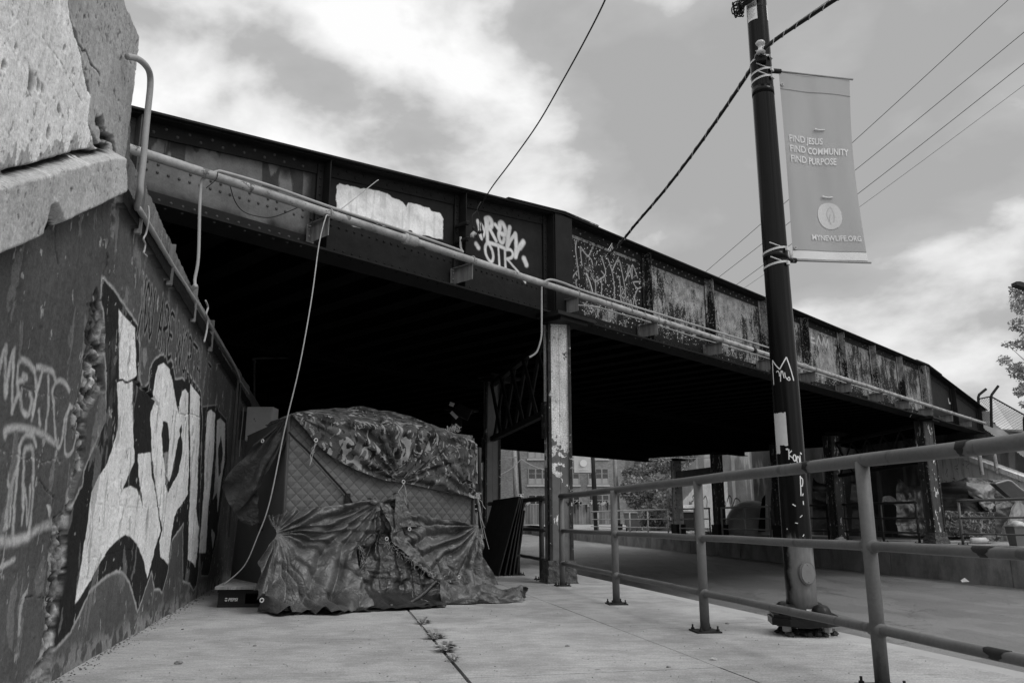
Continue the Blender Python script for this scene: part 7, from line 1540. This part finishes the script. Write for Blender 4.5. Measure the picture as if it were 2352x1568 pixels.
def right_side():
    # chain link fence
    wire = M('fence_wire', .10, .5, .2, 6, .1, 40); T = thing('chain_link_fence', 'chain link fence with angled barbed arms on the wall at the right edge', 'fence', at(2275, 1100, 27)); Y = 27.0
    pts = [(2247, 1040, 912, 2265, 893), (2276, 1100, 912, 2293, 886), (2352, 1080, 962, 2362, 940)]
    for u, v0, v1, ua, va in pts: mb = MB(); mb.tube([at(u+4, v0, Y), at(u, v1, Y), at(u+2, v1-6, Y), at(ua, va, Y)], .045, 8); mb.build('post', steel_dark(), T)
    A, B, Cc = at(2247, 916, Y), at(2276, 910, Y), at(2420, 990, Y); mb = MB(); mb.tube([A, B], .025, 6); mb.tube([B, Cc], .025, 6); mb.build('top_rail', steel_dark(), T)
    def mesh(P0, P1, drop):
        L = np.linalg.norm(P1-P0); d = (P1-P0)/L; mb = MB(); st = .09; n_ = int((L+drop)/st)
        for i in range(n_):
            for sg in (1, -1):
                s0 = i*st - (0 if sg > 0 else drop); q0 = P0+d*s0; ln = drop; a, b_ = s0, s0
                x0, z0_ = (s0 if sg > 0 else s0+drop), 0; x1, z1_ = x0-drop*sg*1.0, -drop
                # clip to 0..L
                t0, t1 = 0, 1
                for bound, keepge in ((0, True), (L, False)):
                    dx = x1-x0
                    if abs(dx) < 1e-9: continue
                    tt = (bound-x0)/dx
                    if (dx > 0) == keepge: t0 = max(t0, tt)
                    else: t1 = min(t1, tt)
                if t1 <= t0: continue
                p = P0+d*(x0+(x1-x0)*t0)+(0, 0, -drop*t0); q = P0+d*(x0+(x1-x0)*t1)+(0, 0, -drop*t1); mb.tube([p, q], .006, 3, False)
        mb.build('mesh', wire, T)
    mesh(A, B, 1.9); mesh(B, Cc, 2.0)
    # pipes down the pale wall
    for u0, v0, u1, v1, lb in ((2249, 1040, 2256, 1090, 'pale vertical conduit on the wing wall, left one'), (2283, 1040, 2291, 1087, 'pale vertical conduit on the wing wall, right one')):
        mb = MB(); mb.tube([at(u0, v0, 25.9), at(u1, v1, 25.9)], .06, 10); tag(mb.build('wall_conduit', mpipe), lb, 'conduit')
    # tarp shelter
    T = thing('tarp_shelter', 'large dark tarp shelter on the far pavement at the right, pale sheet on top', 'shelter', at(2250, 1240, 23.6)); md_ = tarp_mat('shelter_tarp', .014, .45); mp_ = tarp_mat('shelter_tarp_pale', .13, .4); y = 23.8
    s = lambda L, yy: [at(2067+a*.1832, 1004.9+b_*.1832, yy+dy) for a, b_, dy in L]
    wr = lambda a, z: (fbm(a*3, z*4, 4, 3)-.5)*.30
    P = drape([s([(520, 560, .5), (640, 550, .2), (835, 500, 0), (1000, 520, 0), (1160, 560, 0), (1250, 620, .2)], y), s([(520, 750, .2), (650, 740, 0), (850, 700, -.3), (1000, 720, -.4), (1160, 760, -.3), (1260, 800, 0)], y), s([(530, 950, 0), (650, 950, -.2), (850, 950, -.5), (1000, 960, -.5), (1160, 950, -.3), (1240, 960, 0)], y), s([(550, 1290, -.2), (700, 1280, -.4), (850, 1280, -.6), (1000, 1280, -.6), (1150, 1280, -.5), (1230, 1280, -.2)], y-.2)], 90, 80, wr)
    mb = MB(); mb.grid(P); mb.build('front_tarp', md_, T, True)
    P = drape([s([(835, 498, .9), (1000, 505, .9), (1150, 512, .9), (1320, 520, .8)], y), s([(837, 560, -.45), (950, 600, -.55), (1100, 600, -.5), (1250, 600, -.3)], y), s([(838, 635, -.55), (950, 730, -.65), (1050, 800, -.65), (1200, 700, -.4)], y), s([(900, 720, -.6), (1050, 860, -.72), (1110, 900, -.7), (1200, 820, -.45)], y), s([(1110, 890, -.72), (1140, 935, -.72), (1160, 940, -.7), (1185, 900, -.5)], y)], 80, 80, lambda a, z: (fbm(a*4, z*5, 4, 4)-.5)*.25)
    mb = MB(); mb.grid(P); mb.build('top_sheet', mp_, T, True)
    P = drape([s([(560, 910, -.75), (800, 920, -.85), (1000, 930, -.85), (1200, 930, -.7)], y), s([(565, 1060, -.8), (800, 1060, -.9), (1000, 1060, -.9), (1200, 1060, -.75)], y), s([(575, 1240, -.85), (800, 1240, -.95), (1000, 1240, -.95), (1200, 1240, -.8)], y)], 70, 40, lambda a, z: (fbm(a*4, z*6, 4, 2)-.5)*.12)
    mb = MB(); mb.grid(P); o = mb.build('camouflage_skirt', camo_mat('far_camouflage', .8, 1.3), T, True); uvgrid(o, P)
    P = drape([s([(1185, 600, 0), (1260, 560, 0), (1330, 620, 0)], y-.3), s([(1200, 900, -.2), (1300, 850, -.2), (1420, 800, -.1)], y-.3), s([(1190, 1280, -.3), (1250, 1290, -.3), (1330, 1100, -.2)], y-.3)], 40, 50, wr); mb = MB(); mb.grid(P); mb.build('side_tarp', md_, T, True)
    mb = MB(); L = s([(1010, 1250, -1.1), (1080, 1205, -1.1), (1200, 1215, -1.1), (1230, 1250, -1.1)], y)
    T2 = thing('tarp_bundle', 'crumpled dark tarp bundle on the ground before the shelter', 'tarp', L[0]); P = drape([s([(1000, 1262, -1.4), (1100, 1268, -1.4), (1190, 1280, -1.4)], y), s([(1010, 1220, -1.2), (1090, 1200, -1.2), (1215, 1205, -1.2)], y), s([(1010, 1240, -.8), (1090, 1240, -.8), (1215, 1240, -.8)], y)], 40, 30, lambda a, z: (fbm(a*9, z*9, 4, 4)-.5)*.12); mb = MB(); mb.grid(P); mb.build('sheet', md_, T2, True)
    # folded cushion propped on the rail
    mb = MB(); L = s([(1195, 580, 0), (1230, 560, 0), (1350, 538, 0), (1390, 550, 0), (1500, 640, 0), (1620, 720, 0), (1640, 755, 0), (1400, 752, 0), (1370, 735, 0)], 21.2); mb.prism(L, (.05, .35, .03)); T3 = thing('lounger_cushion', 'dark padded lounger propped over the far railing at the right edge', 'cushion', L[0]); mb.build('pad', M('cushion_grey', .07, .8, .2, 3, .2, 40), T3)
    mb = MB(); mb.tube(s([(1195, 575, 0), (1350, 533, 0), (1395, 545, 0), (1500, 635, 0), (1625, 715, 0)], 21.1), .025, 6); mb.build('frame', M('arm_metal', .25), T3)
    # folded umbrella, pale
    T4 = thing('folded_umbrella', 'pale half folded umbrella standing beside the bucket at the right edge', 'umbrella', s([(1340, 1100, 0)], 20.8)[0]); tip = s([(1342, 1100, 0)], 20.8)[0]; rim = s([(1400, 870, .1), (1470, 790, 0), (1530, 820, -.1), (1600, 880, -.1), (1680, 960, 0), (1700, 1010, .1)], 20.8); v = [tip]+rim; mb = MB(); mb.add(v, [(0, i, i+1) for i in range(1, len(rim))])
    mb.build('canopy', M('umbrella_cloth', .36, .8, .1, 3, .1, 30, streak=True), T4); mb = MB(); mb.tube([tip, s([(1620, 900, .2)], 20.8)[0]], .012, 6); mb.build('shaft', mcond, T4)
    b_ = s([(1440, 1335, 0)], 20.6)[0]; b_ = np.array([b_[0]+.12, b_[1], .2]); T5 = thing('bucket', 'grey square bucket with a crumpled bag in it at the right edge', 'bucket', b_); mb = MB(); w0, w1, h = .16, .20, .46
    mb.add([b_+np.array(q) for q in ((-w0, -w0, 0), (w0, -w0, 0), (w0, w0, 0), (-w0, w0, 0), (-w1, -w1, h), (w1, -w1, h), (w1, w1, h), (-w1, w1, h))], [(3, 2, 1, 0), (0, 1, 5, 4), (1, 2, 6, 5), (2, 3, 7, 6), (3, 0, 4, 7)]); mb.box(b_+(0, 0, h), .43, .43, .02); mb.build('body', M('bucket_plastic', .13, .5, .2, 4, .1, 40), T5)
    mb = MB(); mb.blob(b_+(0, 0, h+.04), .2, (1, 1, .55), .22, 12, 8); tag(mb.build('plastic_bag', M('bag_white', .45, .4, .2, 6, .5, 30), None, True), 'pale crumpled bag on top of the grey bucket', 'bag')
    mb = MB(); b_ = s([(880, 1270, -1.6)], 24)[0]; b_ = np.array([b_[0], b_[1], .29]); mb.tube([b_, b_+(.03, 0, 0), b_+(.42, 0, 0), b_+(.46, 0, 0)], [.05, .085, .085, .03], 10); mb.tube([b_+(.461, 0, 0), b_+(.50, 0, 0)], .03, 8); tag(mb.build('plastic_jug', M('bag_white', .45), None, True), 'clear pale bottle lying on the far pavement before the shelter', 'bottle')
    mb = MB(); L = s([(595, 1262, -1.2), (870, 1266, -1.2)], y); mb.tube([L[0]*[1, 1, 0]+(0, 0, .24), L[1]*[1, 1, 0]+(0, 0, .24)], .035, 6); tag(mb.build('roll', M('rag_pale', .34)), 'long pale roll lying along the shelter foot', 'roll')
    # dark heaps between the far columns
    for (u0, v0, u1, v1, yy, lb) in ((1865, 1105, 1900, 1215, 29, 'dark tarp heap right of the lamp post'), (1955, 1100, 2000, 1215, 28, 'black tarp heap between the first two far columns'), (2060, 1110, 2130, 1230, 25.5, 'large black tarp heap beside the far kerb column')):
        T = thing('tarp_heap', lb, 'tarp heap', at((u0+u1)/2, v1, yy)*[1, 1, 0]+(0, 0, .2), 'tarp heaps under the bridge'); w_ = u1-u0
        P = drape([[at(u0+w_*f, v0+(v1-v0)*q+(10*math.sin(f*5+u0) if q == 0 else 0), yy+d_) for f in (0, .3, .6, 1)] for q, d_ in ((0, .9), (.1, 0), (.5, -.3), (1, -.5))], 40, 40, lambda a, z: (fbm(a*2, z*3, 4, 4)-.5)*.4); mb = MB(); mb.grid(P); mb.build('sheet', md_, T, True)
    mb = MB(); P = drape([[at(u, v, 26.4) for u, v in L] for L in (((1913+115, 1215-105+30), (2045, 1138), (2062, 1150), (2070, 1165)), ((2026, 1152), (2042, 1152), (2058, 1163), (2064, 1182)))], 30, 12, lambda a, z: (fbm(a*7, z*7, 3, 4)-.5)*.1); mb.grid(P); tag(mb.build('cloth_bundle', M('rag_pale', .34)), 'pale cloth draped over dark belongings between the far columns', 'cloth')
    # dome tent on the far pavement
    T = thing('dome_tent', 'grey dome tent pitched in front of the far graffiti wall', 'tent', at(1715, 1220, 33.8)); m1 = M('dome_fabric', .5, .6, .2, 1, .3, 8); c = at(1738, 1219, 34.0); G = np.zeros((14, 30, 3))
    for i in range(14):
        for j in range(30):
            ph = math.pi/2*i/13; th = 2*math.pi*j/29; sq = .86+.14*abs(math.cos(2*th)); q = 1.25*(math.cos(ph)**.8)*sq; G[i, j] = np.array([c[0]+q*math.cos(th)*.95, c[1]+q*math.sin(th)+.5, .22+1.42*math.sin(ph)+.02*math.sin(th*11)*math.cos(ph)])
    mb = MB(); mb.grid(G); mb.build('fly', m1, T, True); mb = MB(); mb.add([at(1741, 1220, 32.7), at(1758, 1220, 32.7), at(1758, 1135, 33.4), at(1750, 1145, 33.2)], [(0, 1, 2, 3)]); mb.build('door', M('far_black', .03), T)
    P = drape([[at(u, v, 32.4) for u, v in L] for L in (((1752+20, 1124), (1785, 1122), (1798, 1130)), ((1770, 1160), (1785, 1165), (1800, 1160)), ((1768, 1215), (1785, 1218), (1800, 1215)))], 30, 30, lambda a, z: (fbm(a*3, z*6, 4, 4)-.5)*.2); mb = MB(); mb.grid(P); tag(mb.build('hanging_sheet', tarp_mat('hanging_sheet', .06)), 'creased dark sheet hanging beside the lamp post under the bridge', 'sheet')
    # dumpster
    T = thing('dumpster', 'dark dumpster with a pale lid behind the farthest far columns', 'dumpster', at(1572, 1214, 42)); a_ = at(1560, 1216, 42); b2 = at(1590, 1216, 42); w_ = b2[0]-a_[0]+.5; a_ = np.array([a_[0], 42, .2]); mb = MB(); mb.obox(a_, (w_, 0, 0), (0, 1.2, 0), (0, 0, 1.05)); mb.build('body', M('far_black', .03), T)
    mb = MB(); mb.obox(a_+np.array([-.05, -.05, 1.053]), (w_+.1, 0, .05), (0, 1.3, .3), (0, 0, .05)); mb.build('lid', M('rag_pale', .34), T)
    # scattered rags and litter on the far pavement
    for (u, v, yy, r, lb) in ((1570, 1222, 38.5, .16, 'pale rag heap on the far pavement below the dumpster'), (1590, 1220, 38.9, .14, 'small pale rag on the far pavement by the railing post'), (1629, 1222, 35.2, .16, 'crumpled clear bag on the far kerb beside the ribbed footing'), (1930, 1237, 26.0, .10, 'pale stone at the foot of the second far column')):
        c = at(u, v, yy); mb = MB(); mb.blob(np.array([c[0], c[1], .24]), r, (1.8, 1, .7), .35, 9, 6); tag(mb.build('rag', M('rag_pale', .34), None, True), lb, 'litter')
    mb = MB(); c = gz(2000, 1330, -.72)
    for (u, v, lb) in ((1780, 1250, 'scrap of white paper at the foot of the retaining wall, far one'), (2210, 1338, 'folded white paper at the foot of the retaining wall, at the right')):
        p = gz(u, v, -.70); mb = MB(); mb.add([p+(0, 0, .02), p+(.2, .02, .03), p+(.12, .08, .12), p+(.0, .06, .06)], [(0, 1, 2), (0, 2, 3)]); tag(mb.build('paper_scrap', M('paper', .48)), lb, 'litter')
    # street lamp head at the right edge
    T = thing('street_lamp', 'dark street lamp head poking in at the right edge above the tree', 'street lamp', at(2700, 1230, 24)*[1, 1, 0]); p = at(2335, 650, 22); q = at(2352, 655, 22); d = nrm(q-p); mb = MB(); mb.prism([p+(0, 0, -.05), p+(0, 0, .05), p+d*.12+(0, 0, .09), p+d*.8+(0, 0, .08), p+d*.8+(0, 0, -.08)], (0, .25, 0)); mb.build('lamp_head', M('far_black', .03), T)
    mb = MB(); m_ = at(2700, 1230, 24)*[1, 1, 0]; mb.tube(spline([p+d*.8+(0, .12, 0), p+d*3+(0, .2, .3), m_+(0, 0, 6.5), m_], 6), .06, 8); mb.build('mast', M('far_black', .03), T)
right_side()
# ---- flood light under the bridge, pebbles
def small():
    T = thing('flood_light', 'small flood light catching daylight in the dark under the bridge above the tent', 'flood light', at(1045, 940, 17)); c = at(1038, 937, 17); mb = MB(); ax = nrm(np.array([.5, -.2, -.6])); s1, s2 = frame(ax); mb.obox(c+np.array([.03, .08, -.10]), (.30, 0, -.14), (0, .2, 0), (.10, 0, .22)); mb.build('housing', steel_dark(), T)
    mb = MB(); mb.obox(at(1031, 930, 16.9), (.09, 0, -.03), (0, .05, 0), (.03, 0, .07)); mb.obox(at(1033, 948, 16.9), (.13, 0, -.13), (0, .05, 0), (.05, 0, .05)); mb.build('lens', M('lens_glass', .75, .3, .05, 3, 0, 30), T)
    mb = MB(); mb.tube(spline([at(584, 940, 14.5), at(584, 850, 14.5), at(586, 830, 14.5), at(600, 822, 14.5), at(800, 820, 15.5), at(1000, 815, 17)], 5), .02, 6); tag(mb.build('thin_conduit', M('dim_conduit', .06, .6)), 'dim conduit running along the underside of the deck above the tent', 'conduit')
    ms = M('pebble', .17, .9, .5, 20, .4, 60); mp_ = M('pebble_pale', .4, .9, .3, 20, .4, 60)
    # single larger stones and scraps that can be picked out, each its own object
    lst = [(1303, 1484, .020, 0, 'black stone on the pavement left of the middle railing post'), (420, 1445, .014, 0, 'small dark stone near the wall, level with the crate'), (585, 1483, .016, 0, 'dark chip on the pavement left of the weeds'), (1638, 1515, .028, 1, 'pale flat chip on the cross joint near the railing'), (410, 1524, .030, 0, 'flat stone at the left, farthest from the wall'),
           (312, 1405, .035, 1, 'broken concrete flake at the foot of the graffiti wall'), (1480, 1450, .014, 1, 'white chip on the pavement beside the long joint'), (1535, 1532, .016, 0, 'dark scrap in front of the railing, bottom centre'), (1670, 1432, .02, 0, 'dark stone between the railing and the lamp post'), (2215, 1494, .02, 1, 'pale pebble at the bottom right beside the railing')]
    for u, v, r, k, lb in lst:
        r *= .65
        c = gz(u, v); mb = MB(); mb.blob(c+(0, 0, r*.3), r, (1.3, 1, .6), .25, 7, 5); tag(mb.build('stone', mp_ if k else ms), lb, 'stone')
    mb = MB()
    for i in range(420):
        u, v = random.uniform(100, 2350), random.uniform(1395, 1640); c = gz(u, v); 
        if c[0] > 2.9 or (c-WALL.o) @ WALL.n < .02 or (c-WALL.o) @ WALL.n > 4.9: continue
        mb.blob(c+(0, 0, .002), random.uniform(.0015, .0045), (1.3, 1, .6), .3, 5, 3)
    for i in range(500):                        # crumbs along the wall foot
        a = random.uniform(-1, 7); d = abs(random.gauss(0, .06)); c = WALL.P(a, .003, .01+d); mb.blob(c, random.uniform(.002, .007)*(1 if d < .08 else .5), (1.3, 1, .6), .3, 5, 3)
    o = mb.build('grit', ms); tag(o, 'fine grit and crumbs scattered over the pavement', 'grit'); o['kind'] = 'stuff'
small()
